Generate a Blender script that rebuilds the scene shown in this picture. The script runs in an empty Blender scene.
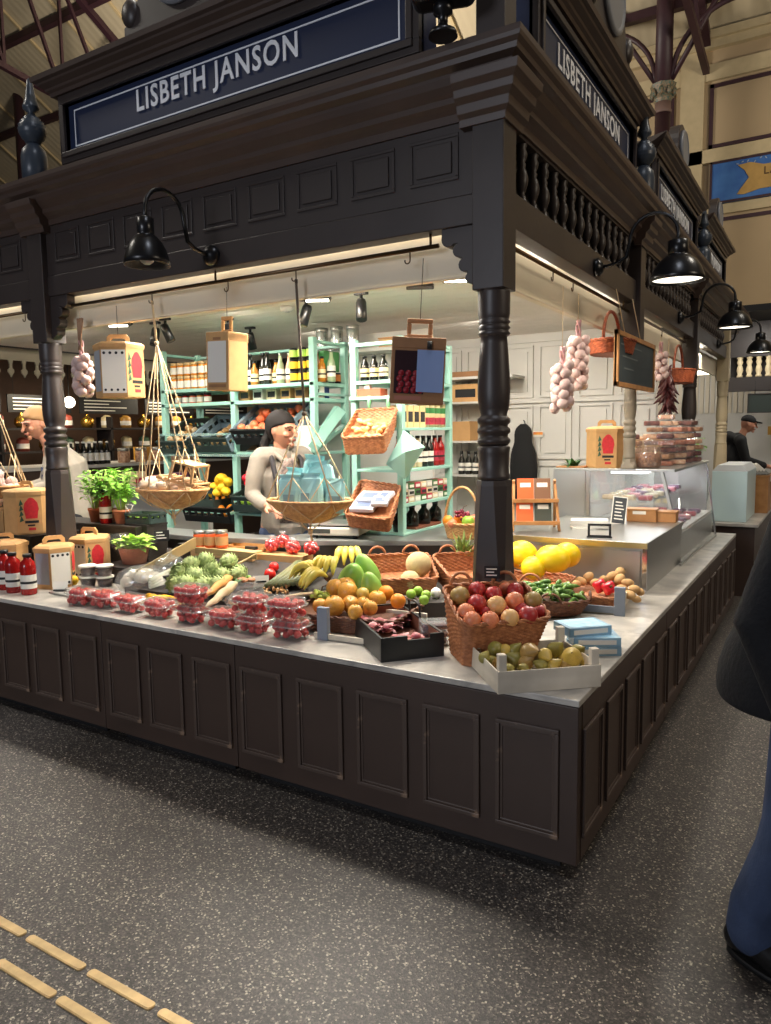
import bpy, bmesh, math, random
from mathutils import Vector, Matrix, Euler
random.seed(7)
PI = math.pi
S = bpy.context.scene
COL = S.collection
# ------------------------------------------------------------------ camera (solved from the photograph's vanishing points)
FP, YAW, PITCH, ROLL = 738.53, 0.54692, 0.107514, -0.0138456
CX, CY = 385.5, 512.0
def _axes():
    c, s = math.cos, math.sin
    f = Vector((-s(YAW)*c(PITCH), c(YAW)*c(PITCH), -s(PITCH)))
    r = Vector((c(YAW), s(YAW), 0)); u = r.cross(f)
    return r*c(ROLL)+u*s(ROLL), -r*s(ROLL)+u*c(ROLL), f
CR, CU, CF = _axes()
CAM = Vector((0.7400, -2.5260, 1.65))
def ray(px, py): return CF*FP + CR*(px-CX) - CU*(py-CY)
def atx(px, py, x): d = ray(px, py); return CAM + d*((x-CAM.x)/d.x)
def aty(px, py, y): d = ray(px, py); return CAM + d*((y-CAM.y)/d.y)
def atz(px, py, z): d = ray(px, py); return CAM + d*((z-CAM.z)/d.z)
def scr(p):
    v = Vector(p)-CAM; z = v.dot(CF)
    return CX+FP*v.dot(CR)/z, CY-FP*v.dot(CU)/z, z
def mpp(p): return (Vector(p)-CAM).dot(CF)/FP          # metres per photograph pixel at a point
cam_d = bpy.data.cameras.new('camera'); cam = bpy.data.objects.new('camera', cam_d); COL.objects.link(cam)
cam_d.sensor_fit = 'HORIZONTAL'; cam_d.sensor_width = 36; cam_d.lens = FP/771*36; cam_d.clip_start = .02; cam_d.clip_end = 200
mw = Matrix((CR, CU, -CF)).transposed().to_4x4(); mw.translation = CAM; cam.matrix_world = mw
S.camera = cam
S.view_settings.view_transform = 'Standard'; S.view_settings.look = 'None'; S.view_settings.gamma = 1
S.view_settings.use_curve_mapping = False; S.view_settings.exposure = 0.0

# ------------------------------------------------------------------ materials
def lin(h):
    if isinstance(h, str):
        h = h.lstrip('#'); h = [int(h[i:i+2], 16)/255 for i in (0, 2, 4)]
    else: h = [c/255 for c in h]
    return tuple((c/12.92 if c <= .04045 else ((c+.055)/1.055)**2.4) for c in h)+(1,)
MATS = {}
def mat(name, c, rough=.5, metal=0., var=0., vscale=8., bump=0., bscale=60., c2=None, wave=None, spec=.5, coat=0., emit=0., trans=0., clear=0., sub=0., coords='Object'):
    """Principled material; var/c2: noise colour variation; bump: noise bump; wave: (scale, direction, strength) stripes; clear: share of see-through."""
    if name in MATS: return MATS[name]
    m = bpy.data.materials.new(name); m.use_nodes = True; MATS[name] = m
    N = m.node_tree.nodes; L = m.node_tree.links; b = N['Principled BSDF']; out = N['Material Output']
    col = lin(c); m.diffuse_color = col
    b.inputs['Base Color'].default_value = col; b.inputs['Roughness'].default_value = rough; b.inputs['Metallic'].default_value = metal
    b.inputs['Specular IOR Level'].default_value = spec; b.inputs['Coat Weight'].default_value = coat
    if sub: b.inputs['Subsurface Weight'].default_value = sub; b.inputs['Subsurface Radius'].default_value = (.02, .008, .004)
    if trans: b.inputs['Transmission Weight'].default_value = trans; b.inputs['IOR'].default_value = 1.4
    if emit: b.inputs['Emission Color'].default_value = col; b.inputs['Emission Strength'].default_value = emit
    tc = N.new('ShaderNodeTexCoord') if (var or c2 or bump or wave) else None
    if var or c2:
        n = N.new('ShaderNodeTexNoise'); n.inputs['Scale'].default_value = vscale; n.inputs['Detail'].default_value = 5
        L.new(tc.outputs[coords], n.inputs['Vector'])
        r = N.new('ShaderNodeValToRGB'); e = r.color_ramp.elements; e[0].position = .33; e[1].position = .67
        a2 = lin(c2) if c2 else tuple(min(1, x*(1+var)) for x in col[:3])+(1,)
        a1 = col if c2 else tuple(x*(1-var) for x in col[:3])+(1,)
        e[0].color = a1; e[1].color = a2
        L.new(n.outputs['Fac'], r.inputs['Fac']); L.new(r.outputs['Color'], b.inputs['Base Color'])
    if bump:
        n2 = N.new('ShaderNodeTexNoise'); n2.inputs['Scale'].default_value = bscale; n2.inputs['Detail'].default_value = 4
        L.new(tc.outputs[coords], n2.inputs['Vector'])
        bp = N.new('ShaderNodeBump'); bp.inputs['Strength'].default_value = bump; bp.inputs['Distance'].default_value = .01
        L.new(n2.outputs['Fac'], bp.inputs['Height']); L.new(bp.outputs['Normal'], b.inputs['Normal'])
    if wave:
        w = N.new('ShaderNodeTexWave'); w.inputs['Scale'].default_value = wave[0]; w.bands_direction = wave[1]; w.inputs['Distortion'].default_value = .6
        L.new(tc.outputs[coords], w.inputs['Vector'])
        bp = N.new('ShaderNodeBump'); bp.inputs['Strength'].default_value = wave[2]; bp.inputs['Distance'].default_value = .01
        L.new(w.outputs['Fac'], bp.inputs['Height']); L.new(bp.outputs['Normal'], b.inputs['Normal'])
    if clear:
        g = N.new('ShaderNodeBsdfGlossy'); g.inputs['Roughness'].default_value = rough; g.inputs['Color'].default_value = (.9, .9, .9, 1); am = N.new('ShaderNodeMixShader'); am.inputs['Fac'].default_value = .6 if clear > .75 else .35
        L.new(b.outputs['BSDF'], am.inputs[1]); L.new(g.outputs['BSDF'], am.inputs[2])
        t = N.new('ShaderNodeBsdfTransparent'); t.inputs['Color'].default_value = (1, 1, 1, 1); mx = N.new('ShaderNodeMixShader'); mx.inputs['Fac'].default_value = clear
        L.new(am.outputs['Shader'], mx.inputs[1]); L.new(t.outputs['BSDF'], mx.inputs[2]); L.new(mx.outputs['Shader'], out.inputs['Surface'])
    return m

# ------------------------------------------------------------------ mesh builder
def frame_of(d):
    d = Vector(d).normalized(); a = Vector((0, 0, 1)) if abs(d.z) < .9 else Vector((1, 0, 0))
    x = a.cross(d).normalized(); return x, d.cross(x).normalized(), d
class MB:
    def __init__(s): s.v = []; s.f = []; s.sm = []; s.mi = []; s.cur = 0
    def add(s, V, Fs, smooth=False):
        o = len(s.v); s.v += [tuple(p) for p in V]
        for f in Fs: s.f.append([i+o for i in f]); s.sm.append(smooth); s.mi.append(s.cur)
        return s
    def mi_(s, i): s.cur = i; return s
    def box(s, x0, y0, z0, x1, y1, z1, R=None, at=None):
        V = [Vector((x, y, z)) for z in (z0, z1) for y in (y0, y1) for x in (x0, x1)]
        if R is not None: V = [R @ p for p in V]
        if at is not None: V = [p+Vector(at) for p in V]
        return s.add(V, [(0, 2, 3, 1), (4, 5, 7, 6), (0, 1, 5, 4), (2, 6, 7, 3), (0, 4, 6, 2), (1, 3, 7, 5)])
    def prism(s, poly, axis, a, b, smooth=False):
        """poly 2-D points; axis 'x': (y,z), 'y': (x,z), 'z': (x,y)"""
        f = {'x': lambda p, t: (t, p[0], p[1]), 'y': lambda p, t: (p[0], t, p[1]), 'z': lambda p, t: (p[0], p[1], t)}[axis]
        n = len(poly); V = [f(p, a) for p in poly]+[f(p, b) for p in poly]
        s.add(V, [list(range(n))[::-1], list(range(n, 2*n))])
        o = len(s.v)-2*n
        for i in range(n): s.f.append([o+i, o+(i+1) % n, o+n+(i+1) % n, o+n+i]); s.sm.append(smooth); s.mi.append(s.cur)
        return s
    def lathe(s, prof, n=20, at=(0, 0, 0), M=None, sx=1, sy=1, smooth=True, cap=True):
        V = []; Fs = []
        for r, z in prof:
            for i in range(n):
                a = 2*PI*i/n; V.append(Vector((r*math.cos(a)*sx, r*math.sin(a)*sy, z)))
        for j in range(len(prof)-1):
            for i in range(n): Fs.append((j*n+i, j*n+(i+1) % n, (j+1)*n+(i+1) % n, (j+1)*n+i))
        if M is not None: V = [M @ p for p in V]
        V = [p+Vector(at) for p in V]
        s.add(V, Fs, smooth); o = len(s.v)-len(V)
        if cap:
            for j in (0, len(prof)-1):
                if prof[j][0] > 1e-5: s.f.append([o+j*n+i for i in range(n)]); s.sm.append(False); s.mi.append(s.cur)
        return s
    def tube(s, pts, r, n=8, closed=False, cap=True):
        pts = [Vector(p) for p in pts]; m = len(pts); V = []; Fs = []; X = None
        for k, p in enumerate(pts):
            if closed: d = pts[(k+1) % m]-pts[k-1]
            else: d = pts[min(k+1, m-1)]-pts[max(k-1, 0)]
            if d.length < 1e-9: d = Vector((0, 0, 1))
            d.normalize()
            if X is None: X = frame_of(d)[0]
            X = (X-d*X.dot(d)); X = X.normalized() if X.length > 1e-6 else frame_of(d)[0]
            Yv = d.cross(X); rr = r[k] if isinstance(r, (list, tuple)) else r
            for i in range(n): a = 2*PI*i/n; V.append(p+(X*math.cos(a)+Yv*math.sin(a))*rr)
        for k in range(m if closed else m-1):
            k2 = (k+1) % m
            for i in range(n): Fs.append((k*n+i, k*n+(i+1) % n, k2*n+(i+1) % n, k2*n+i))
        if cap and not closed: Fs += [list(range(n))[::-1], [(m-1)*n+i for i in range(n)]]
        return s.add(V, Fs, True)
    def ball(s, c, r, n=14, m=9, R=None, fn=None):
        rx, ry, rz = r if isinstance(r, (tuple, list)) else (r, r, r)
        V = [Vector((0, 0, -1))]; Fs = []
        for j in range(1, m):
            t = PI*j/m
            for i in range(n): a = 2*PI*i/n; V.append(Vector((math.sin(t)*math.cos(a), math.sin(t)*math.sin(a), -math.cos(t))))
        V.append(Vector((0, 0, 1))); q = len(V)-1
        for i in range(n):
            Fs.append((0, 1+(i+1) % n, 1+i)); Fs.append((q, 1+(m-2)*n+i, 1+(m-2)*n+(i+1) % n))
        for j in range(m-2):
            for i in range(n): Fs.append((1+j*n+i, 1+j*n+(i+1) % n, 1+(j+1)*n+(i+1) % n, 1+(j+1)*n+i))
        if fn: V = [fn(p) for p in V]
        V = [Vector((p.x*rx, p.y*ry, p.z*rz)) for p in V]
        if R is not None: V = [R @ p for p in V]
        return s.add([p+Vector(c) for p in V], Fs, True)
    def grid(s, P, smooth=True, closed=False):
        """P[j][i] grid of points"""
        nj, ni = len(P), len(P[0]); V = [p for row in P for p in row]; Fs = []
        for j in range(nj-1):
            for i in range(ni if closed else ni-1): Fs.append((j*ni+i, j*ni+(i+1) % ni, (j+1)*ni+(i+1) % ni, (j+1)*ni+i))
        return s.add(V, Fs, smooth)
    def mesh(s, name, mats, recalc=True):
        me = bpy.data.meshes.new(name); me.from_pydata(s.v, [], s.f)
        for m in (mats if isinstance(mats, (list, tuple)) else [mats]): me.materials.append(m)
        me.polygons.foreach_set('use_smooth', s.sm); me.polygons.foreach_set('material_index', s.mi)
        if recalc:
            b = bmesh.new(); b.from_mesh(me); bmesh.ops.recalc_face_normals(b, faces=b.faces); b.to_mesh(me); b.free()
        me.update(); return me
    def build(s, name, mats, parent=None, loc=None, rot=None, bevel=0, seg=2, subsurf=0, solid=0):
        o = bpy.data.objects.new(name, s.mesh(name, mats)); COL.objects.link(o)
        if parent: o.parent = parent
        if loc is not None: o.location = loc
        if rot is not None: o.rotation_euler = rot
        if solid: md = o.modifiers.new('solid', 'SOLIDIFY'); md.thickness = solid; md.offset = 0
        if bevel: md = o.modifiers.new('bevel', 'BEVEL'); md.width = bevel; md.segments = seg; md.limit_method = 'ANGLE'; md.angle_limit = .6
        if subsurf: md = o.modifiers.new('sub', 'SUBSURF'); md.levels = subsurf; md.render_levels = subsurf
        return o
def tag(o, label, cat, group=None, kind='thing'):
    o['label'] = label; o['category'] = cat; o['kind'] = kind
    if group: o['group'] = group
    return o
def struct(o, label=None):
    o['kind'] = 'structure'
    if label: o['label'] = label
    return o
def thing(name, label, cat, loc=(0, 0, 0), rot=(0, 0, 0), group=None):
    o = bpy.data.objects.new(name, None); COL.objects.link(o); o.empty_display_size = .05
    o.location = loc; o.rotation_euler = rot if isinstance(rot, (tuple, list, Euler)) else (0, 0, rot)
    return tag(o, label, cat, group)
KIDS = {}
def kids(o): return [c for c in bpy.data.objects if c.parent == o]
def dup(o, loc=None, rot=None, label=None, group=None, scale=None, parent=None):
    ch = KIDS.get(o.name)
    if ch is None: ch = KIDS[o.name] = kids(o)
    c = o.copy(); COL.objects.link(c)
    if parent is not None: c.parent = parent
    if loc is not None: c.location = loc
    if rot is not None: c.rotation_euler = rot if isinstance(rot, (tuple, list, Euler)) else (0, 0, rot)
    if scale is not None: c.scale = scale if isinstance(scale, (tuple, list)) else (scale,)*3
    if label: c['label'] = label
    if group: c['group'] = group
    for k in ch: dup(k, parent=c)
    return c
ORD = ['first', 'second', 'third', 'fourth', 'fifth', 'sixth', 'seventh', 'eighth', 'ninth', 'tenth', 'eleventh', 'twelfth', 'thirteenth', 'fourteenth', 'fifteenth', 'sixteenth', 'seventeenth', 'eighteenth', 'nineteenth', 'twentieth', 'twenty-first', 'twenty-second', 'twenty-third', 'twenty-fourth', 'twenty-fifth', 'twenty-sixth', 'twenty-seventh', 'twenty-eighth', 'twenty-ninth', 'thirtieth']
def nth(i, n=None):
    return 'leftmost' if i == 0 else ('rightmost' if n and i == n-1 else ORD[i]+' from left')
def arc(c, r, a0, a1, n, ux, uy):
    c = Vector(c); ux = Vector(ux); uy = Vector(uy)
    return [c+ux*(r*math.cos(a0+(a1-a0)*i/n))+uy*(r*math.sin(a0+(a1-a0)*i/n)) for i in range(n+1)]
def text_mesh(body, size, name, m, parent, loc, rotz, width=None, depth=.004, bold=.0, align='CENTER', rotx=PI/2):
    cu = bpy.data.curves.new(name, 'FONT'); cu.body = body; cu.size = size; cu.extrude = depth; cu.offset = bold; cu.align_x = align; cu.align_y = 'CENTER'; cu.resolution_u = 3; cu.space_character = 1.14
    o = bpy.data.objects.new(name, cu); COL.objects.link(o); bpy.context.view_layer.update()
    me = bpy.data.meshes.new_from_object(o.evaluated_get(bpy.context.evaluated_depsgraph_get())); bpy.data.objects.remove(o)
    xs = [v.co.x for v in me.vertices]
    if width and xs:
        k = width/(max(xs)-min(xs))
        for v in me.vertices: v.co.x *= k
    me.materials.clear(); me.materials.append(m)
    o = bpy.data.objects.new(name, me); COL.objects.link(o); o.parent = parent; o.location = loc; o.rotation_euler = (rotx, 0, rotz)
    return o
def sweepL(prof, x0, y1, base=.54, caps=True):
    """closed profile [(out, z)] run along the left front (parallel to X) and round the corner along the right front (parallel to Y)"""
    m = MB(); n = len(prof); V = []
    for o, z in prof: V.append((x0, base-o, z))
    for o, z in prof: V.append((-(base-o), base-o, z))
    for o, z in prof: V.append((-(base-o), y1, z))
    Fs = []
    for k in (0, 1):
        for i in range(n): Fs.append((k*n+i, k*n+(i+1) % n, (k+1)*n+(i+1) % n, (k+1)*n+i))
    if caps: Fs += [list(range(n)), list(range(2*n, 3*n))[::-1]]
    return m.add(V, Fs)
# ================================================================== MATERIALS OF THE BUILDING
PAINT = mat('dark_brown_paint', (56, 48, 45), .42, var=.10, vscale=3, bump=.05, bscale=25)
PAINTC = mat('counter_brown_paint', (64, 49, 41), .45, var=.12, vscale=3, bump=.05, bscale=25)
WORN = mat('worn_moulding_paint', (76, 62, 54), .45, c2=(136, 112, 92), vscale=14, bump=.05)
_r = [n for n in WORN.node_tree.nodes if n.type == 'VALTORGB'][0].color_ramp.elements; _r[0].position = .62; _r[1].position = .74
CREAM = mat('cream_paint', (226, 214, 190), .5, var=.05, vscale=2)
WHITE = mat('white_wall_paint', (200, 197, 190), .5, var=.04, vscale=2)
TILEW = mat('white_tile', (205, 205, 198), .25)
NAVY = mat('navy_sign_paint', (32, 42, 70), .45)
LETTER = mat('pale_letter_paint', (240, 242, 246), .5)
BLACK = mat('black_enamel', (16, 17, 20), .3)
MATTE = mat('matte_black', (14, 14, 15), .6)
BRASS = mat('brass', (190, 164, 120), .45, metal=.55, var=.15, vscale=20)
RAILM = mat('bronze_rail', (92, 72, 50), .35, metal=.8)
STEEL = mat('brushed_steel', (176, 176, 172), .33, metal=.9, bump=.03, bscale=200)
CHROME = mat('chrome', (200, 200, 205), .15, metal=1)
PURPLE = mat('purple_iron_paint', (58, 33, 40), .5, var=.1)
GREENP = mat('green_capital_paint', (48, 92, 84), .5, c2=(150, 120, 90), vscale=30)
RUST = mat('red_oxide_paint', (120, 58, 40), .6)
HALLW = mat('hall_wall_plaster', (172, 150, 118), .8, var=.05, vscale=.7)
HALLC = mat('hall_trim_plaster', (190, 172, 136), .8, var=.05)
BOARD = mat('roof_board', (190, 168, 126), .8, var=.08, vscale=1)
MINT = mat('mint_paint', (146, 194, 180), .4, var=.04)
LAMPON = mat('lamp_glow', (255, 238, 210), .5, emit=9)
SPOTON = mat('spot_glow', (255, 244, 225), .5, emit=12)
GLASS = mat('clear_glass', (225, 235, 235), .04, clear=.86, spec=.6)
# stone slab
def stone():
    m = mat('grey_marble', (186, 180, 170), .3); N = m.node_tree.nodes; L = m.node_tree.links; b = N['Principled BSDF']
    tc = N.new('ShaderNodeTexCoord'); n = N.new('ShaderNodeTexNoise'); n.inputs['Scale'].default_value = 5; n.inputs['Detail'].default_value = 9; n.inputs['Distortion'].default_value = 1.2
    r = N.new('ShaderNodeValToRGB'); e = r.color_ramp.elements; e[0].position = .35; e[0].color = lin((150, 146, 140)); e[1].position = .65; e[1].color = lin((198, 192, 182))
    L.new(tc.outputs['Object'], n.inputs['Vector']); L.new(n.outputs['Fac'], r.inputs['Fac']); L.new(r.outputs['Color'], b.inputs['Base Color']); return m
STONE = stone()
def floor_mat():
    m = mat('speckled_asphalt', (60, 56, 54), .45); N = m.node_tree.nodes; L = m.node_tree.links; b = N['Principled BSDF']
    tc = N.new('ShaderNodeTexCoord')
    v = N.new('ShaderNodeTexVoronoi'); v.inputs['Scale'].default_value = 170; v.inputs['Randomness'].default_value = 1
    L.new(tc.outputs['Object'], v.inputs['Vector'])
    sep = N.new('ShaderNodeSeparateColor'); L.new(v.outputs['Color'], sep.inputs['Color'])
    r = N.new('ShaderNodeValToRGB'); e = r.color_ramp.elements
    e[0].position = 0; e[0].color = lin((42, 39, 37)); e[1].position = 1; e[1].color = lin((186, 176, 158))
    for p, c in ((.35, (54, 50, 48)), (.62, (68, 63, 60)), (.86, (88, 82, 76)), (.95, (132, 124, 112))):
        q = e.new(p); q.color = lin(c)
    L.new(sep.outputs['Red'], r.inputs['Fac'])
    n = N.new('ShaderNodeTexNoise'); n.inputs['Scale'].default_value = 1.1; n.inputs['Detail'].default_value = 3; L.new(tc.outputs['Object'], n.inputs['Vector'])
    mr = N.new('ShaderNodeMapRange'); mr.inputs['To Min'].default_value = .8; mr.inputs['To Max'].default_value = 1.15; L.new(n.outputs['Fac'], mr.inputs['Value'])
    mx = N.new('ShaderNodeMix'); mx.data_type = 'RGBA'; mx.blend_type = 'MULTIPLY'; mx.inputs['Factor'].default_value = 1
    L.new(r.outputs['Color'], mx.inputs['A']); L.new(mr.outputs['Result'], mx.inputs['B']); L.new(mx.outputs['Result'], b.inputs['Base Color'])
    bp = N.new('ShaderNodeBump'); bp.inputs['Strength'].default_value = .25; bp.inputs['Distance'].default_value = .003
    L.new(v.outputs['Distance'], bp.inputs['Height']); L.new(bp.outputs['Normal'], b.inputs['Normal'])
    return m
FLOORM = floor_mat()

# ================================================================== SETTING: floor, hall walls, roof
m = MB(); m.add([(-30, -8, 0), (14, -8, 0), (14, 16, 0), (-30, 16, 0)], [(0, 1, 2, 3)]); struct(m.build('floor', FLOORM), 'dark speckled asphalt market hall floor')
WY = 14.0
m = MB(); m.box(-30, WY, 0, 14, WY+.3, 9.3); wall = struct(m.build('wall_back', HALLW), 'beige plastered far wall of the market hall')
m = MB()
for z0, z1, d in ((6.87, 7.12, .10), (8.42, 8.72, .08), (9.0, 9.3, .14), (5.86, 6.04, .08), (9.15, 9.3, .22)): m.box(-30, WY-d, z0, 14, WY, z1)
for x in (-2.0, 3.4, -7.6, -13.0, -18.6): m.box(x-.22, WY-.1, 0, x+.22, WY, 9.0)
struct(m.build('trim_1', HALLC), 'pale plaster bands and pilasters on the hall wall')
m = MB()
def pframe(mb, x0, x1, z0, z1, y, t=.07, d=.03):
    mb.box(x0, y-d, z0, x1, y, z0+t); mb.box(x0, y-d, z1-t, x1, y, z1); mb.box(x0, y-d, z0, x0+t, y, z1); mb.box(x1-t, y-d, z0, x1, y, z1)
for x0, x1 in ((-1.68, 3.1), (-7.2, -2.35), (-12.6, -7.95), (-18.2, -13.4)):
    pframe(m, x0, x1, 7.15, 8.36, WY-.005); pframe(m, x0, x1, 2.5, 5.8, WY-.005)
struct(m.build('trim_2', PURPLE), 'purple frames of the wall panels')
# painted frieze panel with lettering
BLUEP = mat('blue_mural_paint', (48, 92, 160), .7, c2=(70, 120, 184), vscale=2.5)
GOLDP = mat('gold_mural_paint', (176, 140, 78), .7, var=.12, vscale=5)
t = thing('wall_mural', 'blue painted wall panel with a gold scroll and dark lettering', 'mural', (-1.62, WY-.12, 6.05))
m = MB(); m.box(0, 0, 0, 4.6, .04, .8); m.build('panel', BLUEP, t)
m = MB(); pframe(m, 0, 4.6, 0, .8, 0, .04, .02); m.build('frame', PURPLE, t)
m = MB(); m.prism([(.55, .2), (.5, .12), (.62, .1), (.9, .16), (4, .16), (4, .6), (.95, .6), (.72, .68), (.5, .66), (.62, .55), (.7, .4)], 'y', -.02, 0); m.build('scroll', GOLDP, t)
SEP = mat('sepia_letter_paint', (62, 44, 30), .8)
text_mesh('LAY', .2, 'lettering', SEP, t, (.95, -.025, .47), 0, align='LEFT'); text_mesh('AP', .17, 'lettering', SEP, t, (1.2, -.025, .27), 0, align='LEFT')
# pale foliage ornament on the panel
m = MB()
for i in range(26):
    m.ball((.5+i*.1+random.uniform(-.03, .03), -.012, .71+random.uniform(-.035, .035)), (.03, .01, .012), 6, 4, Matrix.Rotation(random.uniform(-1, 1), 3, 'Y'))
m.build('ornament', mat('pale_mural_paint', (150, 165, 190), .7), t)

# roof: boarded slopes rising from the far wall, iron trusses
def roof_z(y): return 9.3+(WY-y)*.55
m = MB(); m.add([(-30, WY, 9.3), (14, WY, 9.3), (14, 2, roof_z(2)), (-30, 2, roof_z(2))], [(0, 1, 2, 3)])
for i in range(0, 220):
    x = -30+i*.2
    m.box(x-.012, WY-.1, 9.25, x+.012, WY, 9.3) if False else None
RB = mat('roof_boarding', (186, 171, 142), .8, wave=(1.6, 'X', .5), coords='Object')
struct(m.build('ceiling', RB), 'cream boarded roof slope of the market hall')
m = MB(); m.add([(-30, 2, roof_z(2)), (14, 2, roof_z(2)), (14, -10, roof_z(14)-0), (-30, -10, roof_z(14))], [(0, 1, 2, 3)]); struct(m.build('ceiling_near', RB), 'cream boarded near roof slope of the market hall')
m = MB(); m.box(-30.3, -10, 0, -30, WY, 16); struct(m.build('wall_left', HALLW), 'beige side wall of the market hall')
m = MB(); m.box(14, -10, 0, 14.3, WY, 16); struct(m.build('wall_right', HALLW), 'beige side wall of the market hall')
def bar(mb, a, b, w=.09, h=None):
    a = Vector(a); b = Vector(b); x, y, d = frame_of(b-a); h = h or w; L = (b-a).length
    R = Matrix((x, y, d)).transposed(); mb.box(-w/2, -h/2, 0, w/2, h/2, L, R, a)
m = MB()
for y in (13.2, 11.4, 9.6, 7.8, 6.0): bar(m, (-30, y, roof_z(y)-.12), (14, y, roof_z(y)-.12), .16)
struct(m.build('trim_3', PURPLE), 'purple iron purlins under the roof boards')
m = MB()
for i in range(29): x = -29+i*1.5; bar(m, (x, WY, roof_z(WY)-.05), (x, 2, roof_z(2)-.05), .06)
struct(m.build('trim_4', BOARD), 'cream battens under the roof boards')
def truss(x, label):
    t = thing('roof_truss', label, 'roof truss', (x, 0, 0)); m = MB()
    bar(m, (0, WY-.1, 9.1), (0, 3, roof_z(3)-.25), .14); bar(m, (0, WY-.1, 8.6), (0, 3, 9.9), .12)
    m.build('chord', PURPLE, t); k = 0
    ys = (13, 11.6, 10.2, 8.8, 7.4, 6, 4.6)
    for a, b in zip(ys, ys[1:]):
        lo = lambda y: 8.6+(WY-.1-y)*(1.3/10.9)
        m = MB(); bar(m, (0, a, lo(a)), (0, b, roof_z(b)-.25), .07); m.build('brace', RUST if k % 2 and x > -5 else PURPLE, t)
        m = MB(); bar(m, (0, b, lo(b)), (0, b, roof_z(b)-.25), .06); m.build('brace', PURPLE, t); k += 1
    return t
truss(-1.75, 'purple iron roof truss above the far wall pilaster beside the blue mural')
truss(-9.5, 'purple iron roof truss high behind the left end of the front sign')
truss(-14.5, 'purple iron roof truss at the far left of the hall roof')
def hall_column(px, y, label, zc, arch=True):
    p = aty(px, 60, y); x = p.x
    t = thing('hall_column', label, 'iron column', (x, y, 0)); r = .135
    m = MB(); m.lathe([(r*1.5, 0), (r*1.5, .5), (r*1.1, .6), (r*1.05, zc-.4)], 20); m.build('shaft', PURPLE, t)
    m = MB(); m.lathe([(r*1.15, zc-.4), (r*1.2, zc-.36), (r*1.1, zc-.32), (r*1.1, zc-.2)], 20); m.build('collar', mat('dusky_pink_paint', (120, 96, 88), .6), t)
    m = MB(); m.lathe([(r*1.1, zc-.2), (r*1.3, zc-.14), (r*1.25, zc-.05), (r*1.7, zc+.08), (r*1.8, zc+.12)], 8, smooth=False)
    for i in range(8):
        a = i*PI/4; m.ball((r*1.45*math.cos(a), r*1.45*math.sin(a), zc-.02), (.05, .05, .09), 6, 5)
    m.build('capital', GREENP, t)
    m = MB(); m.lathe([(r*1.2, zc+.12), (r*1.15, zc+3)], 16); m.build('post', PURPLE, t)
    if arch:
        for d in (1, -1):
            m = MB(); m.tube(arc((d*1.3, 0, zc+.2), 1.15, PI if d > 0 else 0, PI/2, 12, (1, 0, 0), (0, 0, 1)), .05, 6); m.tube([(d*.15, 0, zc+.2), (d*1.5, 0, zc+2.4)], .05, 6); m.build('bracket', PURPLE, t)
    return t
hall_column(664, 13.0, 'purple iron hall column with green capital behind the right fascia sign', aty(664, 92, 13.0).z)
hall_column(16, 10.8, 'purple iron hall column behind the turned finial at the far left', aty(16, 2, 10.8).z)
# hall windows at the left end
t = struct(MB().box(-21.5, WY-.12, 4.2, -14.6, WY-.02, 8.4).build('window_1', mat('dusk_window_glass', (26, 34, 52), .1)), 'dark blue hall window')
m = MB()
for i in range(8): m.box(-21.5+i*.985-.05, WY-.2, 4.2, -21.5+i*.985+.05, WY-.12, 8.4)
for z in (4.2, 5.6, 7.0, 8.4): m.box(-21.6, WY-.2, z-.06, -14.5, WY-.12, z+.06)
o = m.build('window_frame', MATTE, t)

# brass tactile strips on the floor
st0 = None; k = 0
def strip_mesh():
    m = MB(); n = 6; pts = []
    for sx in (-1, 1):
        for i in range(n+1): a = -PI/2+PI*i/n if sx > 0 else PI/2+PI*i/n; pts.append((sx*(.143-.012)+math.cos(a)*.012, math.sin(a)*.016))
    m.prism(pts, 'z', 0, .004); m.prism([(x*.985, y*.8) for x, y in pts], 'z', .004, .006); return m
for rown, y, xs in (('back', -1.2, (-1.643, -1.334, -1.022, -.71)), ('middle', -1.318, (-1.62, -1.312, -1.006)), ('front', -1.436, (-1.46,))):
    for i, x in enumerate(xs):
        lab = 'brass tactile floor strip, %s of the %s row' % (nth(i), rown) if len(xs) > 1 else 'brass tactile floor strip alone in the front row'
        if st0 is None: st0 = tag(strip_mesh().build('floor_strip', BRASS, loc=(x, y, 0)), lab, 'floor strip', 'brass tactile strips')
        else: dup(st0, (x, y, 0), None, lab)

# ================================================================== COUNTER
def ring(mb, x0, x1, z0, z1, t, y0, y1):
    mb.box(x0, y0, z0, x1, y1, z0+t); mb.box(x0, y0, z1-t, x1, y1, z1); mb.box(x0, y0, z0+t, x0+t, y1, z1-t); mb.box(x1-t, y0, z0+t, x1, y1, z1-t)
def panel_mb(w, h):
    mb = MB(); ring(mb, -w/2, w/2, 0, h, .017, -.012, .0); ring(mb, -w/2+.017, w/2-.017, .017, h-.017, .010, -.005, 0)
    return mb
def field_mb(w, h): return MB().box(-w/2+.026, -.0015, .026, w/2-.026, 0, h-.026)
def counter_unit(label, L, centres, org, rotz, w=.247, z0=.148, z1=.567, corner=False):
    """carcase L metres long running along local +x, front at local y=0"""
    t = thing('counter_unit', label, 'counter', org, rotz, 'panelled counter units')
    mb = MB(); mb.box(.002, 0, .06, L-.002, .04, .66); mb.build('body', PAINTC, t, bevel=.003)
    mb = MB(); mb.box(.075, .07, 0, L-.085, .12, .06); mb.build('plinth', MATTE, t)
    for c in centres:
        p = panel_mb(w, z1-z0).build('panel', WORN, t, (c, 0, z0), bevel=.003)
        field_mb(w, z1-z0).build('panel_field', PAINTC, p, bevel=.003)
    return t
U0 = -1.645; U1 = -2.608; U2 = -6.8
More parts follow.
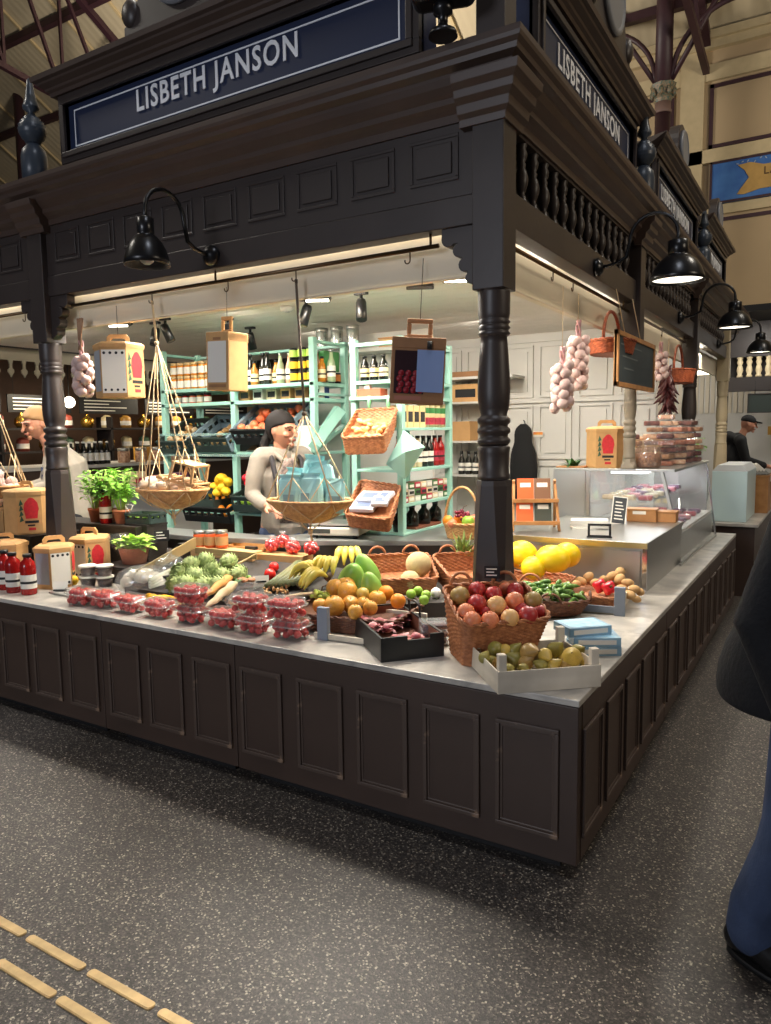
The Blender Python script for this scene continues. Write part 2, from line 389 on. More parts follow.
counter_unit('five-panelled brown counter unit at the corner below the strawberry tubs and pear crate', -U0, [c-U0 for c in (-1.484, -1.15, -.828, -.508, -.194)], (U0, 0, 0), 0)
counter_unit('three-panelled brown counter unit between two seams, below the first strawberry tubs', U0-U1, [c-U1 for c in (-2.43, -2.117, -1.796)], (U1, 0, 0), 0)
counter_unit('brown counter unit below the red sauce bottles at the left end', U1-U2, [c-U2 for c in (-2.768, -3.09, -3.40, -3.72, -4.04, -4.36, -4.68, -5.0, -5.32, -5.64, -5.96, -6.28, -6.6)], (U2, 0, 0), 0)
yy = [.172+.317*i for i in range(15)]
for lab, a, b in (('brown side counter unit nearest the corner, under the pear crate', 0, 1.6), ('brown side counter unit below the steel display unit', 1.6, 3.2), ('brown side counter unit at the far end under the glass case', 3.2, 4.83)):
    counter_unit(lab, b-a-(.002 if a else .045), [c-a-(0 if a else .043) for c in yy if a <= c < b], (0, a+(0 if a else .043), 0), PI/2)
mb = MB(); mb.box(-6.8, -.0, .662, 0, 1.0, .688); mb.box(-1.0, 1.0, .662, 0, 4.83, .688)
o = mb.build('countertop', STONE, bevel=.004); tag(o, 'L-shaped grey marble countertop carrying the fruit display', 'countertop')

# ================================================================== TIMBER CANOPY
def octa(hw, ch, z): return [Vector((x, y, z)) for x, y in ((hw, -hw+ch), (hw, hw-ch), (hw-ch, hw), (-hw+ch, hw), (-hw, hw-ch), (-hw, -hw+ch), (-hw+ch, -hw), (hw-ch, -hw))]
def bracket_mb(s, zt=2.55, L=.17, H=.27):
    P = [(0, zt), (L, zt), (L, zt-.035)]
    def lobe(c, r, a0, a1, n=6): return [(c[0]+r*math.cos(a0+(a1-a0)*i/n), c[1]+r*math.sin(a0+(a1-a0)*i/n)) for i in range(n+1)]
    P += lobe((L-.035, zt-.045), .036, 0, -PI*.75) + lobe((L-.085, zt-.10), .03, PI*.4, -PI*.5) + lobe((L-.115, zt-.165), .032, PI*.35, -PI*.6) + lobe((L-.14, zt-.225), .024, PI*.3, -PI*.5) + [(0, zt-H)]
    return MB().prism([(s*(x+.0725), z) for x, z in P], 'y', -.03, .03)
def stall_column(x, y, label, base_z=.688, sides=(-1,), ysides=(), pmat=PAINT, top=2.99, bmat=None, rs=1.0):
    t = thing('stall_column', label, 'column', (x, y, base_z)); b = base_z
    mb = MB(); P = [octa(.082*rs, .006, 0), octa(.08*rs, .01, min(.1, (1.405-b)*.5)), octa(.0745*rs, .045*rs, 1.405-b), octa(.07*rs, .041*rs, 1.43-b)]
    mb.grid(P, smooth=False, closed=True); mb.f += [[0, 1, 2, 3, 4, 5, 6, 7], [24, 25, 26, 27, 28, 29, 30, 31]]; mb.sm += [False, False]; mb.mi += [0, 0]
    mb.build('base', pmat, t, bevel=.002)
    mb = MB(); mb.lathe([(.068, 1.43-b), (.074, 1.44-b), (.074, 1.45-b), (.068, 1.46-b), (.069, 1.55-b), (.073, 1.575-b), (.066, 1.585-b)], 28, sx=rs, sy=rs); mb.build('collar', pmat, t)
    pr = [(.06, 1.585-b)]
    for zc in (1.605, 1.65, 1.695): pr += [(.064, zc-.018-b), (.073, zc-.008-b), (.074, zc-b), (.073, zc+.008-b), (.062, zc+.018-b)]
    pr += [(.058, 1.72-b), (.066, 1.75-b), (.0715, 1.79-b), (.0725, 1.83-b), (.071, 1.88-b), (.066, 1.96-b), (.061, 2.03-b), (.058, 2.06-b)]
    for zc in (2.075, 2.10, 2.125): pr += [(.064, zc-.010-b), (.072, zc-b), (.064, zc+.010-b)]
    pr += [(.066, 2.14-b), (.07, 2.16-b), (.071, 2.25-b), (.072, 2.262-b)]
    MB().lathe([(r*rs, z) for r, z in pr], 28).build('shaft', pmat, t)
    mb = MB(); h = .0725; mb.box(-h, -h, 2.26-b, h, h, top-b); mb.build('block', bmat or pmat, t, bevel=.004)
    for s in sides: bracket_mb(s, 2.55-b).build('bracket', pmat, t, (0, 0, 0), bevel=.003)
    for s in ysides: bracket_mb(s, 2.55-b).build('bracket', pmat, t, (0, 0, 0), (0, 0, PI/2), bevel=.003)
    return t
C0 = .5725
stall_column(-C0, C0, 'dark brown turned corner column behind the peach basket', sides=(-1,))
stall_column(-3.72, C0, 'brown turned column at the left, behind the kraft gift boxes', sides=(-1, 1))
stall_column(-C0, 3.13, 'turned column half hidden behind the hanging chalkboard', 1.357, (), pmat=mat('grey_stone_paint', (132, 122, 106), .5, var=.06), bmat=PAINT, rs=.62)  # lighter shaft colour carries the interior light falling on it
stall_column(-C0, 5.69, 'dark turned column beyond the hanging chilli bunch', .722, ())
stall_column(-C0, 8.25, 'pale lit turned column beside the man in the cap', .722, (), pmat=mat('pale_stone_paint', (176, 160, 130), .5, var=.06))  # brown column painted pale, bright light put into the colour
# front beam with nine square panels
def sqpanel(mb, w, h): ring(mb, -w/2, w/2, 0, h, .016, -.006, 0); return mb
def front_beam(label, x0, x1, cs):
    t = thing('fascia_beam', label, 'beam', (x0, .54, 2.55)); L = x1-x0
    mb = MB(); mb.box(0, .0, .13, L, .09, .434); mb.build('frieze_board', PAINT, t)
    mb = MB(); mb.box(0, -.008, 0, L, .09, .127); mb.build('lower_board', PAINT, t, bevel=.004)
    for c in cs:
        p = sqpanel(MB(), .245, .198).build('square_panel', PAINT, t, (c-x0, 0, .2), bevel=.003)
        MB().box(-.09, -.008, .032, .09, 0, .166).build('panel_field', PAINT, p, bevel=.006)
    return t
front_beam('long dark fascia beam with nine square panels under the front sign', -3.647, -.645, [-3.44+.324*i for i in range(9)])
front_beam('short dark fascia beam at the left beyond the second column', -6.8, -3.793, [-4.04-.324*i for i in range(8)])
def baluster_mb(h=.29):
    return MB().lathe([(.028, 0), (.028, .012), (.02, .018), (.022, .03), (.014, .04), (.02, .055), (.03, .085), (.033, .11), (.026, .14), (.017, .16), (.022, .175), (.016, .185), (.024, .205), (.028, .225), (.02, .245), (.026, .26), (.026, h)], 12)
bal0 = None
def side_beam(label, y0, y1):
    t = thing('fascia_beam', label, 'beam', (-.54, y0, 2.55)); L = y1-y0
    MB().box(-.09, 0, 0, .008, L, .155).build('lower_board', PAINT, t, bevel=.004)
    MB().box(-.09, 0, .42, 0, L, .434).build('upper_board', PAINT, t)
    MB().box(-.14, 0, .14, -.12, L, .434).build('back_board', MATTE, t)
    n = int((L-.1)/.152); me = None
    for i in range(n):
        if me is None: o = baluster_mb().build('baluster', PAINT, t, (-.03, .09+.152*i, .155)); me = o
        else:
            c = me.copy(); COL.objects.link(c); c.location = (-.03, .09+.152*i, .155)
    return t
side_beam('dark side fascia beam with turned balusters, between corner column and chalkboard', .645, 3.058)
side_beam('second dark side fascia beam with balusters, behind the first lit side lamp', 3.2025, 5.6175)
side_beam('third dark side fascia beam with balusters, at the far end', 5.7625, 8.1775)
# cornice round both fronts
PROF = [(-.09, 2.985), (.012, 2.985), (.012, 3.02), (.028, 3.035), (.05, 3.05), (.05, 3.075), (.062, 3.085), (.085, 3.11), (.098, 3.135), (.098, 3.15), (.13, 3.165), (.135, 3.185), (.150, 3.20), (.155, 3.215), (.155, 3.24), (-.09, 3.24)]
o = sweepL(PROF, -6.8, 9.4).build('cornice', mat('cornice_brown_paint', (72, 57, 49), .45, var=.1, vscale=3), bevel=0)
tag(o, 'dark brown stepped cornice running round the stall corner', 'cornice')
# cornice breaks forward over the columns
def capital(x, y, wx, label, corner=False):
    if corner:
        pr = [(.0, 2.94), (.05, 2.94), (.055, 2.97), (.075, 2.985), (.08, 3.02), (.105, 3.04), (.11, 3.07), (.135, 3.09), (.14, 3.125), (.0, 3.125)]
        m = MB(); n = len(pr); V = []; a = .70
        for oo, z in pr: V.append((-a, .54-oo, z))
        for oo, z in pr: V.append((-(.54-oo), .54-oo, z))
        for oo, z in pr: V.append((-(.54-oo), a, z))
        Fs = [(k*n+i, k*n+(i+1) % n, (k+1)*n+(i+1) % n, (k+1)*n+i) for k in (0, 1) for i in range(n)]+[list(range(n)), list(range(2*n, 3*n))]
        m.add(V, Fs)
    else:
        pr = [(0, 2.94), (.05, 2.94), (.055, 2.97), (.075, 2.985), (.08, 3.02), (.105, 3.04), (.11, 3.07), (.135, 3.09), (.14, 3.125), (0, 3.125)]
        m = MB()
        if wx: m.prism([(.54-o_, z) for o_, z in pr], 'x', x-.125, x+.125)
        else: m.prism([(-(.54-o_), z) for o_, z in pr], 'y', y-.125, y+.125)
    return tag(m.build('column_capital', MATS['cornice_brown_paint'], bevel=.002), label, 'capital', 'capitals under the cornice')
capital(0, 0, 0, 'stepped capital under the cornice at the stall corner', True)
capital(-3.72, 0, 1, 'stepped capital under the cornice above the left column')
capital(0, 3.13, 0, 'stepped capital under the cornice above the chalkboard column')
capital(0, 5.69, 0, 'stepped capital under the cornice above the far dark column')
o = MB().box(-6.8, .64, 3.0, -.64, 9.4, 3.06).build('roof_deck', MATTE); tag(o, 'flat dark roof deck over the stall behind the cornice', 'roof deck')  # unseen deck added so the interior light does not leak upwards
# scalloped trims beside the blocks
def scallop(label, x, y, along):
    pts = [(0, 0)]; n = 24
    for i in range(n+1): z = .30*i/n; pts.append((.012+.012*abs(math.sin(z*PI/.075)), z))
    pts.append((0, .30)); m = MB(); m.prism(pts, 'y' if along == 'x' else 'x', -.02, .02)
    return tag(m.build('scalloped_trim', PAINT, loc=(x, y, 2.68)), label, 'trim')
# ------------------------------------------------------------------ signs
def fascia_sign(label, org, rotz, L, H, letters, lw, lsize, lx, lz, top=True):
    """board L x H, local x along the front, front face at y=0, z up from the sign's foot"""
    t = thing('fascia_sign', label, 'sign', org, rotz, 'navy stall signs')
    MB().box(0, .0, .0, L, .14, H).build('board', NAVY, t)
    mb = MB(); f = .062
    ring(mb, 0, L, 0, H, f, -.03, .02); ring(mb, .03, L-.03, .03, H-.03, f-.03, -.045, .0); mb.build('frame', PAINT, t, bevel=.004)
    mb = MB(); ring(mb, f+.05, L-f-.05, f+.030, H-f-.030, .008, -.003, 0); mb.build('border_line', LETTER, t)
    if letters: text_mesh(letters, lsize, 'lettering', LETTER, t, (lx, -.004, lz), 0, lw, .003, .0032)
    if top:
        pr = [(0.02, H), (-.045, H), (-.05, H+.02), (-.065, H+.03), (-.07, H+.042), (-.10, H+.06), (-.105, H+.07), (-.125, H+.078), (-.13, H+.105), (.16, H+.105), (.16, H)]
        mb = MB(); P0 = []
        V = []; n = len(pr)
        ex = lambda o_: max(0, -o_)
        for y_, z_ in pr: V.append((-ex(y_), y_, z_))
        for y_, z_ in pr: V.append((L+ex(y_), y_, z_))
        Fs = [(i, (i+1) % n, n+(i+1) % n, n+i) for i in range(n)]+[list(range(n)), list(range(n, 2*n))]
        mb.add(V, Fs); mb.build('sign_cornice', MATS['cornice_brown_paint'], t)
    return t
NAME = 'LISBETH JANSON'
xa, xb = -3.45, -.92
fascia_sign('large navy front sign with white lettering on the left face of the stall', (xa, .57, 3.33), 0, xb-xa, .40, NAME, 1.165, .165, (-2.775+-1.61)/2-xa, 3.552-3.33)
fascia_sign('navy sign with white lettering on the right face near the corner', (-.57, 1.02, 3.35), PI/2, 1.98, .40, NAME, 1.255, .165, 2.008-1.02, 3.558-3.35)
fascia_sign('second navy sign on the right face, beyond the finial', (-.57, 3.66, 3.36), PI/2, 1.98, .40, NAME, 1.3, .165, 4.66-3.66, .205)
fascia_sign('farthest navy sign on the right face', (-.57, 6.15, 3.36), PI/2, 1.7, .40, NAME, 1.2, .16, .85, .205)
mb = MB()
mb.box(-6.8, .6, 3.24, -.6, .76, 3.325); mb.box(-3.45, .545, 3.24, -.92, .6, 3.325); mb.box(-.76, .76, 3.24, -.6, 9.4, 3.345)
tag(mb.build('sign_plinth', PAINT), 'dark timber plinth on the cornice that carries the signs', 'plinth')
# crests
def crest(label, org, rotz, s=1.0):
    t = thing('sign_crest', label, 'crest', org, rotz, 'round topped crests on the signs')
    m = MB(); P = [(-.34, 0), (.34, 0), (.34, .05), (.28, .08), (.25, .14)]
    P += [(math.cos(a)*.22, .22+math.sin(a)*.22) for a in [i*PI/14 for i in range(0, 15)]] + [(-.25, .14), (-.28, .08), (-.34, .05)]
    m.prism([(x*s, z*s) for x, z in P], 'y', -.03, .06); m.build('board', PAINT, t, bevel=.005)
    m = MB(); m.lathe([(.17*s, 0), (.17*s, .02), (.15*s, .03), (.14*s, .02)], 28, (0, -.03, .22*s), Matrix.Rotation(PI/2, 3, 'X')); m.build('rim', mat('grey_rim_paint', (120, 122, 126), .4), t)
    m = MB(); m.lathe([(.135*s, 0), (.135*s, .012)], 28, (0, -.03, .22*s), Matrix.Rotation(PI/2, 3, 'X')); m.build('dial', NAVY, t)
    for sx in (-1, 1):
        m = MB(); m.ball((sx*.3*s, -.02, .1*s), (.05*s, .04, .06*s), 10, 7); m.build('scroll', PAINT, t)
    return t
crest('round topped dark crest above the front sign', (-2.3, .50, 3.835), 0, 1.3)
crest('round topped dark crest above the corner sign on the right face', (-.50, 2.05, 3.855), PI/2, 1.3)
crest('round topped dark crest above the second right sign', (-.55, 4.65, 3.865), PI/2, .95)
crest('round topped dark crest above the farthest right sign', (-.55, 7.0, 3.865), PI/2, .9)
def finial(label, x, y, z=3.24, s=1.0):
    t = thing('finial', label, 'finial', (x, y, z), 0, 'turned finials on the cornice')
    MB().lathe([(.075*s, 0), (.078*s, .1*s), (.078*s, .16*s), (.07*s, .2*s), (.05*s, .225*s), (.04*s, .24*s)], 20).build('base', BLUEG, t)
    pr = [(.035*s, .24*s)]
    for k in range(7): zz = .25+.022*k; r = .082*math.sin(PI*(.2+.6*k/6)); pr += [(r*s, zz*s), ((r+.004)*s, (zz+.011)*s)]
    MB().lathe(pr+[(.03*s, .41*s)], 20).build('ball', BLUEG, t)
    MB().lathe([(.03*s, .405*s), (.02*s, .43*s), (.05*s, .45*s), (.05*s, .465*s), (.036*s, .5*s), (.024*s, .57*s), (.017*s, .62*s), (.006*s, .635*s)], 16).build('spike', BLUEG, t)
    return t
BLUEG = mat('blue_grey_paint', (58, 66, 76), .35, var=.2, vscale=12)
finial('turned blue-grey finial on the cornice left of the front sign', -3.66, .5)
finial('turned finial between the two nearest signs on the right face', -.5, 3.06, 3.24)
finial('small turned finial beyond the second right sign', -.5, 5.8, 3.24)
o = MB().box(-.065, -.065, 0, .065, .065, .9).box(-.08, -.08, .0, .08, .08, .05).build('corner_pedestal', PAINT, loc=(-.56, .56, 3.24), bevel=.004); tag(o, 'dark square pedestal post standing on the cornice at the corner', 'pedestal')
t = thing('floodlight', 'black floodlight on a short stand on the cornice beside the front sign', 'floodlight', tuple(atz(443, 37, 3.24)), .3)
m = MB(); m.box(-.13, -.07, .12, .13, .07, .30); m.build('housing', BLACK, t, bevel=.04, seg=4)
m = MB(); m.lathe([(.06, 0), (.055, .02), (.02, .03), (.02, .08), (.04, .09), (.04, .13)], 16); m.build('stand', BLACK, t)
# ------------------------------------------------------------------ gooseneck lamps (local -y points out from the beam)
def lamp(label, org, rotz, out=.46, on=True, power=18, sw=1.0):
    t = thing('gooseneck_lamp', label, 'lamp', org, rotz, 'black gooseneck lamps on the fascia')
    MB().lathe([(.055, 0), (.055, .02), (.04, .035), (.02, .05)], 20, (0, 0, 0), Matrix.Rotation(PI/2, 3, 'X')).build('wall_plate', BLACK, t)
    zt = .06
    pts = [(0, -.02, 0), (0, -.08, .0), (0, -.13, .02), (0, -.17, .06), (0, -.2, .12)]
    c = (0, -out+.13, .13); pts = [(0, -.02, 0), (0, -.07, 0), (0, -.13, .012), (0, -.18, .04)]
    yc = -(.2+out)/2; r = (out-.2)/2
    pts += [tuple(p) for p in arc((0, yc, .13), r, 0, PI, 14, (0, 1, 0), (0, 0, 1))]
    pts += [(0, -out, .07)]
    MB().tube(pts, .011, 8).build('arm', BLACK, t)
    s = MB().lathe([(.02, .085), (.055, .07), (.055, .0), (.05, -.004), (.075, -.018), (.105, -.045), (.128, -.082), (.144, -.125), (.15, -.152), (.145, -.152), (.125, -.09), (.10, -.055), (.05, -.03), (.0, -.03)], 28, (0, -out, .02), None, sw, sw, cap=False).build('shade', BLACK, t)
    MB().ball((0, -out, -.075), (.045, .045, .055), 14, 9).build('bulb', LAMPON if on else mat('white_bulb', (200, 200, 195), .3), t)
    if on: MB().lathe([(.138, -.112), (.138, -.116), (0, -.118)], 28, (0, -out, 0)).build('diffuser', mat('lit_diffuser', (255, 246, 226), .5, emit=2.2), t)
    if on:
        l = bpy.data.lights.new('lamp_light', 'SPOT'); l.energy = power; l.color = (1, .86, .68); l.spot_size = 2.4; l.spot_blend = .4; l.shadow_soft_size = .05
        lo = bpy.data.objects.new('lamp_light', l); COL.objects.link(lo); lo.parent = t; lo.location = (0, -out, -.14)
    return t
lamp('unlit black gooseneck lamp on the front fascia', (-2.2, .532, 2.616), 0, .455, False, sw=.75)
lamp('lit black gooseneck lamp on the right fascia, nearest one', (-.532, 2.009, 2.608), PI/2, .465)
lamp('lit black gooseneck lamp on the right fascia, second along', (-.532, 4.75, 2.65), PI/2, .465)
lamp('small lit gooseneck lamp on the right fascia, farthest along', (-.532, 7.3, 2.65), PI/2, .465)
# ------------------------------------------------------------------ hanging rails, valance boards, stall ceiling
def hook_mb(): return MB().tube([(0, 0, 0), (0, 0, -.035)]+[tuple(p) for p in arc((-.014, 0, -.045), .014, 0, -PI*1.1, 8, (1, 0, 0), (0, 0, 1))], .0035, 6)
def rail(label, a, b, hangs, hooks, ax):
    t = thing('hanging_rail', label, 'rail', a); L = Vector(b)-Vector(a); rot = 0
    MB().tube([(0, 0, 0), L], .0105, 8).build('rod', RAILM, t)
    for h in hangs:
        p = L*h; MB().tube([p+Vector((0, 0, .075)), p], .006, 6).tube([p+Vector((0, 0, .075)), p+Vector((0, 0, .07))], .02, 8).build('hanger', RAILM, t)
    for h in hooks:
        o = hook_mb().build('hook', RAILM, t, L*h, (0, 0, PI/2 if ax == 'y' else 0))
    return t
RY = .585
def fr(x, a=-3.62, b=-.85): return (x-a)/(b-a)
def frp(px, py): return fr(aty(px, py, RY).x)
rail('bronze hanging rail under the front fascia beam', (-3.62, RY, 2.485), (-.85, RY, 2.494), (.02, .5, .985), [frp(410, 255), frp(296, 275), frp(228, 283), frp(152, 298)], 'x')
rail('bronze hanging rail under the left end fascia', (-6.6, RY, 2.485), (-3.85, RY, 2.49), (.02, .5, .985), [.95], 'x')
def fry(px, py, a=.72, b=5.4): return (atx(px, py, -RY).y-a)/(b-a)
rail('bronze hanging rail under the right fascia beam', (-RY, .72, 2.495), (-RY, 5.4, 2.495), (.01, .47, .6, .99), [fry(553, 283), fry(573, 295), fry(620, 310), fry(640, 325), fry(662, 335)], 'y')
t = thing('valance', 'cream valance board behind the front rail', 'valance', (-6.8, .66, 2.365)); MB().box(0, 0, 0, 6.08, .02, .2).build('board', CREAM, t, bevel=.003); MB().box(0, -.01, -.012, 6.08, .03, .0).build('lower_edge', CREAM, t, bevel=.003)
t = thing('valance', 'cream valance board behind the right rail', 'valance', (-.68, .72, 2.345)); MB().box(0, 0, 0, .02, 7.6, .2).build('board', CREAM, t, bevel=.003); MB().box(-.01, 0, -.012, .03, 7.6, 0).build('lower_edge', CREAM, t, bevel=.003)
CZ = 2.62
def boardmat(name, c, sc, d):
    return mat(name, c, .55, wave=(sc, d, .35))
m = MB(); m.box(-6.8, .62, CZ, -.62, 5.1, CZ+.03)
for i in range(24): m.box(-6.8, .7+.18*i, CZ-.006, -.7, .7+.18*i+.172, CZ)
struct(m.build('ceiling_stall', mat('white_ceiling_boards', (230, 222, 212), .6)), 'white boarded ceiling inside the stall')
# back wall of the stall: raised panels above, tiles below
BWY = 4.75
m = MB(); m.box(-4.4, BWY, 0, -.72, BWY+.12, CZ); struct(m.build('wall_stall', WHITE), 'white panelled back wall of the stall')
m = MB()
for i in range(9):
    x = -4.25+.4*i
    ring(m, x, x+.34, 1.98, 2.5, .02, BWY-.02, BWY); m.box(x+.06, BWY-.012, 2.04, x+.28, BWY, 2.44)
    ring(m, x, x+.34, 1.36, 1.9, .02, BWY-.02, BWY); m.box(x+.06, BWY-.012, 1.42, x+.28, BWY, 1.84)
m.box(-4.4, BWY-.03, 1.925, -.72, BWY, 1.96); m.box(-4.4, BWY-.025, 2.53, -.72, BWY, 2.62); m.box(-4.4, BWY-.02, 1.29, -.72, BWY, 1.33)
struct(m.build('trim_5', WHITE), 'raised panel mouldings on the white stall wall')
m = MB()
for i in range(18):
    for j in range(6): m.box(-4.4+.205*i+.003, BWY-.012, .06+.2*j+.003, -4.4+.205*(i+1)-.003, BWY, .06+.2*(j+1)-.003)
struct(m.build('trim_6', TILEW), 'white square wall tiles')
m = MB(); m.box(-6.6, .72, 0, -1.05, 4.75, .1); struct(m.build('floor_stall', mat('grey_lino', (110, 106, 100), .5)), 'raised grey floor inside the stall')
# ================================================================== GOODS: materials and makers
WICKER = mat('brown_wicker', (186, 122, 78), .55, c2=(142, 84, 50), vscale=45, bump=.3, bscale=160)
WICKERD = mat('dark_wicker', (112, 66, 40), .55, c2=(78, 44, 28), vscale=45, bump=.3, bscale=160)
WICKERL = mat('light_wicker', (212, 166, 108), .55, c2=(176, 124, 76), vscale=45, bump=.3, bscale=160)
KRAFT = mat('kraft_card', (196, 152, 98), .75, var=.06, vscale=20)
KRAFTD = mat('brown_kraft_card', (150, 108, 72), .75, var=.06, vscale=20)
PAPER = mat('white_paper', (226, 222, 212), .7)
GREYP = mat('grey_card', (150, 156, 164), .7)
BLUEC = mat('pale_blue_card', (134, 156, 200), .6)
REDP = mat('red_print', (196, 36, 44), .6, var=.12, vscale=60)
GRNP = mat('dark_green_print', (46, 84, 62), .7, var=.2, vscale=60)
WOODL = mat('pale_crate_wood', (188, 178, 160), .65, c2=(214, 204, 186), vscale=6, wave=(6, 'Z', .1))
WOODN = mat('natural_wood', (190, 138, 84), .55, c2=(164, 112, 64), vscale=9)
WOODP = mat('plywood', (200, 160, 110), .6, var=.08, vscale=7)
CARDB = mat('cardboard', (184, 142, 92), .8, var=.05, vscale=12)
PLASTK = mat('black_plastic', (24, 26, 28), .4)
PLASTG = mat('blue_grey_plastic', (120, 140, 152), .45)
PLASTD = mat('dark_green_plastic', (44, 58, 56), .45)
CLEAR = mat('clear_plastic', (235, 238, 240), .08, clear=.9, spec=.8)
FILM = mat('cloudy_clear_film', (225, 228, 228), .2, clear=.74, spec=.8)
ROPE = mat('jute_rope', (212, 186, 146), .8, bump=.4, bscale=300)
TERRA = mat('terracotta', (196, 120, 84), .75, var=.12, vscale=20)
LEAFG = mat('bright_leaf', (140, 192, 76), .45, var=.25, vscale=25)
LEAFD = mat('deep_green_leaf', (54, 100, 44), .45, var=.25, vscale=25)
LEAFP = mat('pale_lettuce_leaf', (168, 206, 88), .45, var=.2, vscale=25)
STEMM = mat('brown_stem', (92, 66, 40), .7)
GARLIC = mat('garlic_skin', (226, 208, 196), .55, c2=(186, 140, 140), vscale=30)
DGLASS = mat('dark_bottle_glass', (22, 22, 18), .12)
INK = mat('black_ink', (26, 26, 28), .7)
def fruitmat(n, a, b=None, **k): return mat(n, a, k.pop('rough', .38), c2=b, vscale=k.pop('vscale', 22), **k)
PEACHR = fruitmat('crimson_peach_skin', (150, 24, 40), (188, 62, 52)); PEACHP = fruitmat('pink_peach_skin', (214, 92, 76), (230, 160, 104)); PEACHY = fruitmat('pale_yellow_peach_skin', (222, 196, 122), (226, 150, 104))
PEACHG = fruitmat('green_peach_skin', (170, 160, 84), (150, 90, 60)); PEARG = fruitmat('green_pear_skin', (156, 150, 66), (128, 112, 56)); PEARY = fruitmat('yellow_pear_skin', (206, 178, 80), (170, 140, 66)); PEARB = fruitmat('russet_pear_skin', (150, 112, 62), (176, 146, 78))
APPR = fruitmat('red_apple_skin', (206, 64, 54), (226, 150, 90)); ORANGE = mat('orange_peel', (238, 142, 30), .45, bump=.15, bscale=140); LEMON = mat('lemon_peel', (248, 200, 40), .45, bump=.15, bscale=140)
LIME = mat('lime_peel', (136, 176, 56), .45); MELONY = mat('yellow_melon_rind', (250, 212, 30), .4, bump=.08, bscale=30); MELONC = mat('netted_melon_rind', (206, 188, 142), .75, c2=(176, 156, 108), vscale=40, bump=.3, bscale=70)
BANANA = fruitmat('banana_peel', (232, 200, 76), (206, 196, 92), vscale=8); PAPAYA = fruitmat('green_papaya_skin', (104, 158, 62), (158, 194, 92), vscale=6); QUINCE = fruitmat('quince_skin', (222, 164, 62), (190, 130, 56), vscale=10)
TOMATO = mat('tomato_skin', (206, 34, 28), .25); BERRY = mat('strawberry_skin', (184, 26, 30), .35, bump=.35, bscale=180, c2=(206, 52, 40), vscale=40)
ARTI = fruitmat('artichoke_leaf', (182, 196, 128), (122, 144, 84), vscale=2.2, rough=.6); POTATO = mat('potato_skin', (190, 150, 98), .7, var=.15, vscale=20, bump=.15, bscale=40)
CHILI = mat('dried_chilli_skin', (70, 18, 18), .4, var=.2); PEPG = fruitmat('green_pepper_skin', (58, 100, 40), (120, 152, 72), rough=.25); PEPR = mat('red_pepper_skin', (200, 28, 44), .2)
GRAPER = mat('red_grape_skin', (126, 34, 58), .25); GRAPEG = mat('green_grape_skin', (186, 200, 92), .25); RADIC = mat('radicchio_leaf', (156, 44, 60), .5, c2=(206, 150, 150), vscale=18); ROOT = fruitmat('pale_root_skin', (226, 206, 170), (206, 180, 140), vscale=10)
MINTP = mat('mint_blue_paper', (164, 216, 218), .7, var=.08, vscale=10); DKRED = mat('dark_red_sauce', (150, 22, 20), .15); AMBER = mat('amber_jam', (206, 132, 50), .2); ORGS = mat('orange_sauce', (208, 84, 36), .25)
# ---- fruit
def bf(fn, mats, name, n=18, m=12, r=(1, 1, 1)):
    return MB().ball((0, 0, 0), r, n, m, None, fn).mesh(name, mats)
def dimple(p, k=.22, w=.45):
    d = math.hypot(p.x, p.y); f = 1-k*math.exp(-(d/w)**2*3)*(1 if p.z > 0 else .6); return Vector((p.x, p.y, p.z*f))
def pearfn(p):
    t = (p.z+1)/2; r = 1 if t < .45 else 1-.62*((t-.45)/.55)**.9
    return Vector((p.x*r*1.02, p.y*r*1.02, p.z*1.28))
FR = {}
def fruit(kind, matl, r, label, cat, p, group=None, rot=None, stem=True, part=None):
    """round fruit standing free: thing mesh + stem child"""
    key = (kind, matl.name)
    if key not in FR:
        fn = {'apple': lambda q: dimple(q), 'peach': lambda q: dimple(q, .18, .3), 'pear': pearfn, 'round': lambda q: q, 'lemon': lambda q: Vector((q.x, q.y, q.z*(1.25+.15*abs(q.z)**8))),
              'quince': lambda q: Vector((q.x*(1+.05*math.sin(3*math.atan2(q.y, q.x))), q.y, dimple(q, .2).z*1.05)), 'potato': lambda q: Vector((q.x*1.3, q.y*.95+.12*q.x*q.x, q.z*.85))}[kind]
        FR[key] = bf(fn, [matl], kind)
    nm = {'round': cat, 'quince': 'quince'}.get(kind, kind).replace(' ', '_')
    o = bpy.data.objects.new(nm, FR[key]); COL.objects.link(o); o.location = p; o.scale = (r, r, r)
    o.rotation_euler = rot or (random.uniform(-.5, .5), random.uniform(-.5, .5), random.uniform(0, 6))
    tag(o, label, cat, group)
    if stem and kind in ('apple', 'peach', 'pear', 'quince'):
        if 'stem' not in FR: FR['stem'] = MB().tube([(0, 0, 0), (.02, 0, .16), (.07, .02, .3)], [.05, .04, .055], 6).mesh('stem', [STEMM])
        s = bpy.data.objects.new('stem', FR['stem']); COL.objects.link(s); s.parent = o; s.location = (0, 0, {'apple': .72, 'peach': .8, 'pear': 1.2, 'quince': .8}[kind])
    return o
def pack(n, r, inside, z0, tries=60, seed=1, jit=.0):
    """drop n spheres of radius r one after another: resting positions"""
    rg = random.Random(seed); out = []
    for _ in range(n):
        best = None
        for _ in range(tries):
            x, y = inside(rg); z = z0(x, y)+r
            for q in out:
                d2 = (q.x-x)**2+(q.y-y)**2
                if d2 < 4*r*r: z = max(z, q.z+math.sqrt(4*r*r-d2)*.96)
            if best is None or z < best.z: best = Vector((x, y, z))
        out.append(best)
    return out
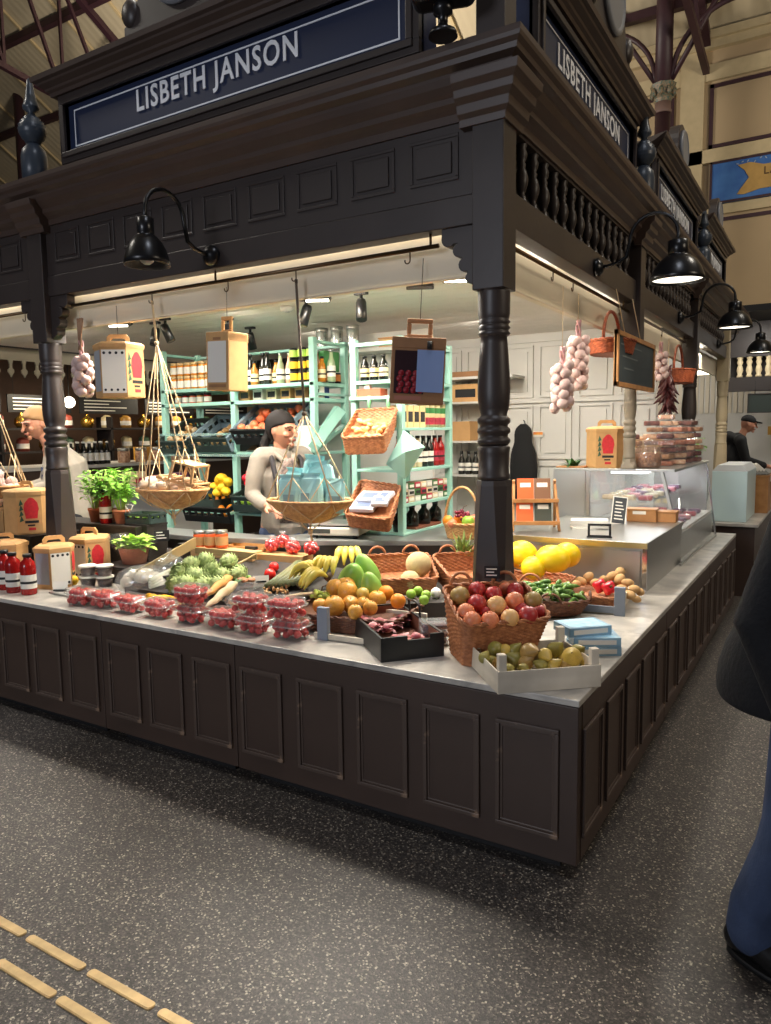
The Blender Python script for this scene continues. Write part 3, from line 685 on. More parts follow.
# ---- wicker
def quadmap(c, u, v):
    a, b, d, e = [Vector(p) for p in c]            # front-left, front-right, back-right, back-left
    return (a*(1-u)+b*u)*(1-v)+(e*(1-u)+d*u)*v
def rloop(c, n, rr=.18, out=0.):
    """n points round a quad with rounded corners; with outward unit direction in the quad's plane"""
    P = []
    per = []
    q = 10
    for cx_, cy_, a0 in ((1-rr, 1-rr, 0), (rr, 1-rr, PI/2), (rr, rr, PI), (1-rr, rr, 1.5*PI)):
        for i in range(q+1): a = a0+PI/2*i/q; per.append((cx_+rr*math.cos(a), cy_+rr*math.sin(a)))
    pts = [quadmap(c, u, v) for u, v in per]
    L = [0]
    for i in range(len(pts)): L.append(L[-1]+(pts[(i+1) % len(pts)]-pts[i]).length)
    T = L[-1]; j = 0
    for k in range(n):
        s = T*k/n
        while L[j+1] < s: j += 1
        t = (s-L[j])/max(1e-9, L[j+1]-L[j]); P.append(pts[j].lerp(pts[(j+1) % len(pts)], t))
    return P, T
def wicker_wall(base, rim, matl, name, parent, stake=.021, row=.009, amp=.0035, rr=.16, org=Vector((0, 0, 0))):
    _, T = rloop(rim, 16, rr); ns = max(12, int(T/stake/2)*2); per = 4; n = ns*per
    B, _ = rloop(base, n, rr); Rm, _ = rloop(rim, n, rr); H = sum((a-b).length for a, b in zip(B, Rm))/n; nr = max(4, int(H/row)); cb = sum((Vector(p) for p in base), Vector())/4
    rows = []
    for j in range(nr*2+1):
        t = j/(nr*2); ring_ = []
        for k in range(n):
            p = B[k].lerp(Rm[k], t); nx = B[(k+1) % n].lerp(Rm[(k+1) % n], t)-B[k-1].lerp(Rm[k-1], t)
            up = (Rm[k]-B[k]); o = nx.cross(up); o = o.normalized() if o.length > 1e-9 else Vector()
            r_ = j//2; bulge = 1 if j % 2 else .15
            off = amp*math.sin(PI*(k/per)+PI*(r_ % 2))*bulge + (amp*.5*bulge)
            ring_.append(p+o*off-org)
        rows.append(ring_)
    m = MB(); m.grid(rows, True, True)
    return m.build(name, matl, parent, solid=.004)
def wicker_rim(rim, matl, name, parent, r=.008, rr=.16, org=Vector((0, 0, 0)), closed=True):
    _, T = rloop(rim, 16, rr); n = int(T/.008); P, _ = rloop(rim, n, rr); m = MB()
    for ph in (0, PI):
        pts = []
        for k in range(n):
            d = (P[(k+1) % n]-P[k-1]).normalized(); x, y, _ = frame_of(d); a = ph+k*.55; pts.append(P[k]+(x*math.cos(a)+y*math.sin(a))*r*.6-org)
        m.tube(pts, r*.75, 6, closed=True)
    return m.build(name, matl, parent)
def basket(label, base, rim, matl=None, fill=None, rr=.16, handles=(), group=None, cat='basket', stake=.021, row=.009, name='wicker_basket', rimr=.008, fillmat=None):
    """base, rim: four world corners each (front-left, front-right, back-right, back-left); fill: 0..1 height of the bottom board"""
    matl = matl or WICKER; base = [Vector(p) for p in base]; rim = [Vector(p) for p in rim]
    org = sum(base, Vector())/4; t = thing(name, label, cat, org, 0, group)
    wicker_wall(base, rim, matl, 'woven_wall', t, stake, row, rr=rr, org=org); wicker_rim(rim, matl, 'rim', t, rimr, rr, org)
    B, _ = rloop(base, 40, rr); f = fill or 0.03; Rm, _ = rloop(rim, 40, rr)
    m = MB(); m.add([B[k].lerp(Rm[k], f)-org for k in range(40)], [list(range(40))]); m.build('bottom', fillmat or matl, t, solid=.006)
    for (a, b, h) in handles:                      # handle: two rim points (world) and height
        a = Vector(a); b = Vector(b); up = Vector((0, 0, 1)); mid = (a+b)/2; pts = []
        for i in range(13): an = PI*i/12; pts.append(mid+(a-b)/2*math.cos(an)+up*h*math.sin(an)-org)
        MB().tube(pts, .007, 6).build('handle', matl, t)
    return t
def rect(c, w, d, rz, z=None):
    c = Vector(c); ux = Vector((math.cos(rz), math.sin(rz), 0)); uy = Vector((-math.sin(rz), math.cos(rz), 0))
    return [c-ux*w/2-uy*d/2, c+ux*w/2-uy*d/2, c+ux*w/2+uy*d/2, c-ux*w/2+uy*d/2]
# ---- bottles and jars
def bottle(label, loc, h=.24, r=.036, glass=None, capm=None, lab=True, labm=None, group=None, neck=.3, name='bottle', cat='bottle', print_=True, capr=None):
    t = thing(name, label, cat, loc, random.uniform(0, 6), group); nr = r*.42
    MB().lathe([(r*.9, 0), (r, .006), (r, h*(1-neck)-.02), (r*.9, h*(1-neck)+.005), (nr*1.15, h*(1-neck*.55)), (nr, h*.97)], 18).build('body', glass or DGLASS, t)
    MB().lathe([((capr or nr*1.2), h*.93), ((capr or nr*1.2), h), ((capr or nr*1.2)*.9, h+.002)], 14).build('cap', capm or PLASTK, t)
    if lab:
        l = MB().lathe([(r+.0007, h*.16), (r+.0007, h*.5)], 18, cap=False).build('paper_label', labm or PAPER, t)
        if print_: MB().lathe([(r+.0013, h*.28), (r+.0013, h*.34)], 18, cap=False).build('label_band', INK, l)
    return t
def jar(label, loc, h=.09, r=.035, fillm=None, lidm=None, labm=None, group=None, name='jam_jar', cat='jar', lab=True):
    t = thing(name, label, cat, loc, random.uniform(0, 6), group)
    MB().lathe([(r*.9, 0), (r, .006), (r, h*.74), (r*.9, h*.8)], 16).build('glass_body', fillm or AMBER, t)
    MB().lathe([(r*.95, h*.8), (r*.97, h*.81), (r*.97, h*.98), (r*.9, h)], 16).build('lid', lidm or BRASS, t)
    if lab: MB().lathe([(r+.0008, h*.14), (r+.0008, h*.64)], 16, cap=False).build('paper_label', labm or PAPER, t)
    return t
def carton(label, loc, w, d, h, m, rz=0, group=None, band=None, name='carton', cat='carton'):
    t = thing(name, label, cat, loc, rz, group); MB().box(-w/2, -d/2, 0, w/2, d/2, h).build('box', m, t, bevel=.002)
    if band: MB().box(-w/2+w*.12, -d/2-.0012, h*.25, w/2-w*.12, -d/2, h*.72).build('printed_panel', band, t)
    return t
# ---- plastic crate (open box with slotted sides), origin at bottom centre
def crate(label, loc, w, d, h, m, rot, group=None, th=.012, name='plastic_crate', cat='crate', slots=True, backm=None):
    t = thing(name, label, cat, loc, rot, group)
    MB().box(-w/2, -d/2, 0, w/2, d/2, th).build('bottom', m, t)
    def side(L, mm):
        mb = MB(); mb.box(-L/2, -th/2, 0, L/2, th/2, h*.45); mb.box(-L/2, -th/2, h*.72, L/2, th/2, h); n = max(3, int(L/.07))
        for i in range(n+1):
            x = -L/2+L*i/n; mb.box(max(-L/2, x-.012), -th/2, h*.45, min(L/2, x+.012), th/2, h*.72)
        mb.box(-L/2, -th, h-.014, L/2, th, h); return mb
    side(w, m).build('front_side', m, t, (0, -d/2, 0)); side(w, m).build('back_side', backm or m, t, (0, d/2, 0))
    side(d, m).build('end_side', backm or m, t, (-w/2, 0, 0), (0, 0, PI/2)); side(d, m).build('end_side', backm or m, t, (w/2, 0, 0), (0, 0, PI/2))
    return t
# ---- leaves: a bunch of curved leaf blades
def blade(mb, p, d, L, w, curl=.5, n=6, fold=.25):
    x, y, d = frame_of(d); rows = []
    side = d.cross(Vector((0, 0, 1))); side = side.normalized() if side.length > 1e-4 else x; nrm = side.cross(d).normalized()
    q = Vector(p); dd = Vector(d)
    for i in range(n+1):
        t = i/n; ww = w*math.sin(PI*min(1, .08+t*.92))**.7*(1-.25*t)
        rows.append([q-side*ww+nrm*ww*fold, Vector(q), q+side*ww+nrm*ww*fold]); dd = (dd+Vector((0, 0, -curl/n))).normalized(); q = q+dd*(L/n)
    mb.grid(rows, True)
def wire(p, q, r, m, name, parent):
    return MB().tube([p, q], r, 6).build(name, m, parent)
# ================================================================== DISPLAY ON THE FRONT COUNTER
SZ = .688
DARKW = mat('dark_display_wood', (34, 27, 22), .6, var=.15, vscale=8)
def riser(label, x0, y0, x1, y1, z1, m=DARKW, z0=SZ, rz=0):
    t = thing('display_riser', label, 'display riser', (x0, y0, z0), rz)
    MB().box(0, 0, 0, x1-x0, y1-y0, z1-z0-.015).build('box', m, t); MB().box(-.004, -.004, z1-z0-.015, x1-x0+.004, y1-y0+.004, z1-z0).build('top', m, t, bevel=.002); return t
riser('tall dark wooden riser behind the left column carrying the potted basil', -4.6, .86, -3.32, 1.10, 1.03)
riser('dark wooden riser left of the left column carrying a kraft gift box', -4.55, .46, -3.90, .84, .98)
riser('low dark riser under the wrapped lettuce pot', -3.42, .62, -3.0, .85, .80)
riser('low dark riser under the glass dome', -2.96, .55, -2.68, .78, .80)
riser('dark wooden riser under the sauce jars at the back of the display', -2.96, 1.0, -2.4, 1.11, .80)
# sloped display stand of the front display
SL = .18
def slope_z(y): return .735+(y-.42)*SL
t = thing('display_stand', 'sloping dark display stand under the artichokes, bananas and green papayas', 'display stand', (0, 0, 0))
MB().prism([(.42, SZ), (1.05, SZ), (1.05, slope_z(1.05)), (.42, slope_z(.42))], 'x', -2.92, -1.63).build('body', DARKW, t)
N_SL = Vector((0, -SL, 1)).normalized()
def onslope(px, py, lift):
    d = ray(px, py); p0 = Vector((0, .42, .735))+N_SL*lift; return CAM+d*((p0-CAM).dot(N_SL)/d.dot(N_SL))
# ---- strawberry tubs
tub0 = None
def tub_body(w=.18, d=.125, h=.068):
    m = MB(); rs = []
    for z, k in ((.0, .86), (.004, .88), (h*.5, .94), (h, 1.0), (h+.002, 1.05), (h, 1.06)):
        L = rloop([(-w/2*k, -d/2*k, z), (w/2*k, -d/2*k, z), (w/2*k, d/2*k, z), (-w/2*k, d/2*k, z)], 40, .22)[0]; rs.append(L)
    m.grid(rs, True, True); m.f.append(list(range(40))); m.sm.append(False); m.mi.append(0); return m
def tub_rim(w=.18, d=.125, h=.068): return MB().tube(rloop([(-w/2*1.06, -d/2*1.06, h), (w/2*1.06, -d/2*1.06, h), (w/2*1.06, d/2*1.06, h), (-w/2*1.06, d/2*1.06, h)], 48, .22)[0], .0035, 6, closed=True).tube(rloop([(-w/2*.95, -d/2*.95, h+.026), (w/2*.95, -d/2*.95, h+.026), (w/2*.95, d/2*.95, h+.026), (-w/2*.95, d/2*.95, h+.026)], 48, .22)[0], .002, 6, closed=True)
def tub_lid(w=.18, d=.125, h=.068):
    m = MB(); rs = []
    for z, k in ((h+.003, 1.06), (h+.005, 1.03), (h+.02, .97), (h+.026, .93)):
        rs.append(rloop([(-w/2*k, -d/2*k, z), (w/2*k, -d/2*k, z), (w/2*k, d/2*k, z), (-w/2*k, d/2*k, z)], 40, .22)[0])
    m.grid(rs, True, True); m.f.append(list(range(120, 160))); m.sm.append(False); m.mi.append(0); return m
bm_ = None
def berryfn(p): t = (p.z+1)/2; k = .55+.5*math.sin(PI*min(1, .2+t*.75)); return Vector((p.x*k, p.y*k, p.z))
BERRYME = bf(berryfn, [BERRY], 'strawberry', 12, 8)
def straw_tub(px, py, up, lab, rz=0):
    global tub0
    p = atz(px, py, SZ); x, y = p.x, p.y+.062
    for _ in range(4): x -= (scr((x, y, SZ))[0]-px)*mpp((x, y, SZ))*1.15
    p = Vector((x, y, 0)); z = SZ+(.0965 if up else 0)
    if tub0 is None:
        tub0 = thing('strawberry_tub', lab, 'fruit tub', (x, y, z), rz, 'clear tubs of strawberries')
        tub_body().build('tray', CLEAR, tub0); tub_lid().build('lid', mat('lid_film', (232, 226, 220), .15, clear=.8, spec=.8), tub0); tub_rim().build('rim', FILM, tub0)
    else: dup(tub0, (x, y, z), rz, lab)
    rg = random.Random(int(px*7+up)); c, s = math.cos(rz), math.sin(rz)
    for q in pack(30, .0175, lambda r: (r.uniform(-.067, .067), r.uniform(-.041, .041)), lambda a, b: .006, 24, int(px)+up):
        o = bpy.data.objects.new('strawberry', BERRYME); COL.objects.link(o); k = rg.uniform(.0165, .0185); o.scale = (k, k, k*1.08)
        o.location = (x+q.x*c-q.y*s, y+q.x*s+q.y*c, z+min(q.z, .074)); o.rotation_euler = (rg.uniform(-2, 2), rg.uniform(-2, 2), rg.uniform(0, 6))
        tag(o, 'red strawberry inside the '+lab.replace('clear tub of strawberries', 'clear tub'), 'strawberry', 'strawberries in the '+lab)
for i, px in enumerate((82, 106, 130, 160, 193, 224, 255)):
    py = (608, 611, 616, 621, 626, 632, 637)[i]
    straw_tub(px, py, 0, 'clear tub of strawberries, '+(nth(i) if i == 0 else ORD[i]+' from left')+' on the counter edge', random.uniform(-.06, .06))
straw_tub(291, 643, 0, 'clear tub of strawberries, rightmost on the counter edge beside the crate', .08)
straw_tub(193, 626, 1, 'clear tub of strawberries, stacked upper one at left', .03)
straw_tub(251, 637, 1, 'clear tub of strawberries, stacked upper one in the middle', -.05)
straw_tub(287, 643, 1, 'clear tub of strawberries, stacked upper one at right', .05)
# ---- red sauce bottles
for (px, py, lab) in ((2, 590, 'red sauce bottle at the very left end of the counter'), (10, 593, 'red sauce bottle with white label, second from the counter end'), (25, 595, 'red sauce bottle with white label, in front of the kraft gift box')):
    p = atz(px, py, SZ); bottle(lab, (p.x, p.y+.03, SZ), .25, .046, DKRED, PLASTK, True, PAPER, 'red sauce bottles', .22, 'sauce_bottle', capr=.026)
bottle('red sauce bottle standing behind the left column', (-3.70, .92, 1.03), .24, .042, DKRED, PLASTK, True, PAPER, 'red sauce bottles', .22, 'sauce_bottle', capr=.026)
# ---- kraft gift boxes with lid and carrying handle
def lobed(w, h):
    P = [(-w*.38, 0), (w*.38, 0), (w*.4, h*.1), (w*.44, h*.3), (w*.5, h*.45), (w*.46, h*.6), (w*.42, h*.75), (w*.34, h*.82)]
    P += [(math.cos(a)*w*.26, h*.84+math.sin(a)*h*.16) for a in [PI*i/8 for i in range(1, 8)]]
    return P+[(-w*.34, h*.82), (-w*.42, h*.75), (-w*.47, h*.6), (-w*.5, h*.45), (-w*.45, h*.3), (-w*.4, h*.1)]
def gift_box(label, loc, rz, r=.14, h=.235, sheet=False, art=True, card=True, group='kraft gift boxes', tilt=(0, 0)):
    """hexagonal kraft carton: face 0 looks along local -y"""
    t = thing('gift_box', label, 'gift box', loc, (tilt[0], tilt[1], rz), group); n = 6; off = -PI/2-PI/6
    hexa = lambda k, z: [(k*math.cos(off+2*PI*i/n), k*math.sin(off+2*PI*i/n), z) for i in range(n)]
    m = MB(); m.grid([hexa(r*.98, 0), hexa(r, .01), hexa(r, h)], False, True); m.f += [list(range(6)), list(range(12, 18))]; m.sm += [0, 0]; m.mi += [0, 0]; m.build('carton', KRAFT, t)
    m = MB(); m.grid([hexa(r*1.04, h-.018), hexa(r*1.05, h+.006), hexa(r*.9, h+.02), hexa(r*.3, h+.03)], False, True); m.f += [list(range(18, 24))]; m.sm += [0]; m.mi += [0]; m.build('lid', KRAFT, t)
    m = MB()
    P = [(-.07, h+.02), (-.068, h+.055), (-.05, h+.075), (.05, h+.075), (.068, h+.055), (.07, h+.02), (.045, h+.02), (.045, h+.04), (.035, h+.05), (-.035, h+.05), (-.045, h+.04), (-.045, h+.02)]
    m.prism(P, 'y', -.006, .006); m.build('handle', KRAFT, t)
    a = r*math.cos(PI/6)
    def face(i, mb, name, m_, dd):
        an = -PI/2+2*PI*i/n; o = mb.build(name, m_, t); o.location = (math.cos(an)*(a+dd), math.sin(an)*(a+dd), 0); o.rotation_euler = (0, 0, an+PI/2); return o
    if art:
        i = 1 if art is True else art-1
        face(i, MB().prism([(x+.012, z+h*.38) for x, z in lobed(r*.62, h*.5)], 'y', -.001, .001), 'red_print', REDP, .001)
        g = MB(); 
        for k in range(4): g.prism([(-r*.42, h*(.3+.13*k)), (-r*.24, h*(.34+.13*k)), (-r*.34, h*(.46+.13*k))], 'y', -.001, .001)
        face(i, g, 'green_print', GRNP, .0012)
        g = MB().box(-r*.2, -.001, h*.27, r*.36, .001, h*.33).box(-r*.1, -.001, h*.2, r*.2, .001, h*.235); face(i, g, 'ink_print', INK, .0012)
        face(i, MB().box(-.01, -.001, h*.10, .035, .001, h*.16), 'small_red_print', REDP, .0012)
    if card:
        i = 0
        face(i, MB().box(-r*.47, -.001, h*.08, r*.47, .001, h*.9), 'white_sheet', PAPER, .0015)
        g = MB()
        for k in range(4): g.prism([(-r*.36+r*.24*k+.009*math.cos(b), h*.84+.009*math.sin(b)) for b in [2*PI*q/8 for q in range(8)]], 'y', -.0008, .0008); g.prism([(-r*.36+r*.24*k+.008*math.cos(b), h*.14+.008*math.sin(b)) for b in [2*PI*q/8 for q in range(8)]], 'y', -.0008, .0008)
        face(i, g, 'dot_holes', INK, .0026)
        face(-1, MB().box(-r*.4, -.001, h*.12, r*.4, .001, h*.9), 'grey_sheet', GREYP, .0015)
    return t
VA = math.atan2(.74+3.5, -2.526-.3)   # helper: view direction azimuth at the left end
# facing towards the camera: local -y points to camera when rz = angle
def facing(p): return math.atan2(CAM.y-p[1], CAM.x-p[0])+PI/2
p = atz(40, 590, SZ); gift_box('kraft gift box with white dotted sheet, behind the red sauce bottles', (p.x-.02, p.y+.13, SZ), facing(p)+.28, .125, .255)
gift_box('kraft gift box with red print, right of the left column foot', (-3.60, .70, SZ), facing((-3.62, .70))-.75, .135, .27, card=True)
gift_box('kraft gift box with red print, on the riser left of the left column', (-4.12, .60, .98), facing((-4.12, .6))-1.0, .155, .29, card=False)
gift_box('plain kraft gift box at the left end behind the sauce bottles', (-3.96, .30, SZ), facing((-4.0, .36)), .15, .26, art=False, card=False)
carton('brown cardboard box at the left end behind the gift boxes', (-4.42, .60, .98), .2, .2, .16, CARDB, .2)
# ---- potted basil
def leafy_pot(label, loc, s=1., wrap=False, seed=1, n=46, leaf=LEAFG):
    rg = random.Random(seed); t = thing('potted_herb', label, 'potted plant', loc, rg.uniform(0, 6), 'potted herbs')
    MB().lathe([(.042*s, 0), (.056*s, .085*s), (.06*s, .085*s), (.06*s, .10*s), (.052*s, .10*s), (.05*s, .08*s), (0, .08*s)], 20).build('pot', TERRA, t)
    st = MB(); lf = MB()
    for i in range(n):
        a = rg.uniform(0, 6.28); e = rg.uniform(.05, .55); L = rg.uniform(.14, .30)*s; d = Vector((math.cos(a)*math.sin(e), math.sin(a)*math.sin(e), math.cos(e)))
        b = Vector((math.cos(a)*.02*s, math.sin(a)*.02*s, .085*s)); q = b+d*L
        st.tube([b, b.lerp(q, .6)+Vector((0, 0, .01)), q], .0022*s, 5)
        for k in range(4):
            a2 = a+rg.uniform(-1.6, 1.6); blade(lf, q-d*L*.14*k, (math.cos(a2), math.sin(a2), rg.uniform(.1, .9)), rg.uniform(.06, .085)*s, rg.uniform(.017, .026)*s, rg.uniform(.3, 1.2), 4)
    st.build('stems', LEAFP, t); lf.build('leaves', leaf, t); return t
for i, (px, py) in enumerate(((97, 521), (109, 523), (122, 521))):
    p = aty(px, py, .96); leafy_pot('green basil in a terracotta pot, %s of three behind the column' % ('left one', 'middle one', 'right one')[i], (p.x, .96+.0*i, 1.03), 1.0, seed=i+3, n=30)
# lettuce in film
t = thing('wrapped_lettuce', 'green lettuce plant wrapped in clear film in a terracotta pot', 'potted plant', (-3.25, .78, .80))
MB().lathe([(.075, 0), (.10, .10), (.105, .11), (.0, .10)], 20).build('pot', TERRA, t)
lf = MB(); rg = random.Random(5)
for i in range(120):
    a = rg.uniform(0, 6.28); k_ = rg.uniform(0, .10); blade(lf, (math.cos(a)*k_, math.sin(a)*k_, .10+rg.uniform(0, .06)), (math.cos(a)*rg.uniform(.2, 1.6), math.sin(a)*rg.uniform(.2, 1.6), rg.uniform(.2, 1)), rg.uniform(.05, .085), rg.uniform(.025, .045), rg.uniform(.2, 1.2), 5)
lf.build('leaves', LEAFP, t)
MB().lathe([(.08, .0), (.115, .08), (.15, .13), (.17, .19)], 24, cap=False).build('film_wrap', CLEAR, t)
# small grey-green tray with greens and a wire label holder
p = aty(146, 521, 1.0); t = crate('small grey-green plastic tray of greens behind the wrapped lettuce', (p.x, 1.0, p.z-.01), .22, .16, .07, PLASTD, .1, name='plastic_tray')
lf = MB()
for i in range(50): a = rg.uniform(0, 6.28); blade(lf, (rg.uniform(-.09, .09), rg.uniform(-.06, .06), .035), (math.cos(a), math.sin(a), .7), .05, .014, .6, 3)
lf.build('greens', LEAFP, t)
MB().tube([(-.1, -.085, .06), (-.1, -.085, .13), (-.03, -.085, .13), (-.06, -.085, .075), (-.1, -.085, .12)], .003, 5).build('wire_holder', PAPER, t)
riser('small dark riser under the grey-green tray of greens', p.x-.11, .91, p.x+.11, 1.09, p.z-.012)
# ---- clear tubs of olives, two by two
def deli_tub(label, loc, w=.095, h=.058, fill=None, group='small clear deli tubs', lidm=None):
    t = thing('deli_tub', label, 'tub', loc, random.uniform(-.1, .1), group)
    MB().lathe([(w*.40, 0), (w*.5, h*.86), (w*.52, h*.86)], 20).build('tub', FILM, t)
    MB().lathe([(w*.36, .004), (w*.45, h*.66), (0, h*.7)], 18).build('filling', fill or mat('dark_olive', (70, 42, 36), .4, var=.4, vscale=80), t)
    MB().lathe([(w*.53, h*.86), (w*.53, h), (w*.5, h*1.02)], 20).build('lid', lidm or PAPER, t); return t
for i, (px, nm) in enumerate(((82, 'left'), (99, 'right'))):
    p = atz(px, 588, SZ); p.y += .05
    deli_tub('lower %s deli tub of dark olives with white lid' % nm, (p.x, p.y, SZ), .105, .07); deli_tub('upper %s deli tub of dark olives with white lid' % nm, (p.x, p.y, SZ+.0715), .105, .07)
p = atz(69, 586, SZ); fruit('lemon', LEMON, .033, 'small yellow lemon left of the olive tubs', 'lemon', (p.x, p.y+.03, SZ+.033), rot=(1.3, 0, .5), stem=False)
p = atz(60, 591, SZ); t = thing('card_holder', 'small white card in a black foot before the gift boxes', 'sign', (p.x, p.y, SZ), .6); MB().box(-.035, -.02, 0, .035, .02, .012).build('foot', PLASTK, t); MB().box(-.045, -.002, .012, .045, .002, .06, Matrix.Rotation(-.3, 3, 'X')).build('card', PAPER, t)
p = atz(64, 598, SZ); t = thing('metal_tray', 'flat grey metal tray under the olive tubs edge', 'tray', (p.x-.03, p.y+.03, SZ+.0005), -.1); MB().box(-.17, -.012, 0, .15, .012, .012).build('edge', STEEL, t, bevel=.002)
# ---- film wrapped cauliflower, leeks, yellow chillies
p = atz(130, 597, SZ); t = thing('wrapped_cauliflower', 'white cauliflower wrapped in cloudy film, beside the yellow chillies', 'vegetable', (p.x-.05, p.y+.14, SZ))
m = MB(); rg = random.Random(8)
for i in range(38): a = rg.uniform(0, 6.28); e = rg.uniform(0, 1.3); m.ball((.11*math.cos(a)*math.sin(e), .10*math.sin(a)*math.sin(e), .05+.065*math.cos(e)), .034, 8, 6)
m.build('florets', mat('cauliflower_white', (226, 218, 196), .6, bump=.5, bscale=150), t)
MB().lathe([(.03, .0), (.14, .03), (.165, .07), (.14, .13), (.07, .16), (.0, .165)], 22).build('film_wrap', FILM, t)
m = MB()
lk0 = None
for i in range(4):
    a = atz(150, 590-i*3, .73+.018*i); b = atz(190, 573-i*4, .80+.015*i)
    o = MB().tube([a-a, (b-a)*.3, (b-a)*.6, b-a], [.017, .016, .016, .012], 10).build('leek', mat('leek_white', (214, 218, 188), .5, c2=(226, 222, 206), vscale=14), None, a)
    tag(o, 'pale leek, %s in the bundle left of the artichokes' % ('lowest', 'second lowest', 'second highest', 'topmost')[i], 'leek', 'leeks left of the artichokes')
chm = MB().tube([(0, 0, 0), (.03, .006, .003), (.065, .006, .0), (.1, -.004, -.002), (.125, -.012, .002)], [.006, .011, .0105, .008, .002], 8).mesh('yellow_chilli', [mat('yellow_chilli_skin', (244, 186, 18), .25)])
for i in range(9):
    p = atz(142+i*2.2, 594+(i % 3)*2, .70+.012*(i % 3)); o = bpy.data.objects.new('yellow_chilli', chm); COL.objects.link(o); o.location = (p.x, p.y+.015*(i % 2), p.z+.004); o.rotation_euler = (random.uniform(-.2, .2), -.05, random.uniform(-.5, .3))
    tag(o, 'yellow chilli pepper, '+('leftmost' if i == 0 else ORD[i]+' from left')+' in the heap behind the tubs', 'chilli', 'yellow chillies')
t = thing('wooden_board', 'low wooden board under the yellow chillies and leeks', 'board', (-2.52, .36, SZ)); MB().box(-.25, -.06, 0, .2, .06, .012).build('board', WOODN, t)
# ---- glass cloche
p = aty(160, 566, .72); t = thing('glass_cloche', 'clear glass dome with knob behind the cauliflower', 'cloche', (-2.78, .66, .80))
MB().lathe([(.10, 0), (.10, .04), (.09, .07), (.06, .095), (.02, .105), (.012, .12), (.02, .135), (.014, .15), (.0, .153)], 24).build('dome', GLASS, t, solid=.002)
MB().lathe([(.11, 0), (.11, .006)], 24).build('foot', GLASS, t)
t = thing('price_sign', 'small black price sign with white chalk lines, behind the glass dome', 'sign', aty(162, 541, .98), facing((-3., .98)))
MB().box(-.05, -.004, 0, .05, .004, .075).build('board', MATTE, t); m = MB()
for k in range(3): m.box(-.036, -.0055, .018+k*.02, .03-.012*k, -.004, .024+k*.02)
m.build('chalk_lines', PAPER, t)
riser('narrow dark riser under the small black price sign', -3.02, .95, -2.965, 1.02, aty(162, 541, .98).z)
# ---- artichokes
def artichoke_mesh():
    m = MB(); rg = random.Random(3); m.ball((0, 0, 0), (.78, .78, .8), 14, 9); m.mi_(1)
    for L in range(7):
        e = .25+L*.33; cnt = (4, 7, 9, 10, 10, 8, 6)[L]
        for k in range(cnt):
            a = 2*PI*(k+.5*(L % 2))/cnt; rad = math.sin(e); b = Vector((math.cos(a)*rad*.86, math.sin(a)*rad*.86, math.cos(e)*.86)); up = Vector((-math.cos(a)*math.cos(e), -math.sin(a)*math.cos(e), math.sin(e)))
            out = b.normalized(); sd = Vector((-math.sin(a), math.cos(a), 0)); w = .30; Lh = .55; rows = []
            for i in range(5):
                tt = i/4; ww = w*(1, 1.05, .95, .6, .08)[i]; c = b+up*(tt-.35)*Lh+out*(.02+.20*tt+.14*tt*tt); rows.append([c-sd*ww-out*.07, c+out*.05, c+sd*ww-out*.07])
            m.grid(rows, True)
    return m.mesh('artichoke', [mat('artichoke_core', (112, 128, 70), .6), ARTI])
ARTME = artichoke_mesh()
stem_me = MB().lathe([(.2, -1.25), (.22, -.8)], 10).mesh('stalk', [PAPAYA])
arts = [(184, 577), (176, 584), (180, 573), (192, 566), (206, 562), (230, 563), (212, 571), (200, 579), (194, 577), (209, 577), (223, 578), (240, 575), (206, 586), (187, 585), (219, 586)]
for i, (px, py) in enumerate(sorted(arts)):
    p = onslope(px, py, .05 + (.03 if py < 575 else 0)); o = bpy.data.objects.new('artichoke', ARTME); COL.objects.link(o); o.location = p; o.scale = (.052,)*3
    o.rotation_euler = (random.uniform(.2, 1.3), random.uniform(-.6, .6), random.uniform(-1, 1)); tag(o, 'green artichoke in the wooden crate, '+('leftmost' if i == 0 else 'rightmost' if i == len(arts)-1 else ORD[i]+' from left'), 'artichoke', 'artichokes in the crate')
    s = bpy.data.objects.new('stalk', stem_me); COL.objects.link(s); s.parent = o
def board_pts(mb, P, th=.012):
    P = [Vector(p) for p in P]; n = (P[1]-P[0]).cross(P[3]-P[0]).normalized()*th; V = P+[p+n for p in P]
    return mb.add(V, [(0, 1, 2, 3), (4, 7, 6, 5), (0, 4, 5, 1), (1, 5, 6, 2), (2, 6, 7, 3), (3, 7, 4, 0)])
t = thing('wooden_crate', 'olive-brown wooden crate back behind the artichokes', 'crate', (0, 0, 0)); OLV = mat('olive_crate_wood', (150, 128, 84), .7, var=.1, vscale=8)
y = .99; a = aty(204, 552, y); b = aty(256, 553, y)
MB().box(-2.90, y, .86, b.x, y+.012, b.z).build('back_board', OLV, t, bevel=.002); m = MB(); board_pts(m, [(b.x, .5, .77), (b.x, y, .90), (b.x, y, b.z), (b.x, .5, .80)]); m.build('end_board', OLV, t)
m = MB(); board_pts(m, [(-2.9, .5, .77), (-2.9, y, .90), (-2.9, y, .97), (-2.9, .5, .83)]); m.build('end_board', OLV, t)
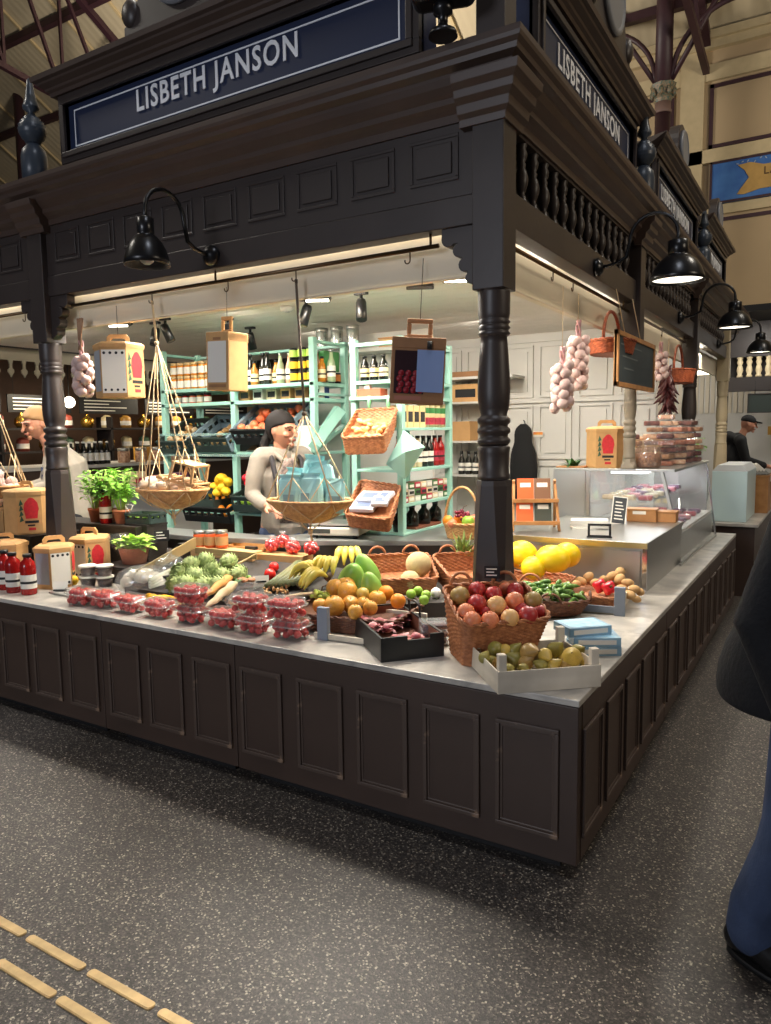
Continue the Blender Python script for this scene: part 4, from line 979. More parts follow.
# plywood box and jars behind
t = thing('plywood_box', 'low plywood box under the three orange sauce jars', 'box', (-2.96, 1.005, .80)); MB().box(0, 0, 0, .55, .1, aty(211, 547, 1.055).z-.80-.001).build('box', WOODP, t, bevel=.003)
for i, px in enumerate((200, 211, 222)):
    p = aty(px, 547, 1.055); jar('orange sauce jar with pale lid, %s of three behind the artichokes' % ('left', 'middle', 'right')[i], (p.x, 1.055, p.z), .115, .042, ORGS, STEEL, CARDB, 'orange sauce jars', 'sauce_jar')
t = thing('price_holder', 'flat black price holder lying before the orange sauce jars', 'sign', atz(198, 551, .857), .2); MB().box(-.04, -.02, -.002, .05, .02, .006).build('foot', PLASTK, t, bevel=.003); MB().box(-.03, -.012, .006, .04, .012, .008).build('card', PAPER, t)
t = thing('cardboard_tray', 'shallow cardboard tray of small yellow fruit beside the sauce jars', 'tray', (-2.58, 1.16, .86), .05); MB().box(-.17, -.05, 0, .17, .05, .01).box(-.17, -.05, 0, .17, -.045, .05).box(-.17, .045, 0, .17, .05, .06).box(-.17, -.05, 0, -.165, .05, .05).box(.165, -.05, 0, .17, .05, .05).build('tray', CARDB, t)
for i in range(7):
    fruit('round', LEMON, .016, 'tiny yellow fruit in the shallow cardboard tray', 'small fruit', (-2.66+.04*i, 1.15+.015*(i % 2), .886), 'tiny yellow fruit', stem=False)
t = thing('price_holder', 'black price clip standing on the cardboard tray', 'sign', (-2.50, 1.10, .87)); MB().box(-.045, -.012, .03, .045, .012, .05).box(-.005, -.005, 0, .005, .005, .03).build('clip', PLASTK, t)
# ---- carrots / roots bunch
for i, (a, b, m_, lab) in enumerate((((206, 607), (236, 583), ROOT, 'cream banded root vegetable lying in front of the artichokes'), ((203, 597), (231, 577), mat('tan_carrot_skin', (214, 150, 84), .5, var=.1, vscale=18), 'tan carrot lying in front of the artichokes'))):
    A = atz(*a, .80); B = atz(*b, .83); t = thing('root_vegetable', lab, 'vegetable', A); d = B-A; pts = [d*k for k in (0, .12, .3, .5, .7, .85, 1)]
    pts = [p+Vector((0, 0, .006*math.sin(9*k))) for k, p in enumerate(pts)]
    MB().tube(pts, [.004, .013, .018, .022, .025, .026, .012], 12).build('root', m_, t)
    lf = MB()
    for k in range(7): blade(lf, d*.98, d.normalized()+Vector((random.uniform(-.3, .3), random.uniform(-.3, .3), random.uniform(0, .4))), .09, .008, .3, 4)
    lf.build('tops', LEAFD, t)
# ---- film bag and tub of mushrooms, price card
p = atz(231, 604, .76); t = thing('mushroom_bag', 'small cloudy film bag of pale mushrooms behind the strawberry tubs', 'bag', (p.x, p.y+.03, .735)); m = MB()
for k in range(8): m.ball((random.uniform(-.04, .04), random.uniform(-.02, .02), .02+random.uniform(0, .03)), (.016, .016, .012), 8, 6)
m.build('mushrooms', ROOT, t); MB().ball((0, 0, .035), (.065, .045, .036), 16, 10).build('film', FILM, t)
riser('low dark riser under the mushroom bag and mixed punnets', -1.98, .30, -1.45, .41, .733)
p = onslope(247, 586, .02); t = thing('mushroom_punnet', 'clear punnet of brown mushrooms in front of the price card', 'punnet', (p.x, p.y, p.z-.012), .3); MB().box(-.06, -.045, 0, .06, .045, .04).build('punnet', FILM, t)
for k in range(10): tag(MB().ball((0, 0, 0), (.016, .016, .012), 10, 7).build('mushroom', mat('brown_mushroom', (170, 120, 84), .6), None, (p.x+random.uniform(-.045, .045), p.y+random.uniform(-.03, .03), p.z+.03+random.uniform(0, .012))), 'brown mushroom in the clear punnet behind the tubs', 'mushroom', 'brown mushrooms in the punnet')
p = onslope(261, 584, .02); t = thing('price_card', 'white price card standing left of the red tomato', 'sign', (p.x, p.y, p.z-.012), facing(p)); MB().box(-.045, -.002, 0, .045, .002, .06, Matrix.Rotation(-.25, 3, 'X')).build('card', PAPER, t); MB().box(-.03, -.004, .02, .03, -.0025, .03, Matrix.Rotation(-.25, 3, 'X')).build('writing', INK, t)
p = onslope(270, 574, .03); fruit('round', TOMATO, .034, 'single red tomato behind the white price card', 'tomato', p, stem=False)
p = onslope(274, 567, .03); fruit('round', TOMATO, .03, 'second red tomato half hidden under the tomato bags', 'tomato', p, stem=False)
# ---- cherry tomatoes in clear bags, on a cardboard box
t = thing('cardboard_box', 'brown cardboard box under the bags of cherry tomatoes', 'box', (-2.30, 1.13, .80), .12); MB().box(-.20, -.07, 0, .22, .07, .085).build('box', CARDB, t, bevel=.002); MB().box(-.06, -.0715, .02, .04, -.07, .045).build('printed_panel', PAPER, t)
riser('dark riser under the cardboard box of tomato bags', -2.52, 1.06, -2.08, 1.20, .80)
for i, (px, py, r, nm) in enumerate(((272, 545, .062, 'left'), (283, 541, .06, 'upper'), (293, 547, .06, 'middle'), (311, 548, .058, 'right'))):
    p = aty(px, py, 1.14 + (.04 if nm == 'upper' else 0)); t = thing('tomato_bag', 'clear bag of cherry tomatoes, %s one of four' % nm, 'bag', (p.x, p.y, p.z)); m = MB()
    MB().ball((0, 0, 0), (r, r*.8, r*.75), 18, 11, None, lambda q: q*(1+.06*math.sin(7*q.x+5*q.y))).build('film', CLEAR, t); MB().lathe([(.006, r*.7), (.02, r*.95), (.026, r*1.05)], 10).build('tied_neck', FILM, t)
    for q in range(16):
        a = q*2.4; e = .4+q*.16; o = MB().ball((0, 0, 0), .0175, 12, 8).build('cherry_tomato', TOMATO, None, (p.x+.036*math.cos(a)*math.sin(e), p.y+.03*math.sin(a)*math.sin(e), p.z+.028*math.cos(e)))
        tag(o, 'red cherry tomato inside the %s clear tomato bag' % nm, 'cherry tomato', 'cherry tomatoes in the %s bag' % nm)
# ---- long green vegetables on a tray
GA = mat('dark_asparagus', (78, 92, 52), .5, c2=(120, 116, 80), vscale=10)
sp = MB().tube([(0, 0, 0), (.1, 0, 0), (.2, 0, .002), (.235, 0, .003), (.26, 0, .002)], [.009, .009, .008, .01, .003], 8).mesh('asparagus_spear', [GA])
for i in range(16):
    k = i % 8; p = onslope(266+4.4*k, 586-.3*k, .014+.022*(i//8)); q = onslope(300+4.2*k+random.uniform(-2, 2), 561+.9*k, .014+.022*(i//8)); o = bpy.data.objects.new('asparagus_spear', sp); COL.objects.link(o); o.location = p; d_ = q-p; o.scale = (d_.length/.26, 1.5, 1.5); o.rotation_euler = d_.to_track_quat('X', 'Z').to_euler()
    tag(o, 'dark green asparagus spear, %s in the %s layer' % ('leftmost' if i % 8 == 0 else ORD[i % 8]+' from left', 'upper' if i//8 else 'lower'), 'asparagus', 'dark asparagus spears')
sp2 = MB().tube([(0, 0, 0), (.08, 0, 0), (.16, 0, .002), (.2, 0, .002)], [.008, .008, .008, .002], 8).mesh('asparagus_spear', [ROOT])
for i in range(6):
    p = onslope(284+3*i, 597-.6*i, .015+.01*(i % 2)); o = bpy.data.objects.new('asparagus_spear', sp2); COL.objects.link(o); o.location = p; o.rotation_euler = (0, -.1, .35+random.uniform(-.08, .08)); tag(o, 'pale asparagus spear, '+('leftmost' if i == 0 else ORD[i]+' from left')+', before the dark asparagus', 'asparagus', 'pale asparagus spears')
bn = MB().ball((0, 0, 0), (1.6, .9, .8), 8, 6).mesh('bean', [fruitmat('mixed_bean', (206, 190, 130), (190, 110, 80), vscale=3)])
for i in range(26):
    p = onslope(264+random.uniform(0, 24), 590+random.uniform(-4, 3), .012+random.uniform(0, .012)); o = bpy.data.objects.new('bean', bn); COL.objects.link(o); o.location = p; o.scale = (.008,)*3; o.rotation_euler = (random.uniform(0, 3), random.uniform(0, 3), random.uniform(0, 3)); tag(o, 'mottled cream bean in the small heap behind the tubs', 'bean', 'mottled beans')
# ---- bananas
def banana_bunch(label, p, rz, n=4, L=.17, tilt=.5):
    t = thing('banana_bunch', label, 'bananas', p, rz)
    for i in range(n):
        a = (i-(n-1)/2)*.22; pts = []; rr = []
        for k in range(10):
            u = k/9; th = -1.0+1.9*u; pts.append((math.sin(a)*L*u*.9+.022*(i-(n-1)/2)*(1-u*.2), -L*u*math.cos(a)*.95, .05*math.sin(PI*u)+tilt*.1*(1-u)+.0)); rr.append((.006, .011, .017, .02, .021, .021, .02, .017, .01, .004)[k])
        b = MB().tube(pts, rr, 7).build('banana', BANANA, t)
        MB().tube([pts[-1], Vector(pts[-1])+Vector((0, -.008, -.002))], .004, 6).build('tip', STEMM, b)
    MB().tube([(0, 0, .05*tilt), (0, .03, .06)], [.02, .014], 8).build('crown_stalk', STEMM, t); return t
for (px, py, rz, n, lab) in ((349, 561, .9, 4, 'banana bunch lying highest, behind the green papayas'), (332, 571, .5, 4, 'middle banana bunch, beside the asparagus'), (326, 585, -.35, 4, 'lower banana bunch with dark tips, above the green grapes'), (315, 579, -1.2, 3, 'leftmost small banana bunch, above the green grapes')):
    p = onslope(px, py, .07); banana_bunch(lab, p, rz-.35, n, .15)
# ---- papayas
for (px, py, r, rot, lab) in ((352, 580, (.075, .075, .125), (.5, .55, 0), 'large green papaya leaning left, in front of the bananas'), (367, 574, (.068, .068, .125), (.35, -.15, 0), 'green papaya standing upright with pale top'), (372, 590, (.058, .058, .105), (.3, -.12, .2), 'small pale green papaya at the front of the three')):
    p = onslope(px, py, .075); t = thing('green_papaya', lab, 'papaya', p, rot); MB().ball((0, 0, 0), r, 20, 14, None, lambda q: Vector((q.x*(1-.22*q.z), q.y*(1-.22*q.z), q.z))).build('fruit_body', PAPAYA, t)
# ---- slat crate with quinces, oranges, grapes
FC = mat('grey_blue_crate_wood', (128, 136, 148), .6, var=.08, vscale=9)
p0 = atz(323, 640, SZ); t = thing('slat_crate', 'low grey slatted crate with broad corner post, beside the strawberry tubs', 'crate', (p0.x, p0.y, SZ), .07)
MB().box(-.028, -.006, 0, .028, .022, .155).build('corner_post', FC, t, bevel=.002); MB().box(-.05, .0, .006, .36, .012, .03).build('front_slat', WOODL, t); MB().box(-.05, .012, .0, .40, .30, .008).build('bottom', WOODL, t); MB().box(-.05, .29, .006, .40, .302, .10).build('back_slat', WOODL, t)
B = [(-1.50, .26, .70), (-1.00, .34, .70), (-1.02, .66, .70), (-1.52, .60, .70)]; R_ = [(-1.54, .24, .775), (-.96, .33, .775), (-.98, .72, .80), (-1.56, .66, .80)]
basket('shallow dark wicker tray holding the quinces and oranges', B, R_, WICKERD, .8, .12, cat='basket')
qs = [(335, 588, 9.5, QUINCE), (346, 575+12, 10.5, QUINCE), (350, 604, 9, QUINCE), (334, 606, 11, QUINCE), (363, 594, 7, PEARY), (363, 604, 7.5, QUINCE), (377, 600, 10, QUINCE), (348, 592, 11, QUINCE), (370, 608, 8, QUINCE), (320, 606, 8, QUINCE), (355, 612, 8, QUINCE)]
for i, (px, py, r, m_) in enumerate(sorted(qs)):
    zc = .80+.03*(1 if py < 600 else 0); p = atz(px, py, zc+.015); rr = r*mpp(p)*.95; fruit('quince', m_, rr, 'golden quince in the dark wicker tray, '+('leftmost' if i == 0 else ORD[i]+' from left'), 'quince', p, 'quinces in the dark tray')
for (px, py, lab) in ((386, 593, 'orange at the back of the dark wicker tray'), (398, 601, 'orange at the right end of the dark wicker tray')):
    p = atz(px, py, .84); fruit('round', ORANGE, 7.8*mpp(p), lab, 'orange', p, 'oranges in the dark tray')
def grape_bunch(label, p, m_, n=30, r=.011, R=(.055, .04, .03), rot=0, seed=2):
    t = thing('grape_bunch', label, 'grapes', p, rot); rg = random.Random(seed)
    for i in range(n):
        v = Vector((rg.gauss(0, 1), rg.gauss(0, 1), rg.gauss(0, 1))).normalized()*rg.uniform(.55, 1)
        if i == 0: o = g0 = MB().ball((0, 0, 0), r, 10, 7).build('grape', m_, t)
        else: o = g0.copy(); COL.objects.link(o)
        o.location = (v.x*R[0], v.y*R[1], v.z*R[2])
    MB().tube([(0, 0, R[2]*.3), (.01, 0, R[2]+.02), (.03, .01, R[2]+.03)], .003, 5).build('stalk', STEMM, t); return t
grape_bunch('bunch of pale green grapes below the bananas', onslope(321, 597, .045), GRAPEG, 34, .0125, (.06, .04, .035))
# ---- black crate with radicchio
A = atz(381, 663, SZ); F = Vector((-.663, .246, SZ)); Lp = Vector((-1.237, .373, SZ)); A = Vector((-.85, .033, SZ))
ang = math.atan2(F.y-A.y, F.x-A.x); w_, d_ = .285, .515; c_, s_ = math.cos(ang), math.sin(ang)
t = thing('black_crate', 'black display crate with brown inside and a hand notch, holding dark red radicchio', 'crate', A, ang)
BROWNI = mat('brown_crate_lining', (120, 72, 54), .6, var=.1)
h_ = .105
m = MB(); m.prism([(0, 0), (w_, 0), (w_, h_), (w_*.78, h_), (w_*.78, h_-.02), (w_*.42, h_-.02), (w_*.42, h_), (0, h_)], 'y', 0, .012); m.build('front_wall', PLASTK, t, bevel=.002)
MB().box(0, .012, 0, .012, d_, h_).build('side_wall', PLASTK, t, bevel=.002); MB().box(w_-.012, .012, 0, w_, d_, h_).build('side_wall', PLASTK, t, bevel=.002); MB().box(.012, d_-.012, 0, w_-.012, d_, h_+.02).build('back_wall', PLASTK, t, bevel=.002)
m = MB(); m.box(.012, .012, .004, w_-.012, d_-.012, .03); m.box(.0125, .0125, .03, .014, d_-.0125, h_-.006); m.box(w_-.014, .0125, .03, w_-.0125, d_-.0125, h_-.006); m.box(.0125, d_-.014, .03, w_-.0125, d_-.0125, h_+.012); m.build('lining', BROWNI, t)
MB().tube([(w_-.006, d_*.55, h_-.01), (w_-.006, d_*.56, h_+.05), (w_-.02, d_*.60, h_+.07), (w_-.02, d_*.78, h_+.06), (w_-.01, d_*.8, h_-.01)], .006, 6).build('carry_handle', PLASTK, t)
rg = random.Random(11)
for i, (px, py) in enumerate(((357, 621), (366, 628), (377, 627), (371, 634), (386, 630), (394, 629), (407, 631), (416, 632))):
    p = A+Matrix.Rotation(ang, 3, 'Z') @ Vector((.05+.062*(i % 4)*.95, .40-.085*(i//4)-.03*(i % 3), .075)) if i < 6 else A+Matrix.Rotation(ang, 3, 'Z') @ Vector((.13+.07*(i-6), .12, .06)); t = thing('radicchio_head', 'dark red radicchio head in the black crate, '+('leftmost' if i == 0 else 'rightmost' if i == 7 else ORD[i]+' from left'), 'radicchio', tuple(p), rg.uniform(0, 6), 'radicchio in the black crate')
    lf = MB()
    for k in range(14): a = rg.uniform(0, 6.28); blade(lf, (0, 0, -.01), (math.cos(a), math.sin(a), rg.uniform(.1, 1.2)), rg.uniform(.045, .06), rg.uniform(.016, .024), rg.uniform(.3, 1), 4)
    lf.build('leaves', RADIC, t); MB().ball((0, 0, 0), (.026, .024, .022), 12, 8).build('heart', RADIC, t)
# ---- limes, clear boxes behind the black crate
for i, (px, py) in enumerate(((411, 594), (418, 591), (426, 595), (424, 600))):
    p = atz(px, py, .83); fruit('round', LIME, 5*mpp(p), 'green lime, %s of four behind the clear boxes' % ('leftmost', 'second', 'third', 'nearest')[i], 'lime', p, 'limes')
fruit('round', mat('white_onion_skin', (232, 226, 214), .4), .028, 'white onion beside the limes', 'onion', atz(436, 593, .83), stem=False)
t = thing('lime_tray', 'shallow dark tray under the limes', 'tray', (-1.0, .75, SZ), .65); MB().box(-.15, -.1, 0, .15, .1, .115).build('tray', DARKW, t)
for i, (px, py, z, lab) in enumerate(((427, 612, .80, 'upper clear plastic box behind the black crate'), (424, 606, .765, 'middle clear plastic box behind the black crate'), (428, 620, .715, 'lower clear plastic box behind the black crate'))):
    c = Vector((-.79, .40, SZ+.036*i)); t = thing('clear_box', lab, 'box', c+Vector((0, .0, .034*i*0)), .65); MB().box(-.065, -.055, 0, .065, .055, .034).build('box', FILM, t, bevel=.005); MB().box(-.055, -.045, .003, .055, .045, .02).build('filling', mat('dark_berries', (60, 40, 52), .5, var=.5, vscale=60), t)
# ---- corner wicker basket of peaches
B = [(-.522, .153, SZ), (-.30, .35, SZ), (-.46, .52, SZ), (-.68, .33, SZ)]
R_ = [atz(463, 626.5, .87), atz(552.5, 619, .87), atz(523.6, 582, .975), atz(442, 586, .975)]
bk = lambda u: Vector(R_[3]).lerp(Vector(R_[2]), u)
basket('large brown wicker basket of peaches in front of the corner column', B, R_, WICKER, .55, .14, handles=((bk(.1), bk(.35), .055), (bk(.62), bk(.9), .05)), rimr=.009)
n_ = (Vector(R_[1])-Vector(R_[0])).cross(Vector(R_[3])-Vector(R_[0])).normalized()
def onplane(px, py, p0, n): d = ray(px, py); return CAM+d*((Vector(p0)-CAM).dot(n)/d.dot(n))
peaches = [(460, 596, 9.9, PEACHG), (477, 590, 8.7, PEACHR), (477, 604, 9.8, PEACHR), (466, 612, 9, PEACHP), (472, 620, 9, PEACHP), (490, 620, 9, PEACHP), (485, 612, 6, PEACHR), (496.5, 605.6, 10, PEACHY), (493.6, 594.5, 8.6, PEACHR), (514.5, 601, 9.4, PEACHP), (515, 591, 8.6, PEACHR), (510, 618, 9.3, PEACHY), (528, 615.5, 9.9, PEACHR), (533, 600.6, 9.4, PEACHG), (503, 611, 7, PEACHR), (521, 609, 7, PEACHR), (505, 588, 7, PEACHP), (540, 612, 7, PEACHR)]
for i, (px, py, r, m_) in enumerate(sorted(peaches, key=lambda q: q[0])):
    p = onplane(px, py, Vector(R_[0])+n_*(.006 if r > 8 else -.012), n_); fruit('peach', m_, r*mpp(p), m_.name.replace('_peach_skin', '').replace('_', ' ')+' peach in the corner basket, '+('leftmost' if i == 0 else 'rightmost' if i == len(peaches)-1 else ORD[i]+' from left'), 'peach', p, 'peaches in the corner basket')
# ---- pear crate overhanging the corner
A = Vector((-.277, -.082, SZ+.001)); ux = Vector((.304, .266, 0)); ang = math.atan2(ux.y, ux.x); W_, D_ = .404, .357
t = thing('pear_crate', 'pale wooden slat crate of pears overhanging the counter corner', 'crate', A, ang)
MB().box(0, 0, 0, W_, .006, .085).build('front_board', WOODL, t, bevel=.0015); MB().box(0, D_-.006, 0, W_, D_, .085).build('back_board', WOODL, t, bevel=.0015); MB().box(0, .006, 0, .006, D_-.006, .085).build('end_board', WOODL, t, bevel=.0015); MB().box(W_-.006, .006, 0, W_, D_-.006, .085).build('end_board', WOODL, t, bevel=.0015)
for k in range(4): MB().box(.006, .01+k*.087, .0, W_-.006, .085+k*.087, .005).build('bottom_slat', WOODL, t)
for x, y in ((.006, .006), (W_-.036, .006), (.006, D_-.036), (W_-.036, D_-.036)): MB().box(x, y, .0, x+.03, y+.03, .145).build('corner_post', WOODL, t, bevel=.002)
pears = [(263, 358, 32, PEARG), (300, 362, 25, PEARY), (340, 400, 36, PEARG), (395, 415, 32, PEARB), (245, 412, 30, PEARG), (410, 375, 42, PEARB), (512, 362, 36, PEARG), (470, 388, 30, PEARY), (575, 392, 42, PEARY), (622, 410, 26, PEARY), (505, 425, 30, PEARY), (450, 425, 28, PEARG), (318, 440, 24, PEARG), (345, 362, 28, PEARG), (545, 402, 28, PEARY), (603, 368, 30, PEARG), (280, 420, 28, PEARB), (430, 400, 24, PEARG), (375, 440, 24, PEARG), (555, 425, 24, PEARB), (222, 392, 24, PEARG)]
n_ = Vector((0, 0, 1)); pl = []
for i, (x, y, r, m_) in enumerate(sorted(pears, key=lambda q: q[0])):
    px, py = 430+x/4.058, 560+y/4.058; zz = SZ+.052 if y > 395 else SZ+.085
    p = atz(px, py, zz); fruit('pear', m_, r/4.058*mpp(p)*1.0, m_.name.replace('_pear_skin', '').replace('_', ' ')+' pear in the slat crate, '+('leftmost' if i == 0 else 'rightmost' if i == len(pears)-1 else ORD[i]+' from left'), 'pear', p, 'pears in the slat crate', rot=(random.uniform(.6, 1.7), random.uniform(-.5, .5), random.uniform(0, 6)))
# ---- blue cartons
BLUE = mat('blue_carton', (104, 150, 186), .45, c2=(150, 182, 200), vscale=9)
p = atz(575, 653, SZ); rz = .55
c0 = Vector((-.125, .62, SZ))
for i, (dx, dy, dr, lab) in enumerate(((0, 0, 0, 'lowest flat blue carton behind the pear crate'), (.0, .0, -.05, 'middle flat blue carton behind the pear crate'), (-.05, .0, .25, 'topmost flat blue carton, turned, behind the pear crate'))):
    t = thing('blue_carton', lab, 'carton', c0+Vector((dx, dy, .0405*i)), rz+dr, 'stack of blue cartons'); MB().box(-.10, -.075, 0, .10, .075, .04).build('box', BLUE, t, bevel=.002); MB().box(-.08, -.0765, .01, .08, -.075, .03).build('printed_panel', PAPER, t); MB().box(-.085, -.06, .04, .085, .06, .0407).build('top_print', mat('light_blue_print', (150, 196, 220), .45, var=.25, vscale=30), t)

t = thing('price_sign', 'small black price sign with white marks at the foot of the corner column', 'sign', (-.535, .47, 1.0), facing((-.535, .47))); MB().box(-.035, -.003, 0, .035, .003, .055).build('board', MATTE, t); m = MB()
for k in range(3): m.box(-.026, -.0042, .012+.014*k, .02-.012*(k % 2), -.003, .017+.014*k)
m.build('chalk_marks', PAPER, t); MB().box(-.003, -.002, -.06, .003, .002, 0).build('pick', WOODN, t)
# ================================================================== REAR WORKTOP AND RIGHT HAND DISPLAY
poly = [(-6.6, 1.125), (-2.98, 1.125), (-2.17, 1.32), (-1.35, 1.72), (-1.03, 1.885), (-1.03, 2.9), (-2.2, 2.9), (-2.2, 1.95), (-2.33, 1.74), (-2.5, 1.40), (-6.6, 1.38)]
t = thing('rear_worktop', 'grey steel rear worktop behind the fruit, with the weighing scale on it', 'worktop', (0, 0, 0))
MB().prism(poly, 'z', .915, .95).build('top', mat('grey_worktop_steel', (150, 152, 150), .35, metal=.6, bump=.03, bscale=200), t, bevel=.004)
def inset(P, k): c = Vector((sum(p[0] for p in P)/len(P), sum(p[1] for p in P)/len(P))); return [(p[0], p[1]) for p in P]
bp = [(-6.6, 1.16), (-2.98, 1.16), (-2.16, 1.36), (-1.35, 1.76), (-1.05, 1.92), (-1.05, 2.88), (-2.18, 2.88), (-2.18, 1.93), (-2.31, 1.72), (-2.48, 1.38), (-6.6, 1.36)]
MB().prism(bp, 'z', .1, .915).build('carcase', mat('dark_steel_panel', (96, 90, 84), .4, metal=.5), t)
# scale
c = Vector((-2.13, 1.58, .95)); t = thing('weighing_scale', 'flat grey weighing scale on the rear worktop in front of the shopkeeper', 'scale', c, .30)
MB().box(-.18, -.14, .02, .18, .14, .075).build('body', mat('beige_scale_plastic', (190, 184, 168), .45), t, bevel=.012, seg=3); MB().box(-.185, -.12, .085, .185, .13, .10).build('weighing_plate', STEEL, t, bevel=.006); m = MB()
for x in (-.14, .14):
    for y in (-.1, .1): m.lathe([(.02, 0), (.02, .02)], 10, (x, y, 0)); 
for x in (-.14, .14):
    for y in (-.1, .1): MB().lathe([(.02, 0), (.02, .02)], 10, (x, y, 0)).build('foot', PLASTK, t)
MB().box(-.1, -.1, .075, .1, .1, .086).build('plate_support', PLASTK, t); MB().box(-.17, -.1415, .035, -.02, -.139, .065).build('display', mat('lcd_grey', (60, 66, 60), .2), t)
# melon baskets on the slope before the worktop
d1 = Vector((.33, .22, 0)); 
for k, lab in ((0, 'wicker basket of netted melons tilted against the rear worktop'), (1, 'second wicker basket, tilted, right of the melon basket')):
    o = d1*1.04*k; R_ = [atz(376, 580, .85)+o, atz(439, 579, .85)+o, atz(428, 553, .935)+o, atz(361, 556, .935)+o]
    cB = [p.copy() for p in R_]; c = sum(cB, Vector())/4; B = [c+(p-c)*.86 for p in cB]; B = [Vector((p.x, p.y, .735+(.05 if i > 1 else 0))) for i, p in enumerate(B)]
    bk = lambda u: Vector(R_[3]).lerp(Vector(R_[2]), u)
    basket(lab, B, R_, WICKER, .3, .12, handles=((bk(.12), bk(.36), .05), (bk(.62), bk(.86), .05)))
    if k == 0: RM = R_
t = thing('display_riser', 'dark corner riser under the tilted wicker baskets', 'display riser', (0, 0, 0)); MB().prism([(-1.42, .75), (-1.0, 1.0), (-.75, 1.2), (-1.05, 1.62), (-1.62, 1.28)], 'z', SZ, .733).build('box', DARKW, t)
for (px, py, r, z, lab) in ((418.5, 564.5, 13, .90, 'round netted melon in the tilted wicker basket'), (410, 581, 10.5, .83, 'second netted melon, half sunk in the tilted wicker basket')):
    p = atz(px, py, z); fruit('round', MELONC, r*mpp(p), lab, 'melon', p, 'netted melons', stem=False)
# pineapple
p = aty(463, 575, 1.45); t = thing('pineapple', 'spiky green pineapple top left of the corner column', 'pineapple', (p.x, 1.45, .735)); MB().lathe([(.02, 0), (.055, .02), (.065, .07), (.06, .12), (.03, .15)], 16).build('fruit_body', mat('pineapple_skin', (170, 120, 50), .6, c2=(110, 90, 40), vscale=40), t); lf = MB(); rg = random.Random(4)
for k in range(30): a = rg.uniform(0, 6.28); e = rg.uniform(.1, .9); blade(lf, (0, 0, .14), (math.cos(a)*math.sin(e), math.sin(a)*math.sin(e), math.cos(e)), rg.uniform(.12, .2), .013, rg.uniform(.1, .7), 5)
lf.build('crown', fruitmat('pineapple_leaf', (150, 160, 84), (96, 124, 62)), t)
t = thing('display_riser', 'small dark riser under the pineapple', 'display riser', (p.x, 1.45, SZ)); MB().box(-.07, -.07, 0, .07, .07, .046).build('box', DARKW, t)
# handled fruit basket
c = Vector((-1.33, 1.86, .952)); R0 = [c+Vector(q) for q in ((-.1, -.085, 0), (.1, -.085, 0), (.1, .085, 0), (-.1, .085, 0))]; R1 = [c+Vector(q) for q in ((-.125, -.105, .10), (.125, -.105, .10), (.125, .105, .10), (-.125, .105, .10))]
tb = basket('wicker fruit basket with tall hoop handle on the rear worktop', R0, R1, WICKERL, .5, .4); m = MB(); pts = [(-.125*math.cos(a), -.02, .10+.235*math.sin(a)) for a in [PI*i/18 for i in range(19)]]; m.tube(pts, .009, 7); o = m.build('hoop_handle', WICKERL, tb)
for (dx, dy, dz, r, m_, kind, lab, cat) in ((-.085, -.06, .115, .036, ORANGE, 'round', 'orange at the left of the hoop-handled fruit basket', 'orange'), (-.04, -.085, .10, .032, PEACHP, 'peach', 'pink peach at the front of the hoop-handled basket', 'peach'), (.06, -.06, .115, .042, LIME, 'apple', 'green apple in the hoop-handled fruit basket', 'apple'), (.05, .05, .115, .036, APPR, 'apple', 'red apple at the back of the hoop-handled basket', 'apple'), (-.06, .05, .11, .036, ORANGE, 'round', 'orange at the back of the hoop-handled fruit basket', 'orange')): fruit(kind, m_, r, lab, cat, c+Vector((dx, dy, dz)))
grape_bunch('bunch of red grapes in the hoop-handled fruit basket', c+Vector((-.005, -.01, .15)), GRAPER, 34, .011, (.055, .045, .035), 0, 9)
# ---- steel unit
SX0, SX1, SY0, SY1, ST = -1.03, -.168, 1.885, 3.08, .988
t = thing('steel_counter_unit', 'brushed steel display unit with flat top behind the yellow melons', 'steel unit', (0, 0, 0))
MB().box(SX0, SY0+.02, SZ, SX1-.01, SY1, ST-.03).build('body', STEEL, t, bevel=.003); MB().box(SX0, SY0, ST-.03, SX1, SY1, ST).build('top', STEEL, t, bevel=.004); MB().box(SX1-.03, SY0+.01, SZ+.002, SX1-.004, SY0+.03, ST-.03).build('corner_strip', CHROME, t); MB().box(SX0+.01, SY0+.008, SZ+.02, SX1-.04, SY0+.02, ST-.05).build('front_sheet', STEEL, t, bevel=.002); MB().box(SX0, SY0-.004, ST-.034, SX1, SY0+.002, ST-.002).build('brass_lip', mat('warm_steel_edge', (196, 176, 120), .3, metal=.9), t)
# ---- yellow melons in a shallow basket
B = rect((-.76, 1.55, .70), .42, .30, .12); R_ = rect((-.76, 1.55, .79), .50, .36, .12); basket('shallow wicker basket of yellow melons before the steel unit', B, R_, WICKER, .4, .3, handles=((R_[0]+Vector((.24, .02, 0)), R_[0]+Vector((.36, .04, 0)), .06),))
t = thing('display_riser', 'dark riser under the yellow melon basket', 'display riser', (-.76, 1.55, SZ), .12); MB().box(-.2, -.14, 0, .2, .14, .011).build('box', DARKW, t)
for (px, py, r, yy_, el, lab) in ((522, 555, 14.5, 1.58, 1.1, 'yellow melon, left one beside the corner column'), (533.5, 568, 12, 1.46, 1.05, 'yellow melon, small low one at the front'), (553, 559, 14, 1.52, 1.25, 'yellow melon, large one in the middle'), (567, 555, 12.5, 1.60, 1.1, 'yellow melon, right one against the steel unit')):
    p = aty(px, py, yy_); k = r*mpp(p); t = thing('yellow_melon', lab, 'melon', p, (.0, .15, .35), 'yellow melons'); MB().ball((0, 0, 0), (k*el, k, k), 22, 14).build('rind', MELONY, t); MB().lathe([(k*.1, 0), (k*.07, k*.14)], 8, (-k*el*.99, 0, 0), Matrix.Rotation(-PI/2, 3, 'Y')).build('stalk', STEMM, t)
